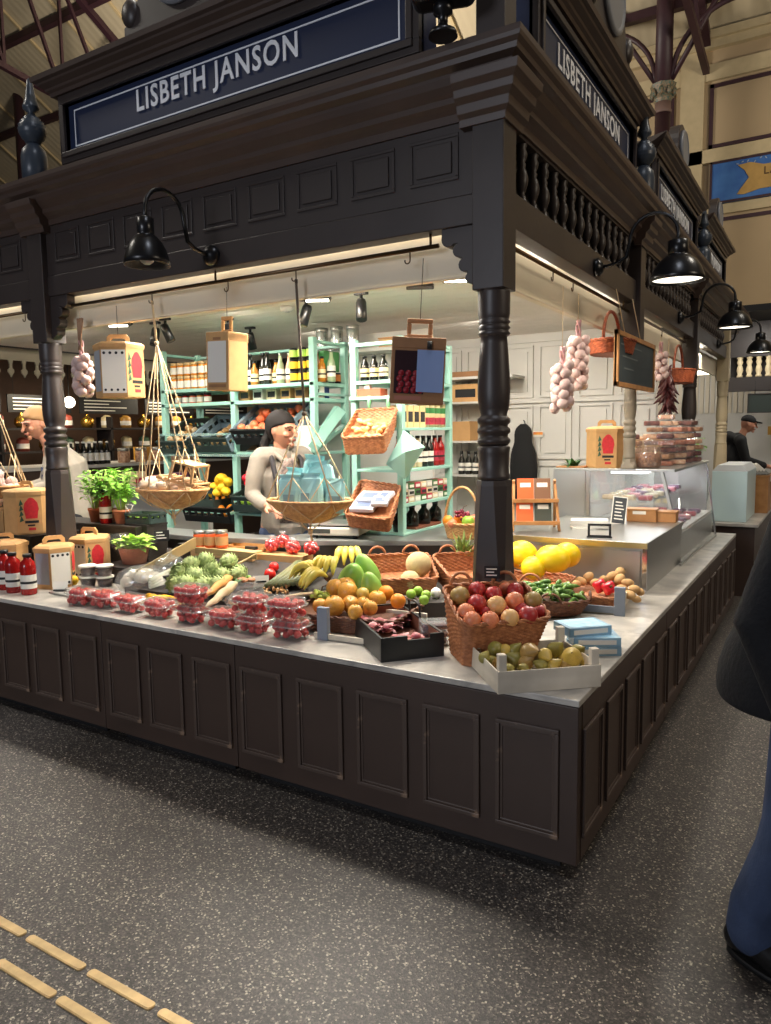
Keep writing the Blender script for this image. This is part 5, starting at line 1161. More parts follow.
# ---- oval basket of green peppers
def oval(c, w, d, rz, z): return [Vector((p.x, p.y, z)) for p in rect(c, w, d, rz)]
c = (-.50, 1.16, 0); B = oval(c, .30, .18, .35, .70); R_ = oval(c, .40, .25, .35, .775)
basket('oval dark wicker basket of green peppers behind the peach basket', B, R_, WICKERD, .75, .5, handles=((R_[0].lerp(R_[3], .35), R_[0].lerp(R_[3], .65)+Vector((.0, 0, 0)), .05), (R_[1].lerp(R_[2], .35), R_[1].lerp(R_[2], .65), .04), (R_[0].lerp(R_[1], .35), R_[0].lerp(R_[1], .62), .05)))
pm = MB().tube([(0, 0, 0), (.012, 0, .004), (.03, .002, .005), (.05, .003, 0), (.066, .006, -.006)], [.006, .011, .011, .008, .002], 8).mesh('green_pepper', [PEPG]); sm_ = MB().tube([(0, 0, 0), (-.014, 0, .006)], .0025, 5).mesh('stem', [LEAFD])
rg = random.Random(21); cs, sn = math.cos(.35), math.sin(.35)
for i in range(84):
    u = rg.uniform(-1, 1); v = rg.uniform(-1, 1)
    if u*u+v*v > 1: u *= .6; v *= .6
    zz = .765+.08*(1-u*u-v*v)+rg.uniform(0, .015); o = bpy.data.objects.new('green_pepper', pm); COL.objects.link(o); o.location = (c[0]+u*.16*cs-v*.09*sn, c[1]+u*.16*sn+v*.09*cs, zz); o.rotation_euler = (rg.uniform(-.5, .5), rg.uniform(-.4, .4), rg.uniform(0, 6)); o.scale = (1.15,)*3; tag(o, 'small green pepper in the oval dark wicker basket', 'pepper', 'small green peppers in the oval basket')
    q = bpy.data.objects.new('stem', sm_); COL.objects.link(q); q.parent = o
# ---- potato and red pepper crate
q0 = atz(619.5, 616, SZ); t = thing('slat_crate', 'grey slatted crate with broad corner post at the steel unit', 'crate', (q0.x, q0.y, SZ), .12); MB().box(-.028, -.006, 0, .026, .022, .15).build('corner_post', FC, t, bevel=.002); MB().box(-.30, 0, .01, -.028, .012, .045).build('front_slat', FC, t); MB().box(.004, .022, .02, .014, .5, .09).build('end_slat', WOODL, t); MB().box(-.30, .012, 0, .004, .5, .008).build('bottom', WOODL, t)
basket('small wicker tray of potatoes and red peppers in the grey crate', rect((-.37, 1.52, .70), .26, .34, .12), rect((-.37, 1.52, .765), .32, .40, .12), WICKER, .7, .2)
for i, (px, py, z, r) in enumerate(((581, 581, .80, 5.5), (588, 577, .81, 6), (596, 583, .79, 6), (604, 580, .80, 6), (612, 576, .81, 6), (620, 579, .80, 6.5), (628, 583, .79, 6), (634, 589, .77, 5.5), (622, 589, .78, 6), (630, 595, .76, 6), (640, 592, .75, 5), (620, 572, .82, 6), (610, 587, .79, 5.5), (576, 584, .79, 5), (636, 599, .74, 5))):
    p = atz(px, py, z); fruit('potato', POTATO, r*mpp(p)*.85, 'brown potato, '+('leftmost' if i == 13 else ORD[i]+' one listed')+' near the steel unit' if False else 'brown potato heaped beside the red peppers at the steel unit', 'potato', p, 'potatoes by the steel unit', stem=False)
for (px, py, lab) in ((600, 586, 'glossy red pepper lying left among the potatoes'), (609, 588, 'glossy red pepper lying right among the potatoes')):
    p = atz(px, py, .80); t = thing('red_pepper', lab, 'pepper', p, (1.2, .3, .4)); k = 7*mpp(p); MB().ball((0, 0, 0), (k, k, k*1.15), 20, 12, None, lambda q: Vector((q.x*(1+.14*math.cos(4*math.atan2(q.y, q.x))), q.y*(1+.14*math.cos(4*math.atan2(q.y, q.x))), dimple(q, .35, .4).z))).build('pepper_body', PEPR, t); MB().tube([(0, 0, k*.7), (0, .004, k*1.3)], .005, 6).build('stem', LEAFD, t)
# ---- things on the steel top
t = thing('book_easel', 'wooden easel rack with orange books on the steel top', 'easel', (-.96, 2.18, ST), .45)
lg = lambda a, b: MB().tube([a, b], .013, 4)
W2 = .15
for x in (-W2, W2): bar_ = MB(); bar(bar_, (x, -.10, 0), (x*.9, .03, .30), .022, .016); bar_.build('front_leg', WOODN, t)
for x in (-W2, W2): bar_ = MB(); bar(bar_, (x, .15, 0), (x*.9, .035, .33), .022, .016); bar_.build('rear_leg', WOODN, t)
for z, y in ((.05, -.085), (.19, -.02)): MB().box(-W2, y-.05, z, W2, y-.03, z+.022).build('rail', WOODN, t); MB().box(-W2, y-.04, z-.004, W2, y+.06, z+.002).build('ledge', WOODN, t)
for i, (x, z, y, m_, lab) in enumerate(((-.07, .0, -.075, 'orange_book', 'orange book on the lower easel ledge'), (.05, .0, -.07, 'dark_book', 'dark covered book on the lower easel ledge'), (-.06, .14, -.01, 'orange_book', 'orange book on the upper easel ledge'), (.05, .14, -.005, 'brown_book', 'brown covered book on the upper easel ledge'))):
    mm = mat(m_, {'orange_book': (214, 96, 46), 'dark_book': (60, 66, 58), 'brown_book': (120, 84, 60)}[m_], .5); R = Matrix.Rotation(.45, 4, 'Z'); pos = Vector((-.96, 2.18, ST))+R.to_3x3() @ Vector((x, y, z+.056)); b = thing('book', lab, 'book', pos, (-.28, 0, .45), 'books on the easel'); MB().box(-.055, -.008, 0, .055, .008, .15).build('cover', mm, b, bevel=.001); MB().box(-.053, -.0065, .002, .0565, .0065, .148).build('pages', PAPER, b); MB().box(-.035, -.0088, .09, .035, -.0079, .12).build('title_block', PAPER, b)
t = thing('paper_stack', 'stack of white folded papers on the steel top', 'papers', (-.66, 2.42, ST), .3)
for k in range(5): MB().box(-.12, -.08, .012*k, .12, .08, .012*k+.010, Matrix.Rotation(random.uniform(-.12, .12), 3, 'Z')).build('sheaf', PAPER, t)
p = atz(598, 538, ST); t = thing('label_holder', 'black open label holder standing on the steel top edge', 'sign holder', (p.x, p.y+.03, ST), .25); m = MB(); ring(m, -.07, .07, 0, .085, .014, -.006, .006); m.build('frame', PLASTK, t, bevel=.002); MB().box(-.075, -.02, 0, .075, .02, .006).build('foot', PLASTK, t)
p = Vector((-.545, 2.72, ST)); t = thing('menu_card', 'leaning black menu card with white writing on the steel top', 'sign', p, .35); R = Matrix.Rotation(-.3, 3, 'X') @ Matrix.Rotation(.12, 3, 'Y'); MB().box(-.045, -.004, 0, .045, .004, .19, R).build('board', mat('slate_grey', (52, 56, 60), .5), t); m = MB()
for k in range(6): m.box(-.03, -.0055, .03+.024*k, .03-.008*(k % 3), -.004, .038+.024*k, R)
m.build('writing', PAPER, t); m = MB(); ring(m, -.05, .05, -.004, .195, .006, -.006, .005); o = m.build('frame', PAPER, t); o.rotation_euler = R.to_euler()
p = atz(640, 522, ST); t = thing('wooden_box', 'small plain wooden box on the steel top', 'box', (p.x, p.y+.07, ST), .12); MB().box(-.10, -.07, 0, .10, .07, .085).build('box', WOODN, t, bevel=.003); MB().box(-.06, -.0715, .055, .03, -.07, .078).build('paper_label', PAPER, t); MB().box(-.105, -.075, .085, .105, .075, .093).build('lid', WOODN, t)
t = thing('wooden_box', 'long wooden box right of the small one on the steel top', 'box', (-.29, 3.0, ST), .05); MB().box(-.09, -.07, 0, .09, .07, .07).build('box', WOODN, t, bevel=.003); MB().box(-.095, -.075, .07, .095, .075, .077).build('lid', WOODN, t)
# ---- glass display case
CY0, CY1, CT = 3.10, 4.78, 1.335
t = thing('glass_display_case', 'refrigerated glass display case with slanted front on the side counter', 'display case', (0, 0, 0))
MB().box(-1.0, CY0+.01, SZ, -.20, CY1, .88).build('base', STEEL, t, bevel=.003); MB().box(-.98, CY0+.02, .88, -.21, CY1-.03, .90).build('white_tray', WHITE, t, bevel=.003); MB().box(-1.0, CY0+.04, .90, -.98, CY1-.02, CT).build('back_wall', WHITE, t)
MB().box(-1.14, CY0, CT, -.24, CY1, CT+.02).build('top_shelf', STEEL, t, bevel=.003)
fr_ = MB(); 
for x in (-.87,): MB().box(x-.015, CY0, .90, x+.015, CY0+.03, CT).build('post', STEEL, t)
MB().box(-1.14, CY0, .90, -.89, CY0+.02, CT).build('end_panel', WHITE if False else STEEL, t)
m = MB(); bar(m, (-.245, CY0+.01, 1.0), (-.33, CY0+.01, CT), .04, .02); m.build('slanted_post', STEEL, t)
board_pts(MB(), [(0, 0, 0)]*4) if False else None
g = MB(); board_pts(g, [(-.86, CY0+.012, .91), (-.24, CY0+.012, .91), (-.32, CY0+.012, CT), (-.86, CY0+.012, CT)], .004); g.build('end_glass', GLASS, t)
g = MB(); board_pts(g, [(-.155, 2.92, SZ+.004), (-.14, CY1-.2, SZ+.004), (-.235, CY1-.2, CT), (-.25, 2.92+.35, CT)], .006); g.build('front_glass', GLASS, t)
m = MB(); bar(m, (-.14, CY1-.2, SZ), (-.235, CY1-.2, CT), .014); m.build('glass_edge', CHROME, t); m = MB(); bar(m, (-.158, 2.92, SZ+.008), (-.143, CY1-.2, SZ+.008), .016); m.build('glass_channel', STEEL, t)
MB().box(-.86, CY0+.05, 1.10, -.40, CY1-.1, 1.106).build('glass_shelf', GLASS, t); MB().box(-.98, CY1-.02, .9, -.25, CY1, CT).build('far_end', STEEL, t)
l = bpy.data.lights.new('case_light', 'AREA'); l.shape = 'RECTANGLE'; l.size = .3; l.size_y = 1.4; l.energy = 13; l.color = (.92, .97, 1); lo = bpy.data.objects.new('case_light', l); COL.objects.link(lo); lo.location = (-.6, 3.95, CT-.01); lo.parent = t
MB().box(-.72, CY0+.1, CT-.022, -.48, CY1-.2, CT-.002).build('lamp_bar', mat('case_lamp', (240, 246, 250), .4, emit=3), t)
# contents: punnets and packs in the case
rg = random.Random(31); pk = [mat('pink_pack', (206, 130, 140), .5, var=.3, vscale=30), mat('purple_pack', (104, 60, 96), .5, var=.3, vscale=30), mat('cream_pack', (214, 196, 160), .5, var=.2, vscale=30), mat('red_pack', (170, 44, 66), .5, var=.3, vscale=30)]
def punnet(label, loc, m_, w=.11, d=.09, h=.05, group=None, rz=0):
    t = thing('punnet', label, 'punnet', loc, rz, group); MB().box(-w*.45, -d*.45, .003, w*.45, d*.45, h*.8).build('filling', m_, t, bevel=.012); MB().box(-w/2, -d/2, 0, w/2, d/2, h).build('tray', CLEAR, t, bevel=.004); return t
k = 0
for lev, z in (('lower', .902), ('upper', 1.108)):
    for i, y in enumerate((3.25, 3.45, 3.68, 3.92, 4.18, 4.42)):
        for j, x in enumerate((-.74, -.60, -.47) if lev == 'upper' else (-.74, -.58, -.42, -.30)):
            punnet('small punnet on the %s shelf of the glass case, %s row from front, %s column' % (lev, ORD[i], ORD[j]), (x, y, z), pk[rg.randrange(4)], group='punnets in the glass case', rz=rg.uniform(-.15, .15)); k += 1
for i, (x, y, m_, lab) in enumerate(((-.60, 3.18, 'purple_pack', 'purple berry cup near the glass end, left'), (-.51, 3.17, 'red_pack', 'red berry cup near the glass end, right'))):
    t = thing('berry_cup', lab, 'cup', (x, y, .902)); MB().lathe([(.035, 0), (.05, .10)], 18).build('cup', FILM, t); MB().lathe([(.03, .004), (.044, .10), (0, .115)], 16).build('berries', MATS[m_], t)
# ---- on top of the case: gift box, tubs, jars
zt = CT+.021
t = gift_box('kraft gift box with red print standing on the glass case', (-.78, 3.28, zt), facing((-.78, 3.28))-.0, .15, .29, art=1, card=False)
g = MB(); g.ball((0, 0, 0), (.05, .02, .03), 10, 7)
t = thing('amber_bottle_tub', 'clear lidded jar of brown nuts beside the gift box', 'jar', (-.46, 3.26, zt)); MB().lathe([(.085, 0), (.098, .02), (.098, .13), (.07, .17), (.07, .18)], 22).build('glass_body', GLASS, t); MB().lathe([(.08, .004), (.091, .02), (.091, .11), (0, .12)], 18).build('nuts', mat('brown_nuts', (150, 100, 66), .6, c2=(90, 54, 36), vscale=60, bump=.6, bscale=90), t); MB().lathe([(.064, .18), (.066, .20), (.02, .215), (.015, .23)], 18).build('lid', GLASS, t)
o = bpy.data.objects['amber_bottle_tub']; o.name = 'nut_jar'
nutm = [mat('pecan_fill', (130, 84, 60), .6, c2=(196, 150, 110), vscale=34, bump=.5, bscale=90), mat('dried_fruit_fill', (206, 140, 110), .6, c2=(226, 196, 160), vscale=34, bump=.5, bscale=90), mat('dark_fruit_fill', (74, 44, 44), .6, c2=(140, 80, 66), vscale=34, bump=.5, bscale=90), mat('red_fruit_fill', (176, 84, 60), .6, c2=(206, 150, 120), vscale=34, bump=.5, bscale=90)]
n = 0
for ci, (x, y) in enumerate(((-.64, 3.50), (-.40, 3.62), (-.54, 3.80), (-.36, 3.88), (-.50, 4.10), (-.34, 4.16), (-.46, 4.40), (-.32, 4.45))):
    hh = (5, 5, 7, 6, 8, 7, 7, 6)[ci]
    for lv in range(hh):
        t = thing('nut_tub', 'clear tub of dried fruit, %s layer of the %s pile on the glass case' % (ORD[lv], ORD[ci]), 'tub', (x+rg.uniform(-.015, .015), y+rg.uniform(-.015, .015), zt+.0525*lv), rg.uniform(-.3, .3), 'tubs of nuts and dried fruit'); MB().box(-.06, -.06, .003, .06, .06, .04).build('filling', nutm[rg.randrange(4)], t, bevel=.01); MB().box(-.066, -.066, 0, .066, .066, .044).build('tub', CLEAR, t, bevel=.006); MB().box(-.07, -.07, .0445, .07, .07, .052).build('lid', CLEAR, t, bevel=.003)
bottle('clear small bottle standing behind the gift box on the case', (-.87, 3.75, zt), .26, .03, GLASS, PAPER, True, PAPER)
for i, x in enumerate((-.80, -.62)): t = thing('biscuit_tray', 'open tray of biscuits, %s one behind the gift box' % ('left', 'right')[i], 'tray', (x, 3.95+.12*i, zt+.18), .1); MB().box(-.11, -.08, -.18, .11, .08, .02).build('tray', CARDB, t, bevel=.004); MB().box(-.1, -.07, .02, .1, .07, .05).build('biscuits', nutm[1], t, bevel=.015)
# dark wooden cutting board and small things at the case's left
t = thing('herb_bunch', 'dark green herbs lying at the left end of the case top', 'herbs', (-1.02, 3.2, zt)); lf = MB()
for k in range(30): a = rg.uniform(0, 6.28); blade(lf, (rg.uniform(-.04, .04), rg.uniform(-.03, .03), .01), (math.cos(a), math.sin(a), rg.uniform(.2, 2)), .09, .014, .6, 4)
lf.build('leaves', LEAFD, t)
t = thing('serving_tray', 'flat wooden tray on the left end of the case top', 'tray', (-1.02, 3.2, zt-.0005)); MB().box(-.11, -.07, 0, .11, .07, .012).build('tray', WOODN, t, bevel=.003)
# ================================================================== INSIDE THE STALL: mint shelving and what stands on it
MINTG = mat('mint_shelf_glass', (170, 214, 206), .15, clear=.55)
def shelf_unit(label, x0, y0, x1, y1, z0, z1, shelves, posts, rails=(), pw=.05):
    t = thing('shelf_unit', label, 'shelf unit', (x0, y0, z0)); W = x1-x0; D = y1-y0
    for px_, py_ in posts: MB().box(px_-pw/2, py_-pw/2, 0, px_+pw/2, py_+pw/2, z1-z0).build('post', MINT, t, bevel=.004)
    for z, th in shelves: MB().box(.0, .0, z-z0-th, W, D, z-z0).build('shelf', MINT, t, bevel=.003)
    for a, b in rails:
        m = MB(); bar(m, a, b, .05, .022); m.build('rail', MINT, t, bevel=.002)
    return t
AX0, AX1, AY0, AY1 = -4.50, -2.78, 2.2, 2.68; AW = AX1-AX0; AD = AY1-AY0
H_ = 2.40
shelf_unit('wide mint green shelf unit with jars above and tilted fruit crates below', AX0, AY0, AX1, AY1, .1, H_, [(2.055, .03), (1.93, .03), (1.50, .02), (.98, .02), (.3, .02)],
           [(.02, .025), (.86, .025), (AW-.02, .025), (.02, AD-.025), (AW-.02, AD-.025)],
           [((0, .025, H_-.13), (.0, AD, H_-.13)), ((AW-.02, .025, H_-.13), (AW-.02, AD, H_-.13)), ((AW-.02, .03, 1.86), (AW-.02, AD, 1.86)), ((.02, AD-.02, H_-.13), (AW-.02, AD-.02, H_-.13)), ((AW-.02, .03, 1.42), (AW-.02, AD-.03, 1.62))])
for z, k in ((1.655, 0), (1.475, 1)):
    tag(MB().box(AX0, AY0-.045, z-.012, AX1-.3, AY0-.03, z+.008).build('shelf_edge', MATS['mint_shelf_glass']), 'pale mint front edging strip, %s one on the wide shelf unit' % ('upper', 'lower')[k], 'edging strip')
# upper shelf: jam jars, bottles, packs
jl = None; rg = random.Random(77)
for row in (0, 1):
    for i in range(6):
        x = -4.40+.085*i; lab = 'jam jar with golden lid, %s in the %s row on the left shelf' % (nth(i, 6), ('lower', 'upper')[row])
        if jl is None: jl = jar(lab, (x, 2.28, 2.056), .118, .036, AMBER, BRASS, PAPER, 'golden lidded jam jars')
        else: dup(jl, (x, 2.28+.0*row, 2.056+.1195*row), rg.uniform(0, 6), lab)
for i in range(5): t = jar('small jar on the short mid shelf, %s behind the rope' % nth(i, 5), (-4.38+.09*i, 2.3, 1.931), .085, .033, (AMBER, DKRED, ORGS)[i % 3], PLASTK, PAPER, 'small jars on the short shelf')
bl = {}
def bot(kind, x, y, z, lab, group):
    if kind not in bl:
        bl[kind] = {'wine': lambda: bottle(lab, (x, y, z), .27, .034, DGLASS, PLASTK, True, PAPER, group, .38), 'clear': lambda: bottle(lab, (x, y, z), .25, .034, mat('pale_drink', (150, 166, 130), .1), STEEL, True, PAPER, group, .4), 'rose': lambda: bottle(lab, (x, y, z), .25, .032, mat('rose_drink', (216, 160, 130), .1), STEEL, True, PAPER, group, .4), 'green': lambda: bottle(lab, (x, y, z), .15, .03, mat('green_drink', (70, 110, 50), .1), BRASS, True, mat('yellow_label', (232, 190, 40), .6), group, .3), 'amber': lambda: bottle(lab, (x, y, z), .2, .033, mat('amber_drink', (170, 110, 40), .1), PLASTK, True, mat('cream_label', (222, 204, 160), .6), group, .35)}[kind]()
        return bl[kind]
    return dup(bl[kind], (x, y, z), rg.uniform(0, 6), lab, group)
for i in range(16):
    kind = ('wine', 'wine', 'clear', 'wine', 'amber', 'wine', 'wine', 'amber', 'clear', 'rose', 'wine', 'wine', 'green', 'rose', 'amber', 'clear')[i]
    bot(kind, -3.78+.072*i*.98, 2.33+.03*(i % 2), 2.056, 'drinks bottle on the upper mint shelf, %s' % nth(i, 16), 'bottles on the upper mint shelf')
YEL = mat('yellow_pack', (236, 190, 40), .6)
for i in range(9):
    lv, c_ = divmod(i, 3); x = -3.02+.085*c_
    t = thing('tin_can', 'dark tin with yellow label, %s in the %s row near the shelf end' % (('left', 'middle', 'right')[c_], ('lowest', 'middle', 'top')[lv]), 'tin', (x, 2.27, 2.056+.092*lv), 0, 'yellow labelled tins'); MB().lathe([(.039, 0), (.039, .09)], 18).build('can', PLASTK, t); MB().lathe([(.0396, .02), (.0396, .075)], 18, cap=False).build('paper_label', YEL if lv < 2 else LEAFP, t)
for i in range(4): t = thing('tin_can', 'dark tin with orange label behind the end post, %s from front' % ORD[i], 'tin', (-2.85, 2.34+.09*i, 2.056), 0, 'tins at the shelf end'); MB().lathe([(.038, 0), (.038, .09)], 18).build('can', PLASTK, t); MB().lathe([(.0386, .02), (.0386, .075)], 18, cap=False).build('paper_label', mat('orange_pack', (206, 120, 50), .6), t)
for i in range(2): carton('green packet on the right end of the upper mint shelf, %s' % ('front one', 'rear one')[i], (-2.83, 2.42+.12*i, 2.15), .06, .09, .16, mat('green_pack', (60, 130, 70), .5), 0)
for i in range(6): carton('printed packet on the lower mint shelf above the fruit crates, %s' % nth(i, 6), (-3.62+.15*i, 2.36, 1.931), .11, .06, .10, (CARDB, PAPER, pk[2], KRAFT)[i % 4], rg.uniform(-.1, .1), 'packets under the bottle shelf', INK)
carton('deep blue box on the lower shelf end by the ladder post', (-2.98, 2.46, 1.931), .24, .12, .10, mat('deep_blue_box', (26, 54, 124), .5))
carton('flat blue box above the deep blue one at the ladder post', (-2.92, 2.50, 2.056), .16, .18, .07, mat('mid_blue_box', (60, 110, 180), .5))
# tall steel canisters on the top rail level at the back
t0 = None
for i, px in enumerate((324, 338, 352)):
    p = aty((322, 337, 353)[i], 340, 2.85); lab = 'tall pale steel canister, %s of three against the wall' % ('left', 'middle', 'right')[i]
    t = thing('canister', lab, 'canister', (p.x, 2.85, 2.345), 0, 'steel canisters'); MB().lathe([(.05, 0), (.054, .01), (.054, .19), (.05, .2)], 24).build('body', mat('pale_tin', (196, 198, 194), .25, metal=.8), t); MB().lathe([(.055, .185), (.057, .19), (.057, .215), (.05, .22)], 24).build('lid', STEEL, t)
tag(MB().box(-3.3, 2.74, 2.32, -2.15, 2.96, 2.345).build('wall_shelf', WHITE), 'long white shelf carrying the steel canisters and wooden box', 'shelf')
for x in (-3.2, -2.25): tag(MB().prism([(2.98, 2.12), (2.98, 2.32), (2.76, 2.32)], 'x', x-.01, x+.01).build('shelf_bracket', WHITE), 'white bracket under the canister shelf, %s' % ('left one' if x < -3 else 'right one'), 'bracket')
tag(MB().box(-3.35, 2.98, .1, -2.14, 3.01, 2.5).build('partition_board', WHITE), 'white upright board carrying the canister shelf', 'panel')
# crates of fruit on the wide unit
def tilted_crate(px0, px1, ytop, ybot, yb, lab, m_=PLASTD, tilt=.55, backm=None, d=.42, h=.14):
    a = aty(px0, ybot, yb); b = aty(px1, ybot, yb); w = (b-a).x; c = (a+b)/2
    R = Matrix.Rotation(tilt, 3, 'X'); o = c+R @ Vector((0, d/2, 0)); return crate(lab, o, w-.01, d, h, m_, (tilt, 0, 0), 'tilted crates on the mint shelf', backm=backm), o, R, w, d
def fill(o, R, w, d, n, r, m_, kind, lab, cat, seed, stem=False, top=.10, half=.9):
    for i, q in enumerate(pack(n, r, lambda g: (g.uniform(-w/2*half+r, w/2*half-r), g.uniform(-d/2+r+.02, d/2-r-.02)), lambda x, y: .02, 16, seed)):
        mm = m_[i % len(m_)] if isinstance(m_, list) else m_
        fruit(kind, mm, r, lab, cat, o+R @ Vector((q.x, q.y, q.z)), lab.split(' in ')[-1] and cat+'s '+'in '+lab.split(' in ', 1)[-1], stem=stem)
PLB = PLASTG
cr = tilted_crate(162, 192, 425, 455, 2.17, 'tilted crate of pale roots, leftmost on the mint shelf', PLASTD, .5); fill(*cr[1:], 22, .032, [ROOT, POTATO], 'potato', 'pale root vegetable in the leftmost tilted crate', 'root vegetable', 3)
cr = tilted_crate(193, 232, 425, 452, 2.17, 'tilted blue-grey crate with slotted side, second on the mint shelf', PLASTD, .5, PLB); fill(*cr[1:], 10, .03, POTATO, 'potato', 'brown root in the blue-grey tilted crate', 'root vegetable', 4)
cr = tilted_crate(236, 290, 418, 444, 2.17, 'tilted dark crate of red apples beside the shopkeeper', PLASTK, .55, PLB); fill(*cr[1:], 34, .037, [APPR, APPR, PEACHP], 'apple', 'red apple in the dark tilted crate', 'apple', 5, stem=True)
cr = tilted_crate(186, 232, 480, 522, 2.17, 'dark crate of lemons and oranges on the lower mint shelf', PLASTK, .35); fill(*cr[1:], 12, .04, ORANGE, 'round', 'orange in the lower lemon crate', 'orange', 6); 
for i, (px, py) in enumerate(((215, 487), (219, 480), (223, 487), (218, 492), (226, 491), (212, 493), (222, 478), (228, 482))): fruit('lemon', LEMON, .042, 'bright lemon heaped in the lower lemon crate', 'lemon', aty(px, py, 2.24), 'lemons in the lower crate', rot=(1.3, 0, i), stem=False)
cr = tilted_crate(234, 262, 485, 512, 2.15, 'dark crate of limes and red fruit behind the hand of the shopkeeper', PLASTD, .3); fill(*cr[1:], 14, .033, LIME, 'round', 'green lime in the lower dark crate', 'lime', 7)
for i, (px, py) in enumerate(((246, 478), (250, 473), (253, 479), (248, 483))): fruit('round', PEPR, .036, 'red tomato heaped in the lower dark crate', 'tomato', aty(px, py, 2.24), 'tomatoes in the lower crate', stem=False)
crate('empty dark crate lying high on the mint shelf behind the slotted one', (-4.0, 2.5, 1.52), .5, .34, .2, PLASTK, (.5, 0, 0))
crate('dark crate at the bottom left of the mint shelf', (-4.15, 2.4, .99), .5, .4, .2, PLASTD, 0)
crate('dark crate at the bottom middle of the mint shelf', (-3.25, 2.45, .99), .5, .4, .2, PLASTD, 0)
# tilted mint panel (scoop shelf) and pale box at the right end of the wide unit
t = thing('mint_flap', 'slanting mint board at the right end of the wide shelf unit', 'board', (0, 0, 0)); m = MB(); board_pts(m, [aty(316, 452, 2.18), aty(320, 447, 2.18), aty(346, 412, 2.5), aty(342, 412, 2.5)], .08); m.build('board', MINT, t)
carton('white carton on the wide shelf unit behind the shopkeeper', (-2.98, 2.36, 1.502), .26, .2, .21, PAPER, .1)
carton('mint paper carton lying on the wide shelf unit, left of the white one', (-3.33, 2.5, 1.502), .2, .2, .18, MINTP, .1)
# ---- right hand unit
BX0, BY0, BX1, BY1 = -2.13, 1.75, -1.74, 2.50
t = shelf_unit('narrow mint shelf unit on the rear worktop with sauces and hanging baskets', BX0, BY0, BX1+.02, BY1, .951, 2.28, [(2.0, .025), (1.89, .02), (1.68, .02), (1.40, .02), (1.165, .02), (.97, .018)],
               [(.02, .02), (.385, .02), (.02, .73), (.385, .73)], [((.0, .02, 1.29), (.385, .02, 1.29)), ((.385, .02, 1.29), (.385, .73, 1.29)), ((0, .0, .93), (.39, .0, .93))], .045)
for i in range(3): p = aty(369+8*i, 378, 1.80); bottle('black capped bottle with cream label, %s of three left of the hanging bag' % ('left', 'middle', 'right')[i], (-2.05+.075*i, 1.81, 2.001), .17, .031, DGLASS, PLASTK, True, mat('cream_label', (222, 204, 160), .6), 'black capped bottles', .35)
bottle('tall slim dark bottle right of the hanging bag', (-1.80, 2.40, 2.001), .25, .03, DGLASS, PLASTK, False, name='slim_bottle')
t = thing('flat_box', 'red and orange flat box on the narrow shelf above the bread basket', 'box', (-2.0, 1.80, 1.891)); MB().box(-.12, -.035, 0, .1, .06, .055).build('box', mat('coral_card', (206, 92, 64), .6), t, bevel=.003); MB().box(-.03, -.03, .055, .01, .0, .085).build('price_tag', PAPER, t)
t = thing('wooden_crate', 'long pale wooden box on the canister shelf', 'crate', (-2.36, 2.85, 2.346)); MB().box(-.17, -.08, 0, .18, .08, .07).build('box', WOODP, t, bevel=.003); MB().box(-.175, -.085, .07, .185, .085, .08).build('lid', WOODN, t)
names = ['nearest', 'second', 'third', 'fourth', 'fifth', 'sixth', 'seventh', 'farthest']
for z, lev, kinds in ((1.681, 'upper', 'box'), (1.401, 'middle', 'bottle'), (1.166, 'lower', 'pack'), (.971, 'bottom', 'dark')):
    for i in range(8):
        y = 1.83+.088*i; lab = '%s on the %s shelf of the narrow unit' % (names[i], lev); X_ = -1.80
        if kinds == 'box':
            if i < 4: carton('cream printed carton, '+lab, (X_, y, z), .08, .09, .15, mat('cream_carton', (222, 196, 140), .6), PI/2, 'items on the narrow unit', INK)
            else:
                t = thing('food_tin', 'banded tin, '+lab, 'tin', (X_, y, z), 0, 'items on the narrow unit'); MB().lathe([(.042, 0), (.042, .17)], 18).build('can', mat('cream_tin', (214, 196, 150), .4), t); MB().lathe([(.0426, .02), (.0426, .07)], 18, cap=False).build('red_band', mat('red_pack', (170, 44, 66), .5), t); MB().lathe([(.0426, .10), (.0426, .14)], 18, cap=False).build('green_band', mat('green_pack', (60, 130, 70), .5), t)
        elif kinds == 'bottle': bottle('sauce bottle, '+lab, (X_, y, z), .22, .034, (ORGS, mat('cream_sauce', (206, 186, 150), .2), DGLASS, DKRED)[i//2], PLASTK, True, (KRAFT, PAPER, PAPER, mat('red_pack', (170, 44, 66), .5))[i//2], 'items on the narrow unit', .36)
        elif kinds == 'pack':
            for k in range(3): carton('flat packet, %s in pile, ' % ('lowest', 'middle', 'topmost')[k]+lab, (X_, y, z+.046*k), .078, .10, .042, (mat('red_pack', (170, 44, 66), .5), pk[2], WHITE, LEAFD)[(i+k) % 4], PI/2, 'items on the narrow unit', (PAPER, INK)[k % 2])
        elif i % 2 == 0: t = thing('dark_bottle', 'dark squat bottle, '+lab, 'bottle', (X_, y, z), 0, 'items on the narrow unit'); MB().lathe([(.045, 0), (.05, .05), (.045, .1), (.02, .13), (.02, .15)], 16).build('body', DGLASS, t); MB().lathe([(.022, .145), (.022, .165)], 12).build('cap', PLASTK, t)
t = thing('bread_board', 'long brown wooden tray at the bottom of the narrow mint unit', 'tray', (-1.80, 2.0, .951)); MB().box(-.03, -.05, 0, .06, .35, .035).build('tray', mat('brown_tray_wood', (120, 66, 44), .5), t, bevel=.004)
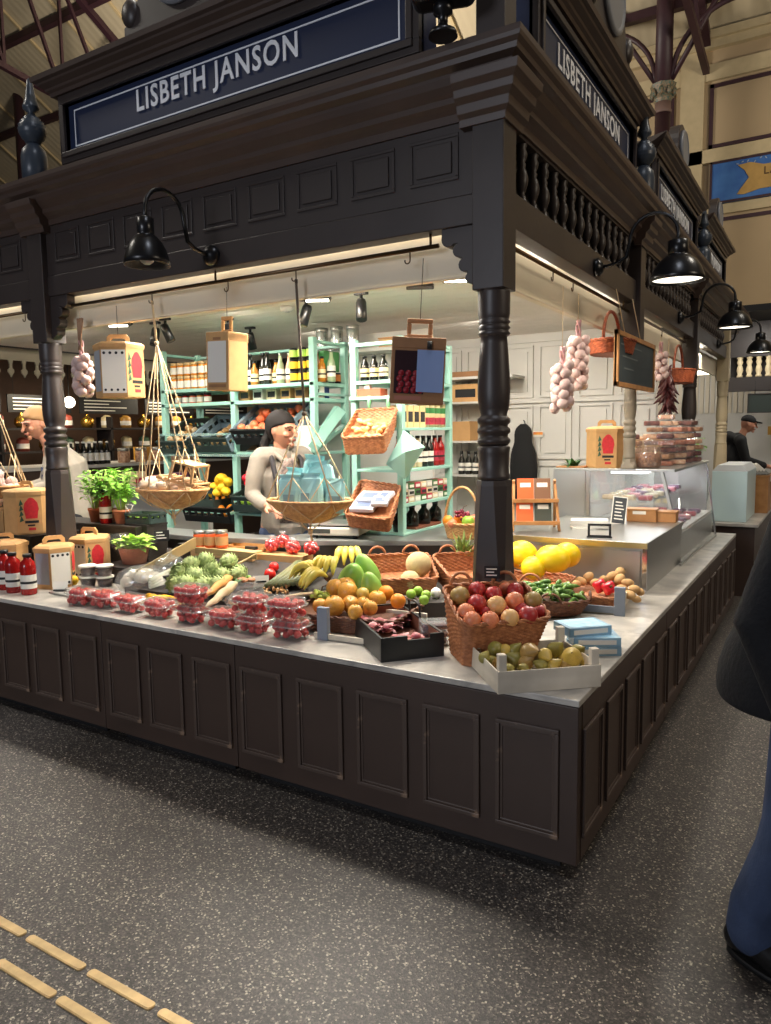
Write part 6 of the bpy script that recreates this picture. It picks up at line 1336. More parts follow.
# folded mint paper lantern on the corner post
P = [aty(404, 430, 1.60), aty(425, 447, 1.66), aty(405, 480, 1.60), aty(386, 464, 1.62)]; q = aty(405, 452, 1.50)
t = thing('mint_paper_star', 'pale mint folded square hanging on the corner post of the narrow unit', 'paper decoration', (0, 0, 0)); m = MB(); k = aty(405, 455, 1.68); m.add(P+[q, k], [(0, 1, 4), (1, 2, 4), (2, 3, 4), (3, 0, 4), (0, 5, 1), (1, 5, 2), (2, 5, 3), (3, 5, 0)]); m.build('folded_square', mat('mint_lantern_paper', (158, 208, 196), .7), t)
# two tilted wicker baskets hung on the unit front
def hung_basket(px, lab, fill_label):
    (flx, fly), (frx, fry_), (brx, bry), (blx, bly), (bl2x, bl2y), (br2x, br2y) = px
    y0, y1 = 1.44, 1.72
    R_ = [aty(flx, fly, y0), aty(frx, fry_, y0+.0), aty(brx, bry, y1), aty(blx, bly, y1)]
    dz = (aty(bl2x, bl2y, y0).z-R_[0].z); B = [p+Vector((0, .02 if i < 2 else -.02, dz if i < 2 else dz*1.1)) for i, p in enumerate(R_)]; c = sum(B, Vector())/4; B = [c+(p-c)*.93 for p in B]
    return basket(lab, B, R_, WICKER, .55, .1), R_
t, R_ = hung_basket(((341, 438), (384, 436), (398, 408), (357, 410), (343, 456), (385, 455)), 'tilted wicker basket of bread rolls hung on the narrow mint unit', '')
for i in range(26):
    u, v = rg.uniform(.1, .9), rg.uniform(.08, .7); p = quadmap(R_, u, v)+Vector((0, 0, -.03+rg.uniform(-.01, .012))); o = MB().ball((0, 0, 0), (1.5, .8, .7), 10, 7).mesh('bread_twist', [mat('pale_bread', (222, 190, 130), .6, c2=(196, 154, 92), vscale=6)]) if i == 0 else o
    b = bpy.data.objects.new('bread_twist', o); COL.objects.link(b); b.location = p; b.scale = (.024,)*3; b.rotation_euler = (rg.uniform(-.5, .5), rg.uniform(-.5, .5), rg.uniform(0, 6)); tag(b, 'pale bread twist in the upper hung wicker basket', 'bread', 'bread twists in the hung basket')
t, R_ = hung_basket(((344, 514), (389, 520), (401, 486), (361, 480), (346, 528), (389, 531)), 'tilted wicker basket of white packets above the weighing scale', '')
for i, (u, v, rz, w, d) in enumerate(((.35, .35, .15, .17, .13), (.42, .55, .05, .17, .12), (.75, .55, -.15, .10, .12), (.72, .35, .3, .11, .1))):
    p = quadmap(R_, u, v)+Vector((0, 0, -.025+.014*i)); t = thing('white_packet', 'white printed packet, %s in the hung wicker basket' % ('lowest', 'second lowest', 'second highest', 'topmost')[i], 'packet', p, (.45, 0, rz), 'white packets in the hung basket'); MB().box(-w/2, -d/2, 0, w/2, d/2, .03).build('packet', mat('pale_lilac_paper', (206, 208, 222), .6), t, bevel=.006); MB().box(-w*.3, -d*.3, .03, w*.3, d*.25, .0308).build('printed_panel', mat('grey_blue_print', (110, 124, 156), .6), t)
# mint clips above the bread basket
for i, px in enumerate((369, 388)): tag(MB().tube([aty(px, 396, 1.74), aty(px+.5, 402, 1.735), aty(px, 410, 1.73)], [.012, .016, .006], 8).build('mint_hook', mat('green_clip', (120, 190, 140), .4)), 'green clip holding the bread basket, %s one' % ('left', 'right')[i], 'clip')
# white shelves behind the column with boxes
t = thing('wall_rack', 'white wall rack with boxes between narrow mint unit and column', 'shelf', (0, 0, 0))
for z in (1.95, 1.55, 1.2): MB().box(-2.9, 4.45, z-.02, -2.3, 4.74, z).build('shelf', WHITE, t)
for i, (px, py, w, h, m_, lab) in enumerate(((466, 375, .30, .18, KRAFT, 'kraft box with dark print on the white wall rack'), (465, 342, .3, .06, KRAFTD, 'flat brown box at the top of the white wall rack'), (462, 425, .2, .2, CARDB, 'cardboard box on the middle of the white wall rack'))):
    p = aty(px, py, 4.5); z = 1.95 if py < 390 and py > 350 else (2.55-.31 if py < 350 else 1.55); carton(lab, (p.x-.0, 4.58, {0: 1.951, 1: 2.20, 2: 1.551}[i]), w, .2, h, m_, 0, None, INK if i == 0 else None)
tag(MB().box(-2.9, 4.4, 2.175, -2.0, 4.74, 2.2).build('wall_shelf', WHITE), 'white shelf under the flat brown box', 'shelf')
for i in range(4): bottle('dark bottle low on the wall behind the column, %s' % nth(i, 4), (-2.62+.08*i, 4.55, 1.201), .24, .036, DGLASS, PLASTK, True, PAPER, 'dark bottles by the wall', .4)
# black jacket on the wall, sticker
t = thing('black_jacket', 'black jacket hanging on the white wall right of the corner column', 'jacket', (aty(519, 450, 4.6).x+.02, 4.67, 1.17))
m = MB(); rows = []
for z, w, d in ((-.25, .15, .05), (0, .15, .06), (.2, .145, .07), (.30, .12, .06), (.36, .085, .055), (.44, .10, .055), (.51, .08, .045), (.545, .03, .02)):
    rows.append([Vector((w*math.cos(a)*(1+.06*math.sin(5*a+z*9)), d*math.sin(a), z)) for a in [2*PI*k/22 for k in range(22)]])
m.grid(rows, True, True); m.build('cloth', mat('black_cloth', (14, 14, 16), .9), t, subsurf=1)
MB().tube([(0, .05, .53), (0, .03, .57), (0, .0, .58)], .006, 6).build('hanger_loop', PLASTK, t)
o = MB().box(-.055, -.002, -.03, .055, .0, .03).mi_(1).box(-.05, -.003, -.008, .05, -.001, .02).build('wall_sticker', [PAPER, mat('red_yellow_sticker', (206, 60, 40), .6, c2=(230, 190, 60), vscale=12)], loc=aty(538, 434, 4.73)); tag(o, 'small red and yellow sticker on the white wall', 'sticker')
# track spotlights under the ceiling
def track_spot(px, py, lab, on=False, aim=(0, -.5, -1), y=None):
    p = atz(px, py, 2.612); t = thing('track_spotlight', lab, 'spotlight', p, 0, 'black ceiling spotlights'); MB().box(-.05, -.02, -.02, .05, .02, 0).build('adaptor', BLACK, t, bevel=.003); MB().tube([(0, 0, -.02), (0, 0, -.06)], .012, 8).build('stem', BLACK, t)
    d = Vector(aim).normalized(); R = d.to_track_quat('-Z', 'Y').to_matrix(); h = MB().lathe([(.03, .04), (.036, .02), (.038, -.11), (.034, -.112)], 18, (0, 0, -.09), R).build('lamp_head', BLACK, t)
    MB().lathe([(.031, -.106), (0, -.107)], 18, (0, 0, -.09), R, cap=False).build('lens', SPOTON if on else mat('grey_lens', (90, 90, 92), .2), h); return t
for a in ((228, 318, 'black ceiling spotlight left of the dark hanging rope', False, (.5, -.3, -1)), (250, 327, 'small black ceiling spotlight behind the front kraft box', False, (0, .3, -1)), (306, 298, 'lit black ceiling spotlight beside the hanging rope', True, (-.15, -.3, -1)), (361, 292, 'black ceiling spotlight above the bread basket', False, (.2, -.3, -1)), (155, 322, 'black ceiling spotlight beside the left sling rope', False, (0, -.2, -1)), (165, 318, 'black ceiling spotlight right of the left sling rope', False, (.4, .2, -1))): track_spot(*a)
def floodpanel(px, py, lab, on):
    p = atz(px, py, 2.612); t = thing('ceiling_flood', lab, 'spotlight', p, .5, 'flat ceiling floods'); MB().box(-.09, -.05, -.035, .09, .05, -.01, Matrix.Rotation(.35, 3, 'X')).build('housing', BLACK, t, bevel=.006); MB().box(-.08, -.052, -.030, .08, -.049, -.014, Matrix.Rotation(.35, 3, 'X')).build('lens', SPOTON if on else mat('grey_lens', (90, 90, 92), .2), t); MB().box(-.015, -.01, -.012, .015, .01, 0).build('stem', BLACK, t)
floodpanel(318, 296, 'flat black ceiling flood right of the lit spotlight', True); floodpanel(420, 283, 'flat black ceiling flood above the hanging bag', False); floodpanel(457, 276, 'flat lit ceiling flood beside the corner column', True); floodpanel(120, 322, 'flat lit ceiling lamp above the left kraft box', True)
t = thing('smoke_detector', 'round white smoke detector on the stall ceiling', 'detector', atz(287, 307, 2.612)); MB().lathe([(.05, 0), (.05, -.02), (.035, -.035), (0, -.035)], 20).build('body', WHITE, t); MB().lathe([(.02, -.034), (.018, -.042), (0, -.042)], 16).build('sensor', STEEL, t)
# ================================================================== THINGS HUNG FROM THE RAILS
HR = .585
def rope_pts(a, b, sag=.0): return [Vector(a), Vector(a).lerp(Vector(b), .5)+Vector((0, 0, -sag)), Vector(b)]
def sling(label, hook, c, R, dep, n, rope, tray=True, trm=None, knot=.30, kf=.62):
    """round wicker tray carried in a knotted rope net"""
    hook = Vector(hook); c = Vector(c); t = thing('hanging_basket', label, 'hanging basket', c, 0, 'rope slung baskets')
    rows = []; N = 64
    for j in range(11):
        th = j/10; rr = R*th**.8; rows.append([Vector((rr*math.cos(a)*(1+.008*math.sin(32*a+j*PI)), rr*math.sin(a)*.75*(1+.008*math.sin(32*a+j*PI)), -dep*(1-th**1.7))) for a in [2*PI*k/N for k in range(N)]])
    m = MB(); m.grid(rows[1:], True, True); m.f.append(list(range(N))); m.sm.append(True); m.mi.append(0); m.build('woven_tray', trm or WICKERL, t, solid=.006)
    m = MB(); m.tube([(R*math.cos(a), R*.75*math.sin(a), 0) for a in [2*PI*k/40 for k in range(40)]], .010, 6, closed=True); m.build('rim', trm or WICKERL, t)
    top = hook-c; k0 = top+Vector((0, 0, -.02)); kn = top*kf
    m = MB(); m.tube([top, k0], .008, 6); m.tube([k0, kn], .007, 6); m.ball(kn, .014, 8, 6)
    ends = [Vector((R*1.01*math.cos(2*PI*(i+.5)/n), R*.76*math.sin(2*PI*(i+.5)/n), .0)) for i in range(n)]
    m.build('top_rope', rope, t)
    for e in ends: MB().tube([kn, kn.lerp(e, .5)*1.0+Vector((0, 0, .02)), e], .0042, 5).build('rope', ROPE, t)
    m = MB()
    for i in range(n):
        a, b = ends[i], ends[(i+1) % n]; u = kn.lerp(a, knot+.42); v = kn.lerp(b, knot+.42)
        m.tube([u, (a+b)/2*1.0+Vector((0, 0, .01)), v], .0035, 5)
        dl = ((a+b)/2).normalized(); dl = Vector((dl.x*R, dl.y*R*.9, 0)); lo = dl*.56+Vector((0, 0, -dep*.79)); q_ = lambda e: ((e+dl)/2)*.84+Vector((0, 0, -dep*.47)); m.tube([a, q_(a), lo], .0035, 5); m.tube([b, q_(b), lo], .0035, 5); m.tube([lo, lo*.5+Vector((0, 0, -dep*.58)), Vector((0, 0, -dep-.05))], .0035, 5)
    m.ball((0, 0, -dep-.05), .014, 8, 6); m.tube([(0, 0, -dep-.05), (.01, 0, -dep-.10)], .006, 6); m.build('net', ROPE, t); return t
hp = aty(296, 275, HR); c2 = Vector((-1.645, HR+.03, 1.295)); h2 = Vector((hp.x, HR, 2.44))
sling('hanging basket of mint paper bags in front of the shopkeeper', h2, c2, .245, .12, 6, mat('dark_brown_rope', (84, 70, 58), .8, bump=.4, bscale=300), kf=.40)
hp = aty(152, 298, HR); h1 = Vector((hp.x, HR, 2.44)); c1 = Vector((-2.68, HR+.03, 1.325))
sling('hanging basket of pale roots with a small wooden rack on top', h1, c1, .24, .12, 6, ROPE, kf=.78)
c3 = Vector((-4.56, HR+.05, 1.30)); sling('hanging basket of garlic bulbs at the left end of the stall', (-4.56, HR, 2.44), c3, .27, .10, 6, ROPE, kf=.7)
# mint bags
rg = random.Random(12)
for i, (dx, dy, w, h, rz) in enumerate(((-.10, .03, .16, .23, .3), (.0, .03, .16, .30, -.2), (.10, .02, .15, .27, .2), (.06, -.07, .14, .21, -.1), (-.06, -.07, .14, .20, .25), (.16, .0, .10, .18, .5))):
    t = thing('paper_bag', 'mint blue paper bag in the front hanging basket, %s' % ('left rear one', 'tallest at the back', 'right rear one', 'right front one', 'left front one', 'far right small one')[i], 'paper bag', c2+Vector((dx, dy, -.06)), (rg.uniform(-.12, .12), rg.uniform(-.2, .2), rz), 'mint paper bags')
    rows = []
    for z, k, q in ((0, .9, 1), (.3, 1, 1), (.6, 1.02, .8), (.85, .98, .45), (.92, .8, .25), (1, .95, .3)):
        rows.append([Vector((w/2*k*(abs(math.cos(a))**.6)*(1 if math.cos(a) > 0 else -1)+rg.uniform(-.004, .004), w*.32*q*(abs(math.sin(a))**.6)*(1 if math.sin(a) > 0 else -1)+rg.uniform(-.004, .004), h*z)) for a in [2*PI*s/16 for s in range(16)]])
    m = MB(); m.grid(rows, False, True); m.f.append(list(range(16))); m.sm.append(False); m.mi.append(0); m.build('bag', MINTP, t); MB().box(-.03, -w*.335, h*.3, .03, -w*.325, h*.5).build('round_seal', mat('blue_grey_seal', (120, 160, 176), .7), t)
# pale roots and rack in sling 1
for i in range(16):
    p = c1+Vector((rg.uniform(-.15, .07), rg.uniform(-.10, .10), rg.uniform(-.02, .05))); o = MB().tube([(-.09, 0, 0), (-.05, 0, .004), (.0, 0, .006), (.06, .01, .002), (.1, .012, -.004)], [.006, .026, .034, .024, .005], 10).build('pale_root', mat('cream_root', (222, 202, 176), .7, var=.08, vscale=20), None, p, (rg.uniform(-.3, .3), rg.uniform(-.4, .4), rg.uniform(0, 6))); tag(o, 'pale cream root in the left hanging basket', 'root vegetable', 'pale roots in the hanging basket')
t = thing('wooden_rack', 'small pale wooden rack lying on the roots in the left hanging basket', 'rack', c1+Vector((.06, 0, .05)), (0, .2, .15)); 
for y in (-.07, .07): MB().box(-.11, y-.008, 0, .16, y+.008, .014).build('side_rail', WOODP, t)
for k in range(6): MB().box(-.10+.05*k, -.078, .014, -.08+.05*k, .078, .022).build('slat', WOODP, t)
for y in (-.07, .07): m = MB(); bar(m, (-.02, y, .02), (.0, y, .12), .014); m.build('upright', WOODP, t)
MB().box(-.01, -.08, .115, .15, .08, .127).build('top_board', WOODP, t); m = MB(); bar(m, (.14, .07, .01), (.14, .07, .12), .014); bar(m, (.14, -.07, .01), (.14, -.07, .12), .014); m.build('upright', WOODP, t)
# garlic
def garlicfn(p):
    a = math.atan2(p.y, p.x); d = math.hypot(p.x, p.y); k = 1+.07*abs(math.sin(4*a)); z = p.z
    if z > .6: k *= 1-.75*((z-.6)/.4); z = .6+(z-.6)*2.0
    return Vector((p.x*k, p.y*k, z*.85))
GME = bf(garlicfn, [GARLIC], 'garlic_bulb', 16, 12)
for i in range(14):
    p = c3+Vector((rg.uniform(-.15, .2), rg.uniform(-.15, .1), -.02+.05*(i//6))); o = bpy.data.objects.new('garlic_bulb', GME); COL.objects.link(o); o.location = p; o.scale = (.04,)*3; o.rotation_euler = (rg.uniform(-1.2, 1.2), rg.uniform(-1.2, 1.2), 0); tag(o, 'garlic bulb in the left end hanging basket', 'garlic', 'garlic in the hanging basket')
def braid(label, x, y, ztop, z0, z1, r, n, along, seed, group='garlic braids', stalks=True):
    t = thing('garlic_braid', label, 'garlic braid', (x, y, 0), 0, group); rg = random.Random(seed)
    MB().tube([(0, 0, ztop), (0, 0, z1+.05)], .002, 4).build('string', ROPE, t); m = MB()
    for k in range(3):
        m.tube([(.012*math.cos(k*2.1+s), .012*math.sin(k*2.1+s), z1+.11-(z1+.11-z0)*s/12) for s in range(13)], .007, 5)
    m.build('plaited_stalks', mat('dry_garlic_stalk', (196, 150, 150), .8, var=.2, vscale=30), t)
    for i in range(n):
        a = i*2.4+rg.uniform(-.3, .3); f = i/(n-1); z = z1-(z1-z0)*f; o = bpy.data.objects.new('bulb', GME); COL.objects.link(o); o.parent = t; rr = r*rg.uniform(.9, 1.12); o.scale = (rr,)*3
        o.location = (.042*math.cos(a), .042*math.sin(a), z+rg.uniform(-.01, .01)); o.rotation_euler = Vector((math.cos(a), math.sin(a), rg.uniform(-.3, .3))).to_track_quat('-Z', 'Y').to_euler()
    return t
p = atx(562, 386, -HR); braid('garlic braid, lower left one of the pair on the right rail', -HR, 1.57, 2.44, 1.77, 2.0, .029, 26, 'y', 1)
p = atx(578, 370, -HR); braid('garlic braid, upper right one of the pair on the right rail', -HR, 1.86, 2.44, 1.90, 2.18, .029, 32, 'y', 2)
braid('garlic braid far along the right rail beside the chillies', -HR, 4.25, 2.44, 2.08, 2.28, .030, 16, 'y', 3)
p = aty(82, 360, HR); braid('garlic braid with long stalks beside the left column', p.x, HR, 2.46, 1.93, 2.15, .033, 20, 'x', 4); m = MB()
for k in range(5): m.tube([(p.x-.02+.012*k, HR, 2.40-.02*(k % 2)), (p.x+.01*math.sin(k), HR-.01, 2.2)], .008, 5)
o = m.build('dry_stalks', mat('tan_stalk', (150, 116, 90), .8)); tag(o, 'dry tan stalks tied above the left garlic braid', 'stalks')
# chillies
t = thing('chilli_bunch', 'bunch of dried dark red chillies on the right rail', 'chilli bunch', (-HR, 4.6, 0)); MB().tube([(0, 0, 2.46), (0, 0, 2.0)], .003, 5).build('string', ROPE, t); m = MB().tube([(0, 0, 0), (0, .0, -.03), (.008, 0, -.07), (.02, 0, -.11)], [.004, .013, .011, .002], 7).mesh('chilli', [CHILI])
for i in range(60):
    o = bpy.data.objects.new('chilli', m); COL.objects.link(o); o.parent = t; a = i*2.4; z = 2.22-.33*i/60; o.location = (.03*math.cos(a), .03*math.sin(a), z); o.scale = (1.7,)*3; o.rotation_euler = (rg.uniform(.3, .9), 0, a+PI/2)
# handled baskets on the right rail
def rail_basket(label, y, z, w, d, h, hh, matl):
    c = Vector((-HR, y, z)); B = rect(c+Vector((0, 0, 0)), d*.85, w*.85, 0); R_ = rect(c+Vector((0, 0, h)), d, w, 0)
    t = basket(label, B, R_, matl, .05, .5, group='wicker baskets on the right rail'); MB().tube([(0, -w*.46*math.cos(a), h*1.0+hh*math.sin(a)) for a in [PI*k/18 for k in range(19)]], .011, 7).build('hoop_handle', matl, t); return t
REDW = mat('red_brown_wicker', (176, 92, 54), .55, c2=(134, 62, 38), vscale=45, bump=.3, bscale=160)
p = atx(612, 358, -HR); rail_basket('red-brown wicker basket with hoop handle hung left of the chalkboard', 2.62, 2.15, .46, .3, .085, .20, REDW)
rail_basket('red-brown wicker basket with hoop handle hung right of the chillies', 5.1, 2.08, .5, .3, .12, .24, REDW)
# chalkboard
t = thing('chalkboard', 'hanging chalkboard with wooden frame and faint chalk writing', 'chalkboard', (-.47, atx(617, 330, -.47).y, atx(617, 386, -.47).z)); L = atx(654.5, 340, -.47).y-atx(617, 330, -.47).y; Hh = atx(617, 329, -.47).z-atx(617, 386, -.47).z
MB().box(-.012, 0, 0, .0, L, Hh).build('board', mat('slate_board', (52, 62, 66), .6, var=.15, vscale=4), t); m = MB()
for a in ((0, 0, L, .03), (0, Hh-.03, L, Hh), (0, 0, .03, Hh), (L-.03, 0, L, Hh)): m.box(-.018, a[0], a[1], .01, a[2], a[3])
m.build('frame', WOODN, t, bevel=.002); m = MB()
for k in range(3): m.box(.0005, .1+.05*k, .27-.075*k, .0015, .7-.12*k, .279-.075*k)
m.build('chalk_lines', mat('faint_chalk', (104, 112, 112), .9), t)
for y in (.2, .65): MB().tube([(0, y, Hh), (-.06, y, 2.56-t.location.z)], .003, 4).build('cord', ROPE, t)
# ---- kraft boxes on the front rail
def strung(t, top, h): MB().tube([(0, 0, h), Vector((0, 0, top-t.location.z))], .002, 4).build('string', mat('thin_dark_string', (70, 60, 50), .8), t)
p = aty(120, 398, HR); t = gift_box('hanging kraft gift box with white dotted sheet and red print', (p.x-.015, HR+.02, 1.885), facing((p.x, HR))-.25, .150, .315, group='hanging kraft boxes', art=2); strung(t, 2.45, .38)
def flat_bag(label, px, py, rz, w, h, d, kraft, tilt):
    p = aty(px, py, HR); t = thing('hanging_box', label, 'gift box', (p.x, HR+.02, p.z), (0, tilt, rz), 'hanging kraft boxes'); MB().box(-w/2, -d/2, 0, w/2, d/2, h).build('carton', kraft, t, bevel=.006)
    m = MB(); ring(m, -w*.24, w*.24, h+.0, h+.095, .022, -.006, .006); m.box(-w*.5, -d*.52, h-.05, w*.5, d*.52, h+.004); m.build('handle', kraft, t, bevel=.005); strung(t, 2.46, h+.09); return t
z0 = 1.885
t = flat_bag('hanging kraft box with two white sheets behind the front rail', 225, 391, facing((-2.2, HR))-.8, .175, .315, .15, KRAFT, .04)
MB().box(-.072, -.0775, .045, .07, -.0762, .27).build('white_sheet', PAPER, t); o = MB().box(-.002, -.062, .04, .0, .062, .29).build('dotted_sheet', PAPER, t); o.location = (.0845, 0, 0); m = MB()
for k in range(4):
    for z in (.065, .27): m.box(.0846, -.052+.029*k, z-.006, .0858, -.040+.029*k, z+.006)
m.build('dot_holes', INK, t); m = MB(); m.box(-.065, -.0775, .018, .065, -.0762, .035); m.box(-.03, -.0785, .275, .03, -.0762, .29); m.build('ink_print', KRAFTD, t)
t = flat_bag('brown hanging carrier with tomato window and pale blue card', 414, 404, facing((-1.0, HR))+.0, .255, .305, .10, KRAFTD, .06)
MB().box(-.11, -.052, .045, .03, -.0505, .245).build('dark_window', mat('dark_window_film', (44, 22, 26), .3), t); o = MB()
for k in range(15): o = MB().ball((-.085+.034*(k % 4)+.008*((k//4) % 2), -.050, .062+.026*(k//4)), (.016, .008, .016), 10, 7).build('printed_tomato', mat('window_tomato', (140, 20, 34), .4), t)
MB().box(-.005, -.0585, .055, .12, -.056, .25).build('blue_card', BLUEC, t); MB().box(-.105, -.0515, .015, .02, -.0505, .035).build('pink_strip', mat('dusty_pink_print', (170, 110, 90), .7), t)
MB().tube([(.05, -.06, .255), (.05, -.055, .29)], .012, 8).build('clip', MATTE, t)
# ================================================================== PEOPLE
SKIN = mat('skin', (182, 128, 102), .5, sub=.15, var=.04, vscale=20); HAIRB = mat('black_hair', (18, 13, 13), .6, spec=.25, wave=(60, 'Z', .3)); HAIRF = mat('fair_hair', (158, 120, 76), .5, wave=(60, 'Z', .3)); EYE = mat('eye_dark', (30, 22, 20), .2); LIP = mat('lips', (172, 96, 88), .5); BROW = mat('brow_hair', (52, 38, 32), .7)
def blob(parts, name, m, parent, vox=.007, smooth=4):
    """one continuous surface grown over tapered limbs: parts = list of ('t', points, radii) or ('b', centre, radii, rot)"""
    mb = MB()
    for p in parts:
        if p[0] == 't':
            mb.tube(p[1], list(p[2]), 14)
            for q, r in ((p[1][0], p[2][0]), (p[1][-1], p[2][-1])): mb.ball(q, r*.995, 12, 8)
        else: mb.ball(p[1], p[2], 20, 14, p[3] if len(p) > 3 else None, p[4] if len(p) > 4 else None)
    o = mb.build(name, m, parent); md = o.modifiers.new('unite', 'REMESH'); md.mode = 'VOXEL'; md.voxel_size = vox; md.use_smooth_shade = True
    if smooth: s = o.modifiers.new('relax', 'SMOOTH'); s.factor = .5; s.iterations = smooth
    return o
def headfn(p):
    x, y, z = p; 
    if z < -.1: x *= 1-.34*((-z-.1)/.9)**1.2; y = y*(1-.12*(-z)) - .06*(-z)
    if y < 0: y *= .94
    return Vector((x, y, z))
def hand(at, d, up, side, k=1.0):
    """palm, four curled fingers and a thumb; d: towards the finger tips, up: back of the hand, side +1/-1 for the thumb side"""
    at = Vector(at); d = Vector(d).normalized(); up = Vector(up); up = (up-d*up.dot(d)).normalized(); s = d.cross(up)*side; P = []
    P.append(('t', [at, at+d*.045*k, at+d*.085*k], (.026*k, .032*k, .028*k)))
    for sx in (-.028, -.01, .009, .027): P.append(('t', [at+d*.03*k+s*sx*.6*k, at+d*.085*k+s*sx*k], (.014*k, .0125*k)))
    for sx, L in ((-.028, .062), (-.01, .074), (.009, .078), (.027, .07)):
        b = at+d*.085*k+s*sx*k; m1 = b+d*L*.45*k-up*.010*k; m2 = m1+d*L*.30*k-up*.020*k; e = m2+d*L*.16*k-up*.022*k; P.append(('t', [b, m1, m2, e], (.0095*k, .009*k, .0082*k, .007*k)))
    t0 = at+d*.03*k+s*.03*k; t1 = t0+s*.024*k+d*.026*k-up*.008*k; t2 = t1+d*.032*k+s*.004*k-up*.012*k; P.append(('t', [t0, t1, t2], (.0135*k, .0115*k, .0085*k))); return P
def face(head, R, root, fem=False):
    """head centre and rotation; R columns: right, forward(-y), up"""
    c = Vector(head); L = lambda x, y, z: c+R @ Vector((x, y, z))*1.1
    for s in (-1, 1):
        m = MB(); m.ball(L(s*.033, -.089, .008), (.0135, .006, .0065), 10, 6, R); m.build('eye', EYE, root)
        m = MB(); m.tube([L(s*.016, -.098, .028), L(s*.034, -.096, .034), L(s*.052, -.085, .027)], .0036, 6); m.build('eyebrow', BROW, root)
    m = MB(); m.tube([L(-.024, -.092, -.056), L(-.008, -.1, -.053), L(.008, -.1, -.053), L(.024, -.092, -.056)], [.003, .0065, .0065, .003], 6); m.build('lips', LIP, root)
HK = 1.1
def head_parts(c, R, neck):
    c = Vector(c); L = lambda x, y, z: c+R @ Vector((x, y, z))*HK
    P = [('b', c, (.076*HK, .094*HK, .118*HK), R, headfn), ('t', [Vector(neck), c+R @ Vector((0, .022, -.07))], (.056, .05)), ('t', [L(0, -.095, .02), L(0, -.106, -.012), L(0, -.118, -.026)], (.010, .012, .0135)), ('b', L(0, -.082, -.088), (.024, .018, .018)), ('b', L(0, -.09, -.055), (.028, .012, .014))]
    for s in (-1, 1): P += [('b', L(s*.076, .012, -.005), (.010, .022, .032), R), ('b', L(s*.04, -.07, -.022), (.024, .02, .02)), ('t', [L(s*.015, -.09, .03), L(s*.05, -.076, .028)], (.010, .010))]
    return P
def rz3(a): return Matrix.Rotation(a, 3, 'Z')
# ---- shopkeeper
wx, wy = -2.70, 1.69; base = .1
W = thing('person', 'woman with tied black hair in a pale jacket reaching behind the hanging basket', 'person', (wx, wy, base), math.radians(58))
hR = rz3(math.radians(28)) @ Matrix.Rotation(math.radians(6), 3, 'X'); hc = Vector((0, -.03, 1.575))
sho = 1.385
arm = lambda s: ('t', [Vector((s*.175, 0, sho-.02)), Vector((s*.235, -.02, 1.12)), Vector((s*.20, -.26, 1.05))], (.048, .042, .028))
Ph = head_parts(hc, hR, (0, .01, 1.36)) + [('t', [Vector((-.14, 0, sho)), Vector((.14, 0, sho))], (.06, .06)), ('t', [Vector((0, 0, .86)), Vector((0, .0, 1.05)), Vector((0, 0, 1.25)), Vector((0, 0, 1.37))], (.15, .125, .14, .08)),
      ('t', [Vector((-.09, 0, .88)), Vector((-.1, .0, .48)), Vector((-.1, .02, .07))], (.085, .06, .04)), ('t', [Vector((.09, 0, .88)), Vector((.1, .0, .48)), Vector((.1, .02, .07))], (.085, .06, .04)), ('t', [Vector((-.1, .03, .04)), Vector((-.1, -.15, .03))], (.04, .035)), ('t', [Vector((.1, .03, .04)), Vector((.1, -.15, .03))], (.04, .035)), arm(-1), arm(1)]
Ph += hand((-.20, -.26, 1.05), (.25, -1, -.12), (0, -.1, 1), 1) + hand((.20, -.26, 1.05), (-.3, -1, -.1), (0, -.1, 1), -1)
blob(Ph, 'body', SKIN, W, .0055, 3); face(hc, hR, W, True)
hp = [('b', hc+hR @ Vector((0, .02, .022)), (.086, .092, .112), hR), ('b', hc+hR @ Vector((0, .10, -.01)), (.05, .045, .06), hR), ('t', [hc+hR @ Vector((0, .12, -.02)), hc+hR @ Vector((-.03, .15, -.12)), hc+hR @ Vector((-.06, .12, -.26))], (.04, .036, .014))]
o = MB().ball(hc+hR @ Vector((0, .03, .026)), (.097, .124, .122), 30, 22, hR, lambda p: Vector((p.x, max(p.y, -.99 if p.z > .24 else (-.99+1.05*(.24-p.z)/.34 if p.z > -.10 else .06)), p.z))).build('hair', HAIRB, W); blob(hp[1:], 'ponytail', HAIRB, W, .008)
JK = mat('pale_linen_jacket', (132, 124, 114), .85, var=.08, vscale=14, bump=.3, bscale=30)
jk = [('t', [Vector((0, .0, .88)), Vector((0, 0, 1.05)), Vector((0, 0, 1.25)), Vector((0, .01, 1.36))], (.175, .155, .165, .09)), ('t', [Vector((-.15, 0, sho)), Vector((.15, 0, sho))], (.075, .075))]
for s in (-1, 1): jk.append(('t', [Vector((s*.178, 0, sho-.02)), Vector((s*.215, -.01, 1.25)), Vector((s*.238, -.02, 1.12)), Vector((s*.222, -.13, 1.075)), Vector((s*.205, -.21, 1.055))], (.068, .064, .058, .052, .05)))
blob(jk, 'jacket', JK, W, .008, 5)
MB().tube([(-.09, .02, 1.44), (-.11, -.10, 1.36), (-.10, -.165, 1.2), (-.09, -.17, .95)], [.02, .018, .018, .018], 8).build('apron_strap', mat('dark_strap_cloth', (34, 30, 34), .8), W)
MB().tube([(.09, .02, 1.44), (.11, -.10, 1.36), (.10, -.165, 1.2), (.09, -.17, .95)], [.02, .018, .018, .018], 8).build('apron_strap', MATS['dark_strap_cloth'], W)
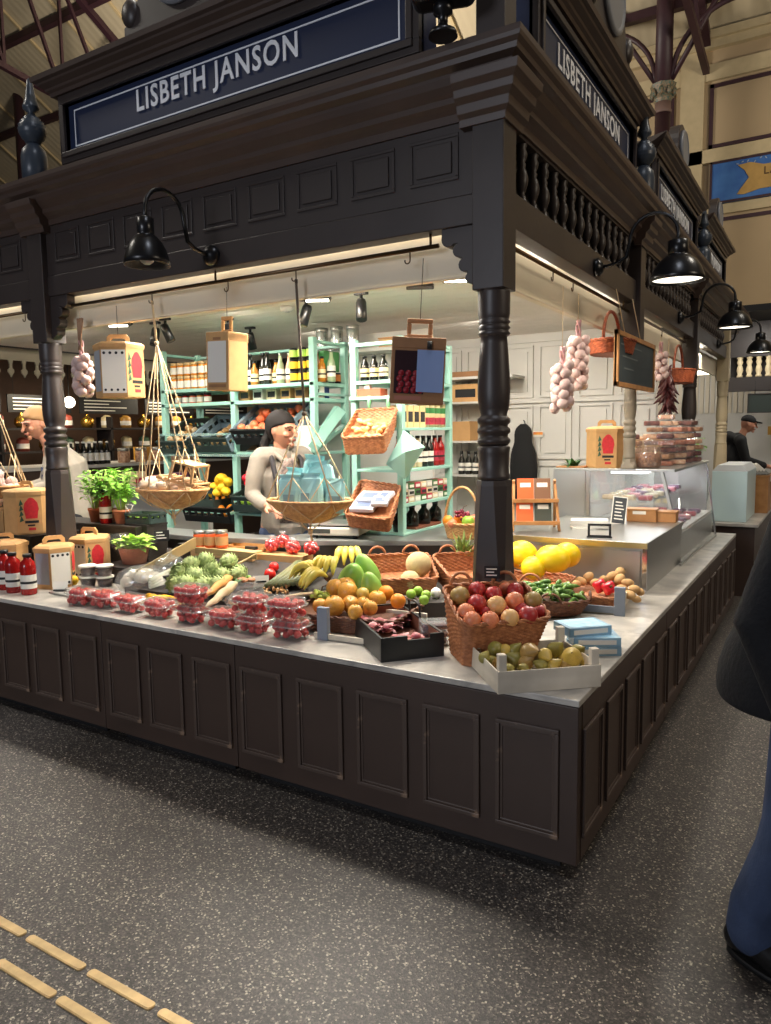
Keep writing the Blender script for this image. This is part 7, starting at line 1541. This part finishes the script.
m = MB(); rows = [[Vector((w*math.sin(a), -(.172)*math.cos(a), z)) for a in [(-.5+.1*k) for k in range(11)]] for z, w in ((.92, .17), (1.1, .17), (1.25, .16), (1.34, .11), (1.38, .06))]; m.grid(rows); m.build('blouse', mat('patterned_blouse', (58, 52, 54), .8, c2=(150, 130, 120), vscale=60), W, solid=.004)
MB().tube([(-.07, .05, 1.43), (-.085, -.02, 1.43), (-.05, -.10, 1.38), (0, -.15, 1.30)], [.02, .022, .02, .012], 8).build('lapel', JK, W); MB().tube([(.07, .05, 1.43), (.085, -.02, 1.43), (.05, -.10, 1.38), (0, -.15, 1.30)], [.02, .022, .02, .012], 8).build('lapel', JK, W)
JEAN = mat('blue_denim', (52, 66, 94), .85, var=.15, vscale=12, bump=.2, bscale=120)
blob([('t', [Vector((0, 0, .78)), Vector((0, 0, .95))], (.165, .16)), ('t', [Vector((-.09, 0, .82)), Vector((-.1, 0, .48)), Vector((-.1, .02, .09))], (.105, .08, .06)), ('t', [Vector((.09, 0, .82)), Vector((.1, 0, .48)), Vector((.1, .02, .09))], (.105, .08, .06))], 'jeans', JEAN, W, .010)
def shoes(parent, pts, m):
    for (x, y, z, a) in pts:
        d = Vector((-math.sin(a)*-1, -math.cos(a), 0)); s = Vector((x, y, z)); blob([('t', [s+Vector((0, 0, .05))-d*.05, s+Vector((0, 0, .045))+d*.06, s+Vector((0, 0, .035))+d*.17], (.046, .046, .036))], 'shoe', m, parent, .008)
shoes(W, ((-.1, .02, 0, 0), (.1, .02, 0, 0)), mat('black_leather', (20, 20, 21), .3))
# ---- fair haired man behind the left column
mx, my = -4.84, 1.40
M_ = thing('person', 'fair haired man in a white shirt bending behind the left column', 'person', (mx, my, base), math.radians(-32))
hR = rz3(math.radians(22)) @ Matrix.Rotation(math.radians(15), 3, 'X'); hc = Vector((0, -.18, 1.66))
Pm = head_parts(hc, hR, (0, -.08, 1.46)) + [('t', [Vector((-.17, -.05, 1.44)), Vector((.17, -.05, 1.44))], (.065, .065)), ('t', [Vector((0, .06, .92)), Vector((0, .05, 1.1)), Vector((0, .0, 1.3)), Vector((0, -.06, 1.44))], (.16, .15, .165, .09)),
     ('t', [Vector((-.09, .05, .92)), Vector((-.1, .04, .5)), Vector((-.1, .06, .08))], (.09, .065, .045)), ('t', [Vector((.09, .05, .92)), Vector((.1, .04, .5)), Vector((.1, .06, .08))], (.09, .065, .045)), ('t', [Vector((-.1, .06, .04)), Vector((-.1, -.14, .03))], (.042, .036)), ('t', [Vector((.1, .06, .04)), Vector((.1, -.14, .03))], (.042, .036)),
     ('t', [Vector((-.2, -.05, 1.42)), Vector((-.26, -.12, 1.16)), Vector((-.2, -.36, 1.08))], (.052, .044, .03)), ('t', [Vector((.2, -.05, 1.42)), Vector((.26, -.12, 1.16)), Vector((.2, -.36, 1.08))], (.052, .044, .03))]
Pm += hand((-.2, -.36, 1.08), (.2, -1, -.2), (0, -.2, 1), 1) + hand((.2, -.36, 1.08), (-.2, -1, -.2), (0, -.2, 1), -1)
blob(Pm, 'body', SKIN, M_, .0055, 3); face(hc, hR, M_)
o = MB().ball(hc+hR @ Vector((0, .02, .028)), (.096, .124, .122), 26, 18, hR, lambda p: Vector((p.x, max(p.y, -.99) if p.z > .3 else max(p.y, -.99+1.1*(.3-p.z)/.4 if p.z > -.10 else .13), max(p.z, -.45)))).build('hair', HAIRF, M_)
SHIRT = mat('white_shirt', (164, 156, 144), .85, var=.06, vscale=10, bump=.2, bscale=25)
sh = [('t', [Vector((0, .06, .9)), Vector((0, .05, 1.1)), Vector((0, .01, 1.3)), Vector((0, -.05, 1.44))], (.185, .18, .19, .10)), ('t', [Vector((-.17, -.05, 1.43)), Vector((.17, -.05, 1.43))], (.085, .085))]
for s in (-1, 1): sh.append(('t', [Vector((s*.2, -.05, 1.42)), Vector((s*.262, -.12, 1.16)), Vector((s*.235, -.23, 1.12))], (.075, .066, .058)))
blob(sh, 'shirt', SHIRT, M_, .008, 5)
m = MB(); rows = [[Vector((w*math.sin(a), -.195*(1+.06*(z < 1.0))*math.cos(a)+.03, z)) for a in [(-1.0+.2*k) for k in range(11)]] for z, w in ((.55, .21), (.8, .205), (1.0, .2), (1.2, .18), (1.3, .14))]; m.grid(rows); m.build('apron', mat('navy_apron', (34, 46, 84), .8), M_, solid=.006)
blob([('t', [Vector((0, .05, .82)), Vector((0, .06, .98))], (.17, .165)), ('t', [Vector((-.09, .05, .86)), Vector((-.1, .04, .5)), Vector((-.1, .06, .09))], (.11, .085, .065)), ('t', [Vector((.09, .05, .86)), Vector((.1, .04, .5)), Vector((.1, .06, .09))], (.11, .085, .065))], 'trousers', mat('dark_trousers', (30, 30, 36), .9), M_, .012)
shoes(M_, ((-.1, .05, 0, 0), (.1, .05, 0, 0)), MATS['black_leather'])
# ---- man in a black cap, far right
cx_, cy_ = -.52, 9.5
K = thing('person', 'man in a black cap and black hooded jacket beyond the pale column', 'person', (cx_, cy_, 0), math.radians(106)); BLK = mat('black_jacket_cloth', (12, 12, 14), .85, bump=.2, bscale=25)
hR = Matrix.Rotation(math.radians(14), 3, 'X'); hc = Vector((0, -.16, 1.70))
Pk = head_parts(hc, hR, (0, -.06, 1.5)) + [('t', [Vector((-.17, -.03, 1.47)), Vector((.17, -.03, 1.47))], (.065, .065)), ('t', [Vector((0, .06, .95)), Vector((0, .04, 1.2)), Vector((0, -.03, 1.47))], (.16, .165, .1)), ('t', [Vector((-.09, .05, .95)), Vector((-.1, .04, .5)), Vector((-.1, .06, .08))], (.09, .065, .045)), ('t', [Vector((.09, .05, .95)), Vector((.1, .04, .5)), Vector((.1, .06, .08))], (.09, .065, .045)), ('t', [Vector((-.1, .06, .04)), Vector((-.1, -.14, .03))], (.042, .036)), ('t', [Vector((.1, .06, .04)), Vector((.1, -.14, .03))], (.042, .036))]
for s in (-1, 1): Pk.append(('t', [Vector((s*.2, -.03, 1.45)), Vector((s*.25, -.1, 1.18)), Vector((s*.16, -.42, 1.08))], (.05, .044, .03)))
Pk += hand((-.16, -.42, 1.08), (.1, -1, -.2), (0, -.2, 1), 1) + hand((.16, -.42, 1.08), (-.1, -1, -.2), (0, -.2, 1), -1)
blob(Pk, 'body', SKIN, K, .008, 2); face(hc, hR, K)
jk = [('t', [Vector((0, .06, .85)), Vector((0, .04, 1.2)), Vector((0, -.02, 1.46))], (.2, .195, .12)), ('t', [Vector((-.17, -.03, 1.46)), Vector((.17, -.03, 1.46))], (.09, .09)), ('b', Vector((0, .10, 1.5)), (.13, .10, .10))]
for s in (-1, 1): jk.append(('t', [Vector((s*.2, -.03, 1.45)), Vector((s*.25, -.1, 1.18)), Vector((s*.18, -.34, 1.10))], (.08, .07, .055)))
blob(jk, 'hooded_jacket', BLK, K, .012, 4)
m = MB(); m.ball(hc+hR @ Vector((0, .01, .045)), (.09, .105, .085), 22, 14, hR, lambda p: Vector((p.x, p.y, max(p.z, -.25)))); m.build('cap', BLK, K); MB().prism([(-.07, -.07), (.07, -.07), (.06, -.15), (.03, -.175), (-.03, -.175), (-.06, -.15)], 'z', 0, .012).build('cap_peak', BLK, K, hc+hR @ Vector((0, 0, .045)), hR.to_euler())
blob([('t', [Vector((0, .05, .85)), Vector((0, .05, 1.0))], (.17, .165)), ('t', [Vector((-.09, .05, .9)), Vector((-.1, .04, .5)), Vector((-.1, .06, .09))], (.11, .085, .065)), ('t', [Vector((.09, .05, .9)), Vector((.1, .04, .5)), Vector((.1, .06, .09))], (.11, .085, .065))], 'trousers', MATS['dark_trousers'], K, .014)
shoes(K, ((-.1, .05, 0, 0), (.1, .05, 0, 0)), MATS['black_leather'])
# ---- passer-by at the right edge: dark coat, jeans, black shoe
px0 = atz(818, 984, 0); F = thing('person', 'passer-by in a long dark coat, blue jeans and black shoes at the right edge', 'person', (px0.x, px0.y, 0), math.radians(66))
# local -y is the walking direction (to the right of the picture and towards the viewer); rear leg ends under the picture's right edge
ank_r = Vector((-.06, .16, .085)); ank_l = Vector((.09, -.36, .085)); hip = Vector((0, 0, .90))
hc = Vector((0, -.05, 1.64)); hR = Matrix.Identity(3)
Pf = head_parts(hc, hR, (0, .0, 1.44)) + [('t', [Vector((-.17, 0, 1.42)), Vector((.17, 0, 1.42))], (.065, .065)), ('t', [hip, Vector((0, 0, 1.15)), Vector((0, 0, 1.42))], (.16, .15, .1)), ('t', [Vector((-.08, 0, .9)), Vector((-.075, .05, .48)), ank_r], (.09, .066, .045)), ('t', [Vector((.08, 0, .9)), Vector((.09, -.22, .5)), ank_l], (.09, .066, .045)),
      ('t', [Vector((-.2, 0, 1.4)), Vector((-.25, .08, 1.12)), Vector((-.23, -.02, .86))], (.052, .044, .03)), ('t', [Vector((.2, 0, 1.4)), Vector((.25, -.05, 1.12)), Vector((.23, -.22, .92))], (.052, .044, .03))]
Pf += hand((-.23, -.02, .86), (0, -.2, -1), (-1, 0, 0), 1) + hand((.23, -.22, .92), (0, -.4, -1), (1, 0, 0), -1)
blob(Pf, 'body', SKIN, F, .007, 2); face(hc, hR, F)
COAT = mat('dark_navy_wool', (11, 12, 17), .9, bump=.3, bscale=60)
m = MB(); rows = []
for z, w, d, cy2 in ((.855, .25, .255, .05), (.885, .256, .262, .055), (1.0, .25, .25, .05), (1.15, .225, .19, .015), (1.3, .215, .165, .01), (1.42, .19, .13, 0), (1.48, .10, .09, 0), (1.53, .085, .085, 0)):
    rows.append([Vector((w*math.cos(a)*(1+.03*math.sin(4*a+z*3)), cy2+d*math.sin(a)*(1+.03*math.sin(3*a)), z)) for a in [2*PI*k/32 for k in range(32)]])
m.grid(rows, True, True); m.build('coat', COAT, F, solid=.012, subsurf=1)
for s, pts in ((-1, [(-.2, 0, 1.4), (-.255, .08, 1.12), (-.235, -.01, .9)]), (1, [(.2, 0, 1.4), (.255, -.05, 1.12), (.235, -.19, .95)])): blob([('t', [Vector(p) for p in pts], (.085, .072, .06))], 'coat_sleeve', COAT, F, .01)
blob([('t', [Vector((-.08, .0, .88)), Vector((-.078, .05, .50)), Vector((-.075, .07, .40)), ank_r+Vector((0, 0, .10)), ank_r+Vector((0, .005, .02))], (.115, .088, .09, .078, .082)), ('t', [Vector((.08, 0, .88)), Vector((.09, -.22, .5)), ank_l+Vector((0, 0, .02))], (.115, .09, .08))], 'jeans', JEAN, F, .009, 3)
for a, nm in ((ank_r, 'shoe'), (ank_l, 'shoe')):
    s = a-Vector((0, 0, .085)); blob([('t', [s+Vector((0, .05, .058)), s+Vector((0, -.02, .07)), s+Vector((-.012, -.10, .05)), s+Vector((-.015, -.19, .042))], (.05, .058, .054, .042))], nm, MATS['black_leather'], F, .007)
    rows = [[(s.x+w*math.cos(q)-.006, s.y-.07+.155*math.sin(q), z) for q in [2*PI*k/24 for k in range(24)]] for z, w in ((0.001, .052), (.022, .054))]; m = MB(); m.grid(rows, True, True); m.f += [list(range(24)), list(range(24, 48))]; m.sm += [0, 0]; m.mi += [0, 0]; m.build('sole', MATTE, F)
for o in bpy.data.objects:
    if o.name.startswith('person') and o.type == 'EMPTY': o['group'] = 'people'; 
for o in [q for q in bpy.data.objects if q.name.startswith('person')]: del o['group']
# ================================================================== NEIGHBOURING STALLS
DT = mat('dark_stall_timber', (36, 29, 27), .6, var=.1, vscale=4)
# ---- left: stall across the aisle (its front runs along Y at x = -7.6)
FX = -7.6
t = thing('stall_fascia', 'dark baluster fascia of the stall across the left aisle', 'fascia', (FX, 0, 0)); MB().box(-.3, -1, 3.1, .05, 10, 3.5).build('upper_board', DT, t); MB().box(-.08, -1, 2.70, .0, 10, 2.79).build('lower_board', DT, t); MB().box(-.3, -1, 2.78, -.25, 10, 3.1).build('back_board', MATTE, t)
b0 = None
for i in range(48):
    loc = (-.04, 1.5+.16*i, 2.79)
    if b0 is None: b0 = baluster_mb(.31).build('baluster', DT, t, loc)
    else: c = b0.copy(); COL.objects.link(c); c.location = loc
t = thing('valance', 'pale lit valance strip with drop shaped trims under the far left fascia', 'valance', (FX-.05, 0, 0)); MB().box(0, -1, 2.56, .02, 10, 2.70).build('board', mat('dull_cream_paint', (160, 150, 128), .6), t)
d0 = None
for i in range(44):
    loc = (.01, 1.4+.17*i, 2.36)
    if d0 is None: m = MB(); m.prism([(0, 0), (.015, .03), (.038, .06), (.038, .085), (.016, .105), (.016, .15), (.03, .2), (-.03, .2), (-.016, .15), (-.016, .105), (-.038, .085), (-.038, .06), (-.015, .03)], 'x', -.01, .01); d0 = m.build('drop_trim', MATS['dull_cream_paint'], t, loc)
    else: c = d0.copy(); COL.objects.link(c); c.location = loc
o = MB().box(-14, -1, 3.5, FX+.1, 10.1, 3.6).build('far_roof_deck', MATTE); tag(o, 'dark flat roof of the stall across the left aisle', 'stall roof')
o = MB().box(-11.2, -1, 0, -11, 10, 3.5).build('back_panelling', mat('brown_panelling', (84, 58, 42), .6, var=.2, vscale=3)); tag(o, 'brown back panelling of the stall across the left aisle', 'panelling')
for i, (y, w) in enumerate(((2.6, .9), (3.6, 1.0), (4.75, 1.1), (6.0, 1.1), (7.3, 1.2))):
    t = thing('menu_board', 'black menu board with white lines in the far left stall, %s' % nth(i, 5), 'menu board', (-9.1, y, 2.0), 0, 'menu boards of the far left stall'); MB().box(-.02, 0, 0, .0, w, .25).build('board', MATTE, t); m = MB()
    for k in range(4): m.box(0, .08, .04+.05*k, .004, .08+(w-.2)*(.5+.5*((k*7+i*3) % 5)/4), .055+.05*k)
    m.build('chalk_lines', PAPER, t); MB().tube([(-.01, .1, .25), (-.01, .1, .8)], .004, 4).build('cord', MATTE, t); MB().tube([(-.01, w-.1, .25), (-.01, w-.1, .8)], .004, 4).build('cord', MATTE, t)
t = thing('globe_lamp', 'glowing round globe lamp in the far left stall', 'lamp', (-8.1, 3.85, 2.11)); MB().ball((0, 0, 0), .075, 18, 12).build('globe', LAMPON, t); MB().tube([(0, 0, .07), (0, 0, .9)], .006, 5).build('cord', MATTE, t)
t = thing('stall_counter', 'counter of the far left stall with bottles and jars on it', 'counter', (-8.5, 0, 0)); MB().box(0, 1.0, .0, .9, 9, 1.24).build('body', mat('dark_counter_wood', (70, 52, 42), .5), t); MB().box(-.03, 1, 1.24, .95, 9, 1.28).build('top', mat('pale_counter_top', (190, 186, 180), .35), t)
w0 = None
for r in range(2):
    for i in range(6):
        lab = 'white labelled wine bottle in the far left stall, %s row, %s' % (('front', 'rear')[r], nth(i, 6)); loc = (FX-.06-.14*r, 3.62+.09*i, 1.281)
        if w0 is None: w0 = bottle(lab, loc, .30, .038, DGLASS, PAPER, True, PAPER, 'wine bottles of the far left stall', .38, 'wine_bottle', print_=False)
        else: dup(w0, loc, 0, lab)
j0 = None
for i in range(12):
    lab = 'glass jar of sweets on the far left counter, %s' % nth(i, 12); loc = (FX-.08-.16*(i % 2), 4.35+.15*i, 1.281)
    if j0 is None: j0 = jar(lab, loc, .2, .075, mat('brown_sweets', (150, 100, 70), .4, c2=(206, 170, 140), vscale=30), STEEL, PAPER, 'sweet jars of the far left stall', 'sweet_jar', lab=False)
    else: dup(j0, loc, 0, lab)
t = thing('back_shelf', 'dark shelf with golden pots at the back of the far left stall', 'shelf', (-9.3, 0, 0)); 
for z in (1.45, 1.78): MB().box(0, 1.5, z-.03, .35, 9, z).build('shelf_board', DT, t)
for y in (1.5, 3.4, 5.2, 7.2, 9): MB().box(0, y-.02, .0, .35, y+.02, 1.95).build('shelf_upright', DT, t)
rg = random.Random(41); GOLD = mat('brass_pot', (206, 160, 70), .25, metal=.9); p0 = c0_ = None; TINM = [mat('ochre_tin', (190, 140, 60), .4), mat('brick_tin', (140, 60, 44), .5), mat('cream_tin', (214, 196, 150), .4), mat('green_tin', (70, 96, 70), .5)]
for lv, z in enumerate((1.451, 1.781)):
    for i in range(16):
        y = 2.0+.36*i; lab = 'on the %s back shelf of the far left stall, %s' % (('lower', 'upper')[lv], nth(i, 16))
        if (i+lv) % 3:
            t = thing('storage_tin', 'tin '+lab, 'tin', (-9.12, y, z), 0, 'tins of the far left stall'); MB().lathe([(.085, 0), (.085, .16), (.08, .165), (.05, .19), (.02, .2)], 16).build('can', TINM[rg.randrange(4)], t); MB().lathe([(.0865, .04), (.0865, .11)], 16, cap=False).build('paper_label', PAPER, t)
        else:
            t = thing('brass_pot', 'brass pot '+lab, 'pot', (-9.12, y, z), 0, 'brass pots of the far left stall'); MB().lathe([(.06, 0), (.10, .06), (.09, .13), (.04, .17), (.02, .19), (.025, .21), (0, .22)], 18).build('body', GOLD, t); MB().tube([(.08, 0, .12), (.14, 0, .14), (.15, 0, .09), (.09, 0, .05)], .01, 6).build('handle', GOLD, t)
for i, (y, z, m_) in enumerate(((3.9, 1.28, 'brick_tin'), (5.2, 1.28, 'ochre_tin'), (6.6, 1.28, 'green_tin'))): carton('small box on the far left counter, %s of three' % ('nearest', 'middle', 'farthest')[i], (-8.2, y, 1.281), .22, .3, .2, MATS[m_])
# red and white things and carton on our own left bay
t = thing('stall_shelf', 'pale shelf with wrapped goods behind the potted basil', 'shelf', (-5.9, 2.9, 0)); MB().box(-.7, 0, 1.07, .9, .4, 1.10).build('board', mat('pale_counter_top', (190, 186, 180), .35), t); MB().box(-.7, .36, .1, .9, .4, 1.07).build('back_panel', WHITE, t)
for i in range(7): carton('wrapped packet on the pale shelf behind the basil, %s' % nth(i, 7), (-6.4+.22*i, 3.08, 1.101), .17, .2, .09+.03*(i % 3), pk[i % 4], rg.uniform(-.2, .2), 'wrapped packets on the pale shelf')
# ---- right: next counter, display box, papers
t = thing('stall_counter', 'brown counter with pale top beyond the end of the fruit counter', 'counter', (-.95, 5.35, 0)); MB().box(0, 0, 0, 1.06, 3.2, .69).build('body', PAINTC, t, bevel=.003); MB().box(-.02, -.03, .69, 1.09, 3.23, .72).build('top', STONE, t, bevel=.004)
t = thing('display_box', 'pale blue-green glass display box on the next counter', 'display case', (-.30, 5.45, .721)); TEAL = mat('frosted_teal_glass', (200, 224, 226), .3); MB().box(0, 0, 0, .32, .9, .50).build('box', TEAL, t, bevel=.006); MB().prism([(0, .50), (.32, .50), (.27, .56), (.05, .56)], 'y', 0, .9).build('lid', mat('white_lid', (206, 212, 214), .4), t)
for i in range(9):
    t = thing('paper_bundle', 'white paper bundle in the row behind the display box, %s' % nth(i, 9), 'papers', (-.16+.03*i, 6.55+.02*i, .72+.42), (0, .75, .2), 'white paper bundles'); MB().box(-.14, -.09, 0, .14, .09, .022).build('sheaf', PAPER, t, bevel=.004); MB().box(-.03, -.0905, -.0005, .03, .0905, .0225).build('band', mat('grey_band', (150, 148, 142), .7), t)
t = thing('wooden_stand', 'wooden stand under the white paper bundles', 'stand', (-.28, 6.4, .721)); MB().box(0, 0, 0, .42, .5, .41).build('box', WOODN, t, bevel=.003); MB().box(-.01, -.01, .395, .43, .51, .41).build('top', WOODN, t)
# white panelled stall and balustrade farther back
t = thing('stall_fascia', 'dark beam with pale lit balusters at the far right', 'fascia', (0, 10.6, 0)); MB().box(-.78, 0, 2.62+.14, 6, .1, 3.3).build('upper_board', DT, t); MB().box(-.88, -.02, 0, -.78, .1, 3.3).build('end_post', DT, t); MB().box(5.9, .1, 0, 6, .2, 3.3).build('end_post', DT, t); MB().box(-.78, -.02, 2.22, 6, .1, 2.44).build('lower_board', DT, t); MB().box(-.78, .25, 2.4, 6, .27, 2.8).build('back_board', DT, t)
b1 = None; PB = mat('pale_baluster_paint', (186, 170, 136), .5)
for i in range(30):
    loc = (-.62+.135*i, .05, 2.44)
    if b1 is None: b1 = MB().lathe([(.045, 0), (.045, .03), (.03, .05), (.05, .11), (.04, .16), (.028, .19), (.045, .24), (.03, .28), (.045, .30), (.045, .33)], 12).build('baluster', PB, t, loc)
    else: c = b1.copy(); COL.objects.link(c); c.location = loc
o = MB().box(-3.6, 11.6, 0, 6, 11.7, 3.2).build('white_partition', WHITE); tag(o, 'white partition at the back of the far right stall', 'partition')
m = MB()
for i in range(34): m.box(-3.5+.09*i, 11.58, 1.9, -3.5+.09*i+.06, 11.6, 2.6)
tag(m.build('ribbed_panel', mat('pale_ribbed_paint', (206, 196, 176), .6)), 'pale ribbed panel on the far partition between the columns', 'panel')
t = thing('dark_board', 'dark green menu board at the far right above the man in the cap', 'menu board', (-.47, 10.4, 1.87)); MB().box(0, 0, 0, 1.2, .03, .30).build('board', mat('dark_green_board', (32, 42, 38), .6), t); m = MB(); ring(m, 0, 1.2, 0, .3, .015, -.01, .0); m.build('frame', DT, t); MB().tube([(.1, .01, .3), (.1, .01, .5)], .004, 4).build('cord', MATTE, t)
t = thing('glass_counter', 'lit white glass counter in front of the man in the cap', 'display case', (.14, 9.25, 0)); MB().box(0, 0, 0, 2.4, .8, .95).build('body', WHITE, t, bevel=.003); MB().box(0, .1, .95, 2.4, .8, 1.3).build('glass_top', GLASS, t); MB().box(-.01, -.01, .93, 2.42, .82, .955).build('ledge', STEEL, t)
for i in range(6): t = thing('food_dish', 'dish of food in the far white glass counter, %s' % nth(i, 6), 'dish', (.34+.36*i, 9.65, .956), 0, 'dishes in the far counter'); MB().lathe([(.08, 0), (.13, .04), (.12, .04), (.07, .01)], 18).build('dish', WHITE, t); MB().ball((0, 0, .045), (.1, .1, .05), 14, 8).build('food', nutm[i % 4], t)
t = thing('shelf_goods', 'coloured packets on a shelf behind the far glass counter', 'shelf', (-.30, 11.2, 1.5)); MB().box(0, 0, 0, 2.2, .25, .02).build('board', WHITE, t)
for i in range(8): carton('small carton on the far right shelf, %s' % nth(i, 8), (-.15+.25*i, 11.3, 1.521), .16, .12, .14+.03*(i % 3), (MATS['ochre_tin'], MATS['blue_carton'], MATS['brick_tin'], PAPER)[i % 4], 0, 'cartons on the far right shelf')
leafy_pot('small green potted plant between the dark and pale columns', (-.80, 7.4, 1.119), 1.1, seed=9, n=26, leaf=LEAFG)
t = thing('dark_cabinet', 'dark cabinet under the small potted plant', 'cabinet', (-.93, 7.15, .722)); MB().box(0, 0, 0, .3, .5, .38).build('body', MATTE, t, bevel=.004); MB().box(-.01, -.01, .38, .31, .51, .395).build('top', DT, t)
t = thing('ceiling_lamp', 'long white lamp under the roof of the far right stall', 'lamp', (-1.15, 9.6, 2.45)); MB().box(-.35, -.06, 0, .35, .06, .05).build('tube', LAMPON, t); MB().box(-.37, -.08, .05, .37, .08, .08).build('housing', WHITE, t); MB().tube([(-.3, 0, .08), (-.3, 0, .6)], .004, 4).build('cord', MATTE, t)
o = MB().box(-3.6, 9.5, 3.31, 6, 11.7, 3.4).build('far_roof_deck', MATTE); tag(o, 'dark flat roof of the far right stall', 'stall roof')
# ================================================================== LIGHT
w = bpy.data.worlds.new('world'); S.world = w; w.use_nodes = True
w.node_tree.nodes['Background'].inputs['Color'].default_value = (.75, .8, 1, 1); w.node_tree.nodes['Background'].inputs['Strength'].default_value = .06
def area(name, loc, tgt, size, e, c):
    l = bpy.data.lights.new(name, 'AREA'); l.energy = e; l.size = size; l.color = c; l.shape = 'DISK'
    o = bpy.data.objects.new(name, l); COL.objects.link(o); o.location = loc
    o.rotation_euler = (Vector(tgt)-Vector(loc)).to_track_quat('-Z', 'Y').to_euler(); return o
def spot(name, loc, tgt, e, c, ang=1.2, blend=.5, soft=.06):
    l = bpy.data.lights.new(name, 'SPOT'); l.energy = e; l.color = c; l.spot_size = ang; l.spot_blend = blend; l.shadow_soft_size = soft
    o = bpy.data.objects.new(name, l); COL.objects.link(o); o.location = loc
    o.rotation_euler = (Vector(tgt)-Vector(loc)).to_track_quat('-Z', 'Y').to_euler(); return o
WARM = (1, .93, .82); COOL = (.82, .88, 1)
# overhead hall lamps, uplights for wall and roof, added fills for the fronts
area('hall_light', (-3.5, 1.7, 9.0), (-3.0, -1.5, 0), .7, 260, (1, .94, .84))
spot('hall_spot', (-6.0, -1.5, 9.0), (-3.3, -.62, 0), 900, (.95, .96, 1), .17, .7, .1)
spot('hall_spot', (-2.0, -4.5, 9.0), (-1.6, -1.5, 0), 500, (1, .95, .86), .34, .9, .2)
area('hall_light', (1.2, -1.5, 9.0), (1.2, 0, 0), 1.0, 110, COOL)
area('hall_light', (6.5, 1.0, 4.5), (-.5, 2.5, 2.8), 2.0, 110, (1, .86, .68))  # added warm fill that brightens the right facade and balusters
area('hall_light', (3.5, 5, 8.5), (1, 6, 0), 1.2, 160, (1, .92, .8))
area('hall_light', (4.5, 9, 5.0), (1.0, 13.9, 9), 2.0, 220, (1, .9, .72))
area('hall_light', (-9, 8, 6.5), (-9, 12, 12), 2.0, 700, (1, .92, .8))
area('hall_light', (-2.2, -9.5, 2.9), (-2, .5, 2.0), 3.0, 270, (.86, .9, 1))  # added front fill behind the camera, low and nearly level
area('hall_light', (-9, -2, 8.5), (-7, 0, 0), 1.2, 150, (1, .93, .82))
# lamps under the stall ceiling
for x, y, e in ((-.86, .86, 16), (-1.5, .88, 36), (-2.35, .88, 40), (-3.2, .88, 40), (-4.4, .88, 24), (-5.6, .88, 20), (-.95, 2.0, 28), (-.95, 3.4, 20)):
    area('stall_light', (x, y, 2.56), (x+.1, y-.45, .7), .3, e, WARM)
for x, y, e in ((-2.0, 3.4, 22), (-3.6, 3.1, 18), (-3.4, 1.8, 16), (-2.2, 1.4, 20), (-5.4, 1.6, 14)):
    area('stall_light', (x, y, 2.56), (x, y+.5, 1.0), .35, e, WARM)
# added strip fills, hidden between fascia beam and valance to brighten it
def strip(name, loc, L, rz, e):
    l = bpy.data.lights.new(name, 'AREA'); l.shape = 'RECTANGLE'; l.size = L; l.size_y = .03; l.energy = e; l.color = (1, .88, .68)
    o = bpy.data.objects.new(name, l); COL.objects.link(o); o.location = loc; o.rotation_euler = (math.radians(0), 0, rz); return o
strip('strip_light', (-2.15, .645, 2.60), 2.9, 0, 3.2); strip('strip_light', (-5.2, .645, 2.60), 2.6, 0, 3.5); strip('strip_light', (-.645, 1.85, 2.60), 2.3, PI/2, 3.5); strip('strip_light', (-.645, 4.4, 2.60), 2.3, PI/2, 3.5)
# neighbouring stalls' own lamps
area('stall_light', (-8.6, 4.0, 2.5), (-9.0, 4.0, 1), .5, 30, (1, .85, .62)); area('stall_light', (-8.6, 6.5, 2.5), (-9.0, 6.5, 1), .5, 30, (1, .85, .62)); area('stall_light', (-7.0, 4.2, 2.45), (-7.6, 4.2, 2.5), .3, 3, (1, .95, .85))
area('stall_light', (-.3, 10.0, 3.1), (-.3, 10.9, 1.2), .6, 12, (1, .96, .88)); area('stall_light', (-2.0, 9.5, 3.1), (-2.0, 11.5, 1.2), .6, 30, (1, .93, .82)); area('stall_light', (.8, 9.4, 3.1), (.8, 9.6, 1), .6, 24, (1, .96, .88)); area('stall_light', (-.75, 6.8, 2.5), (-.5, 6.6, .8), .4, 24, WARM)
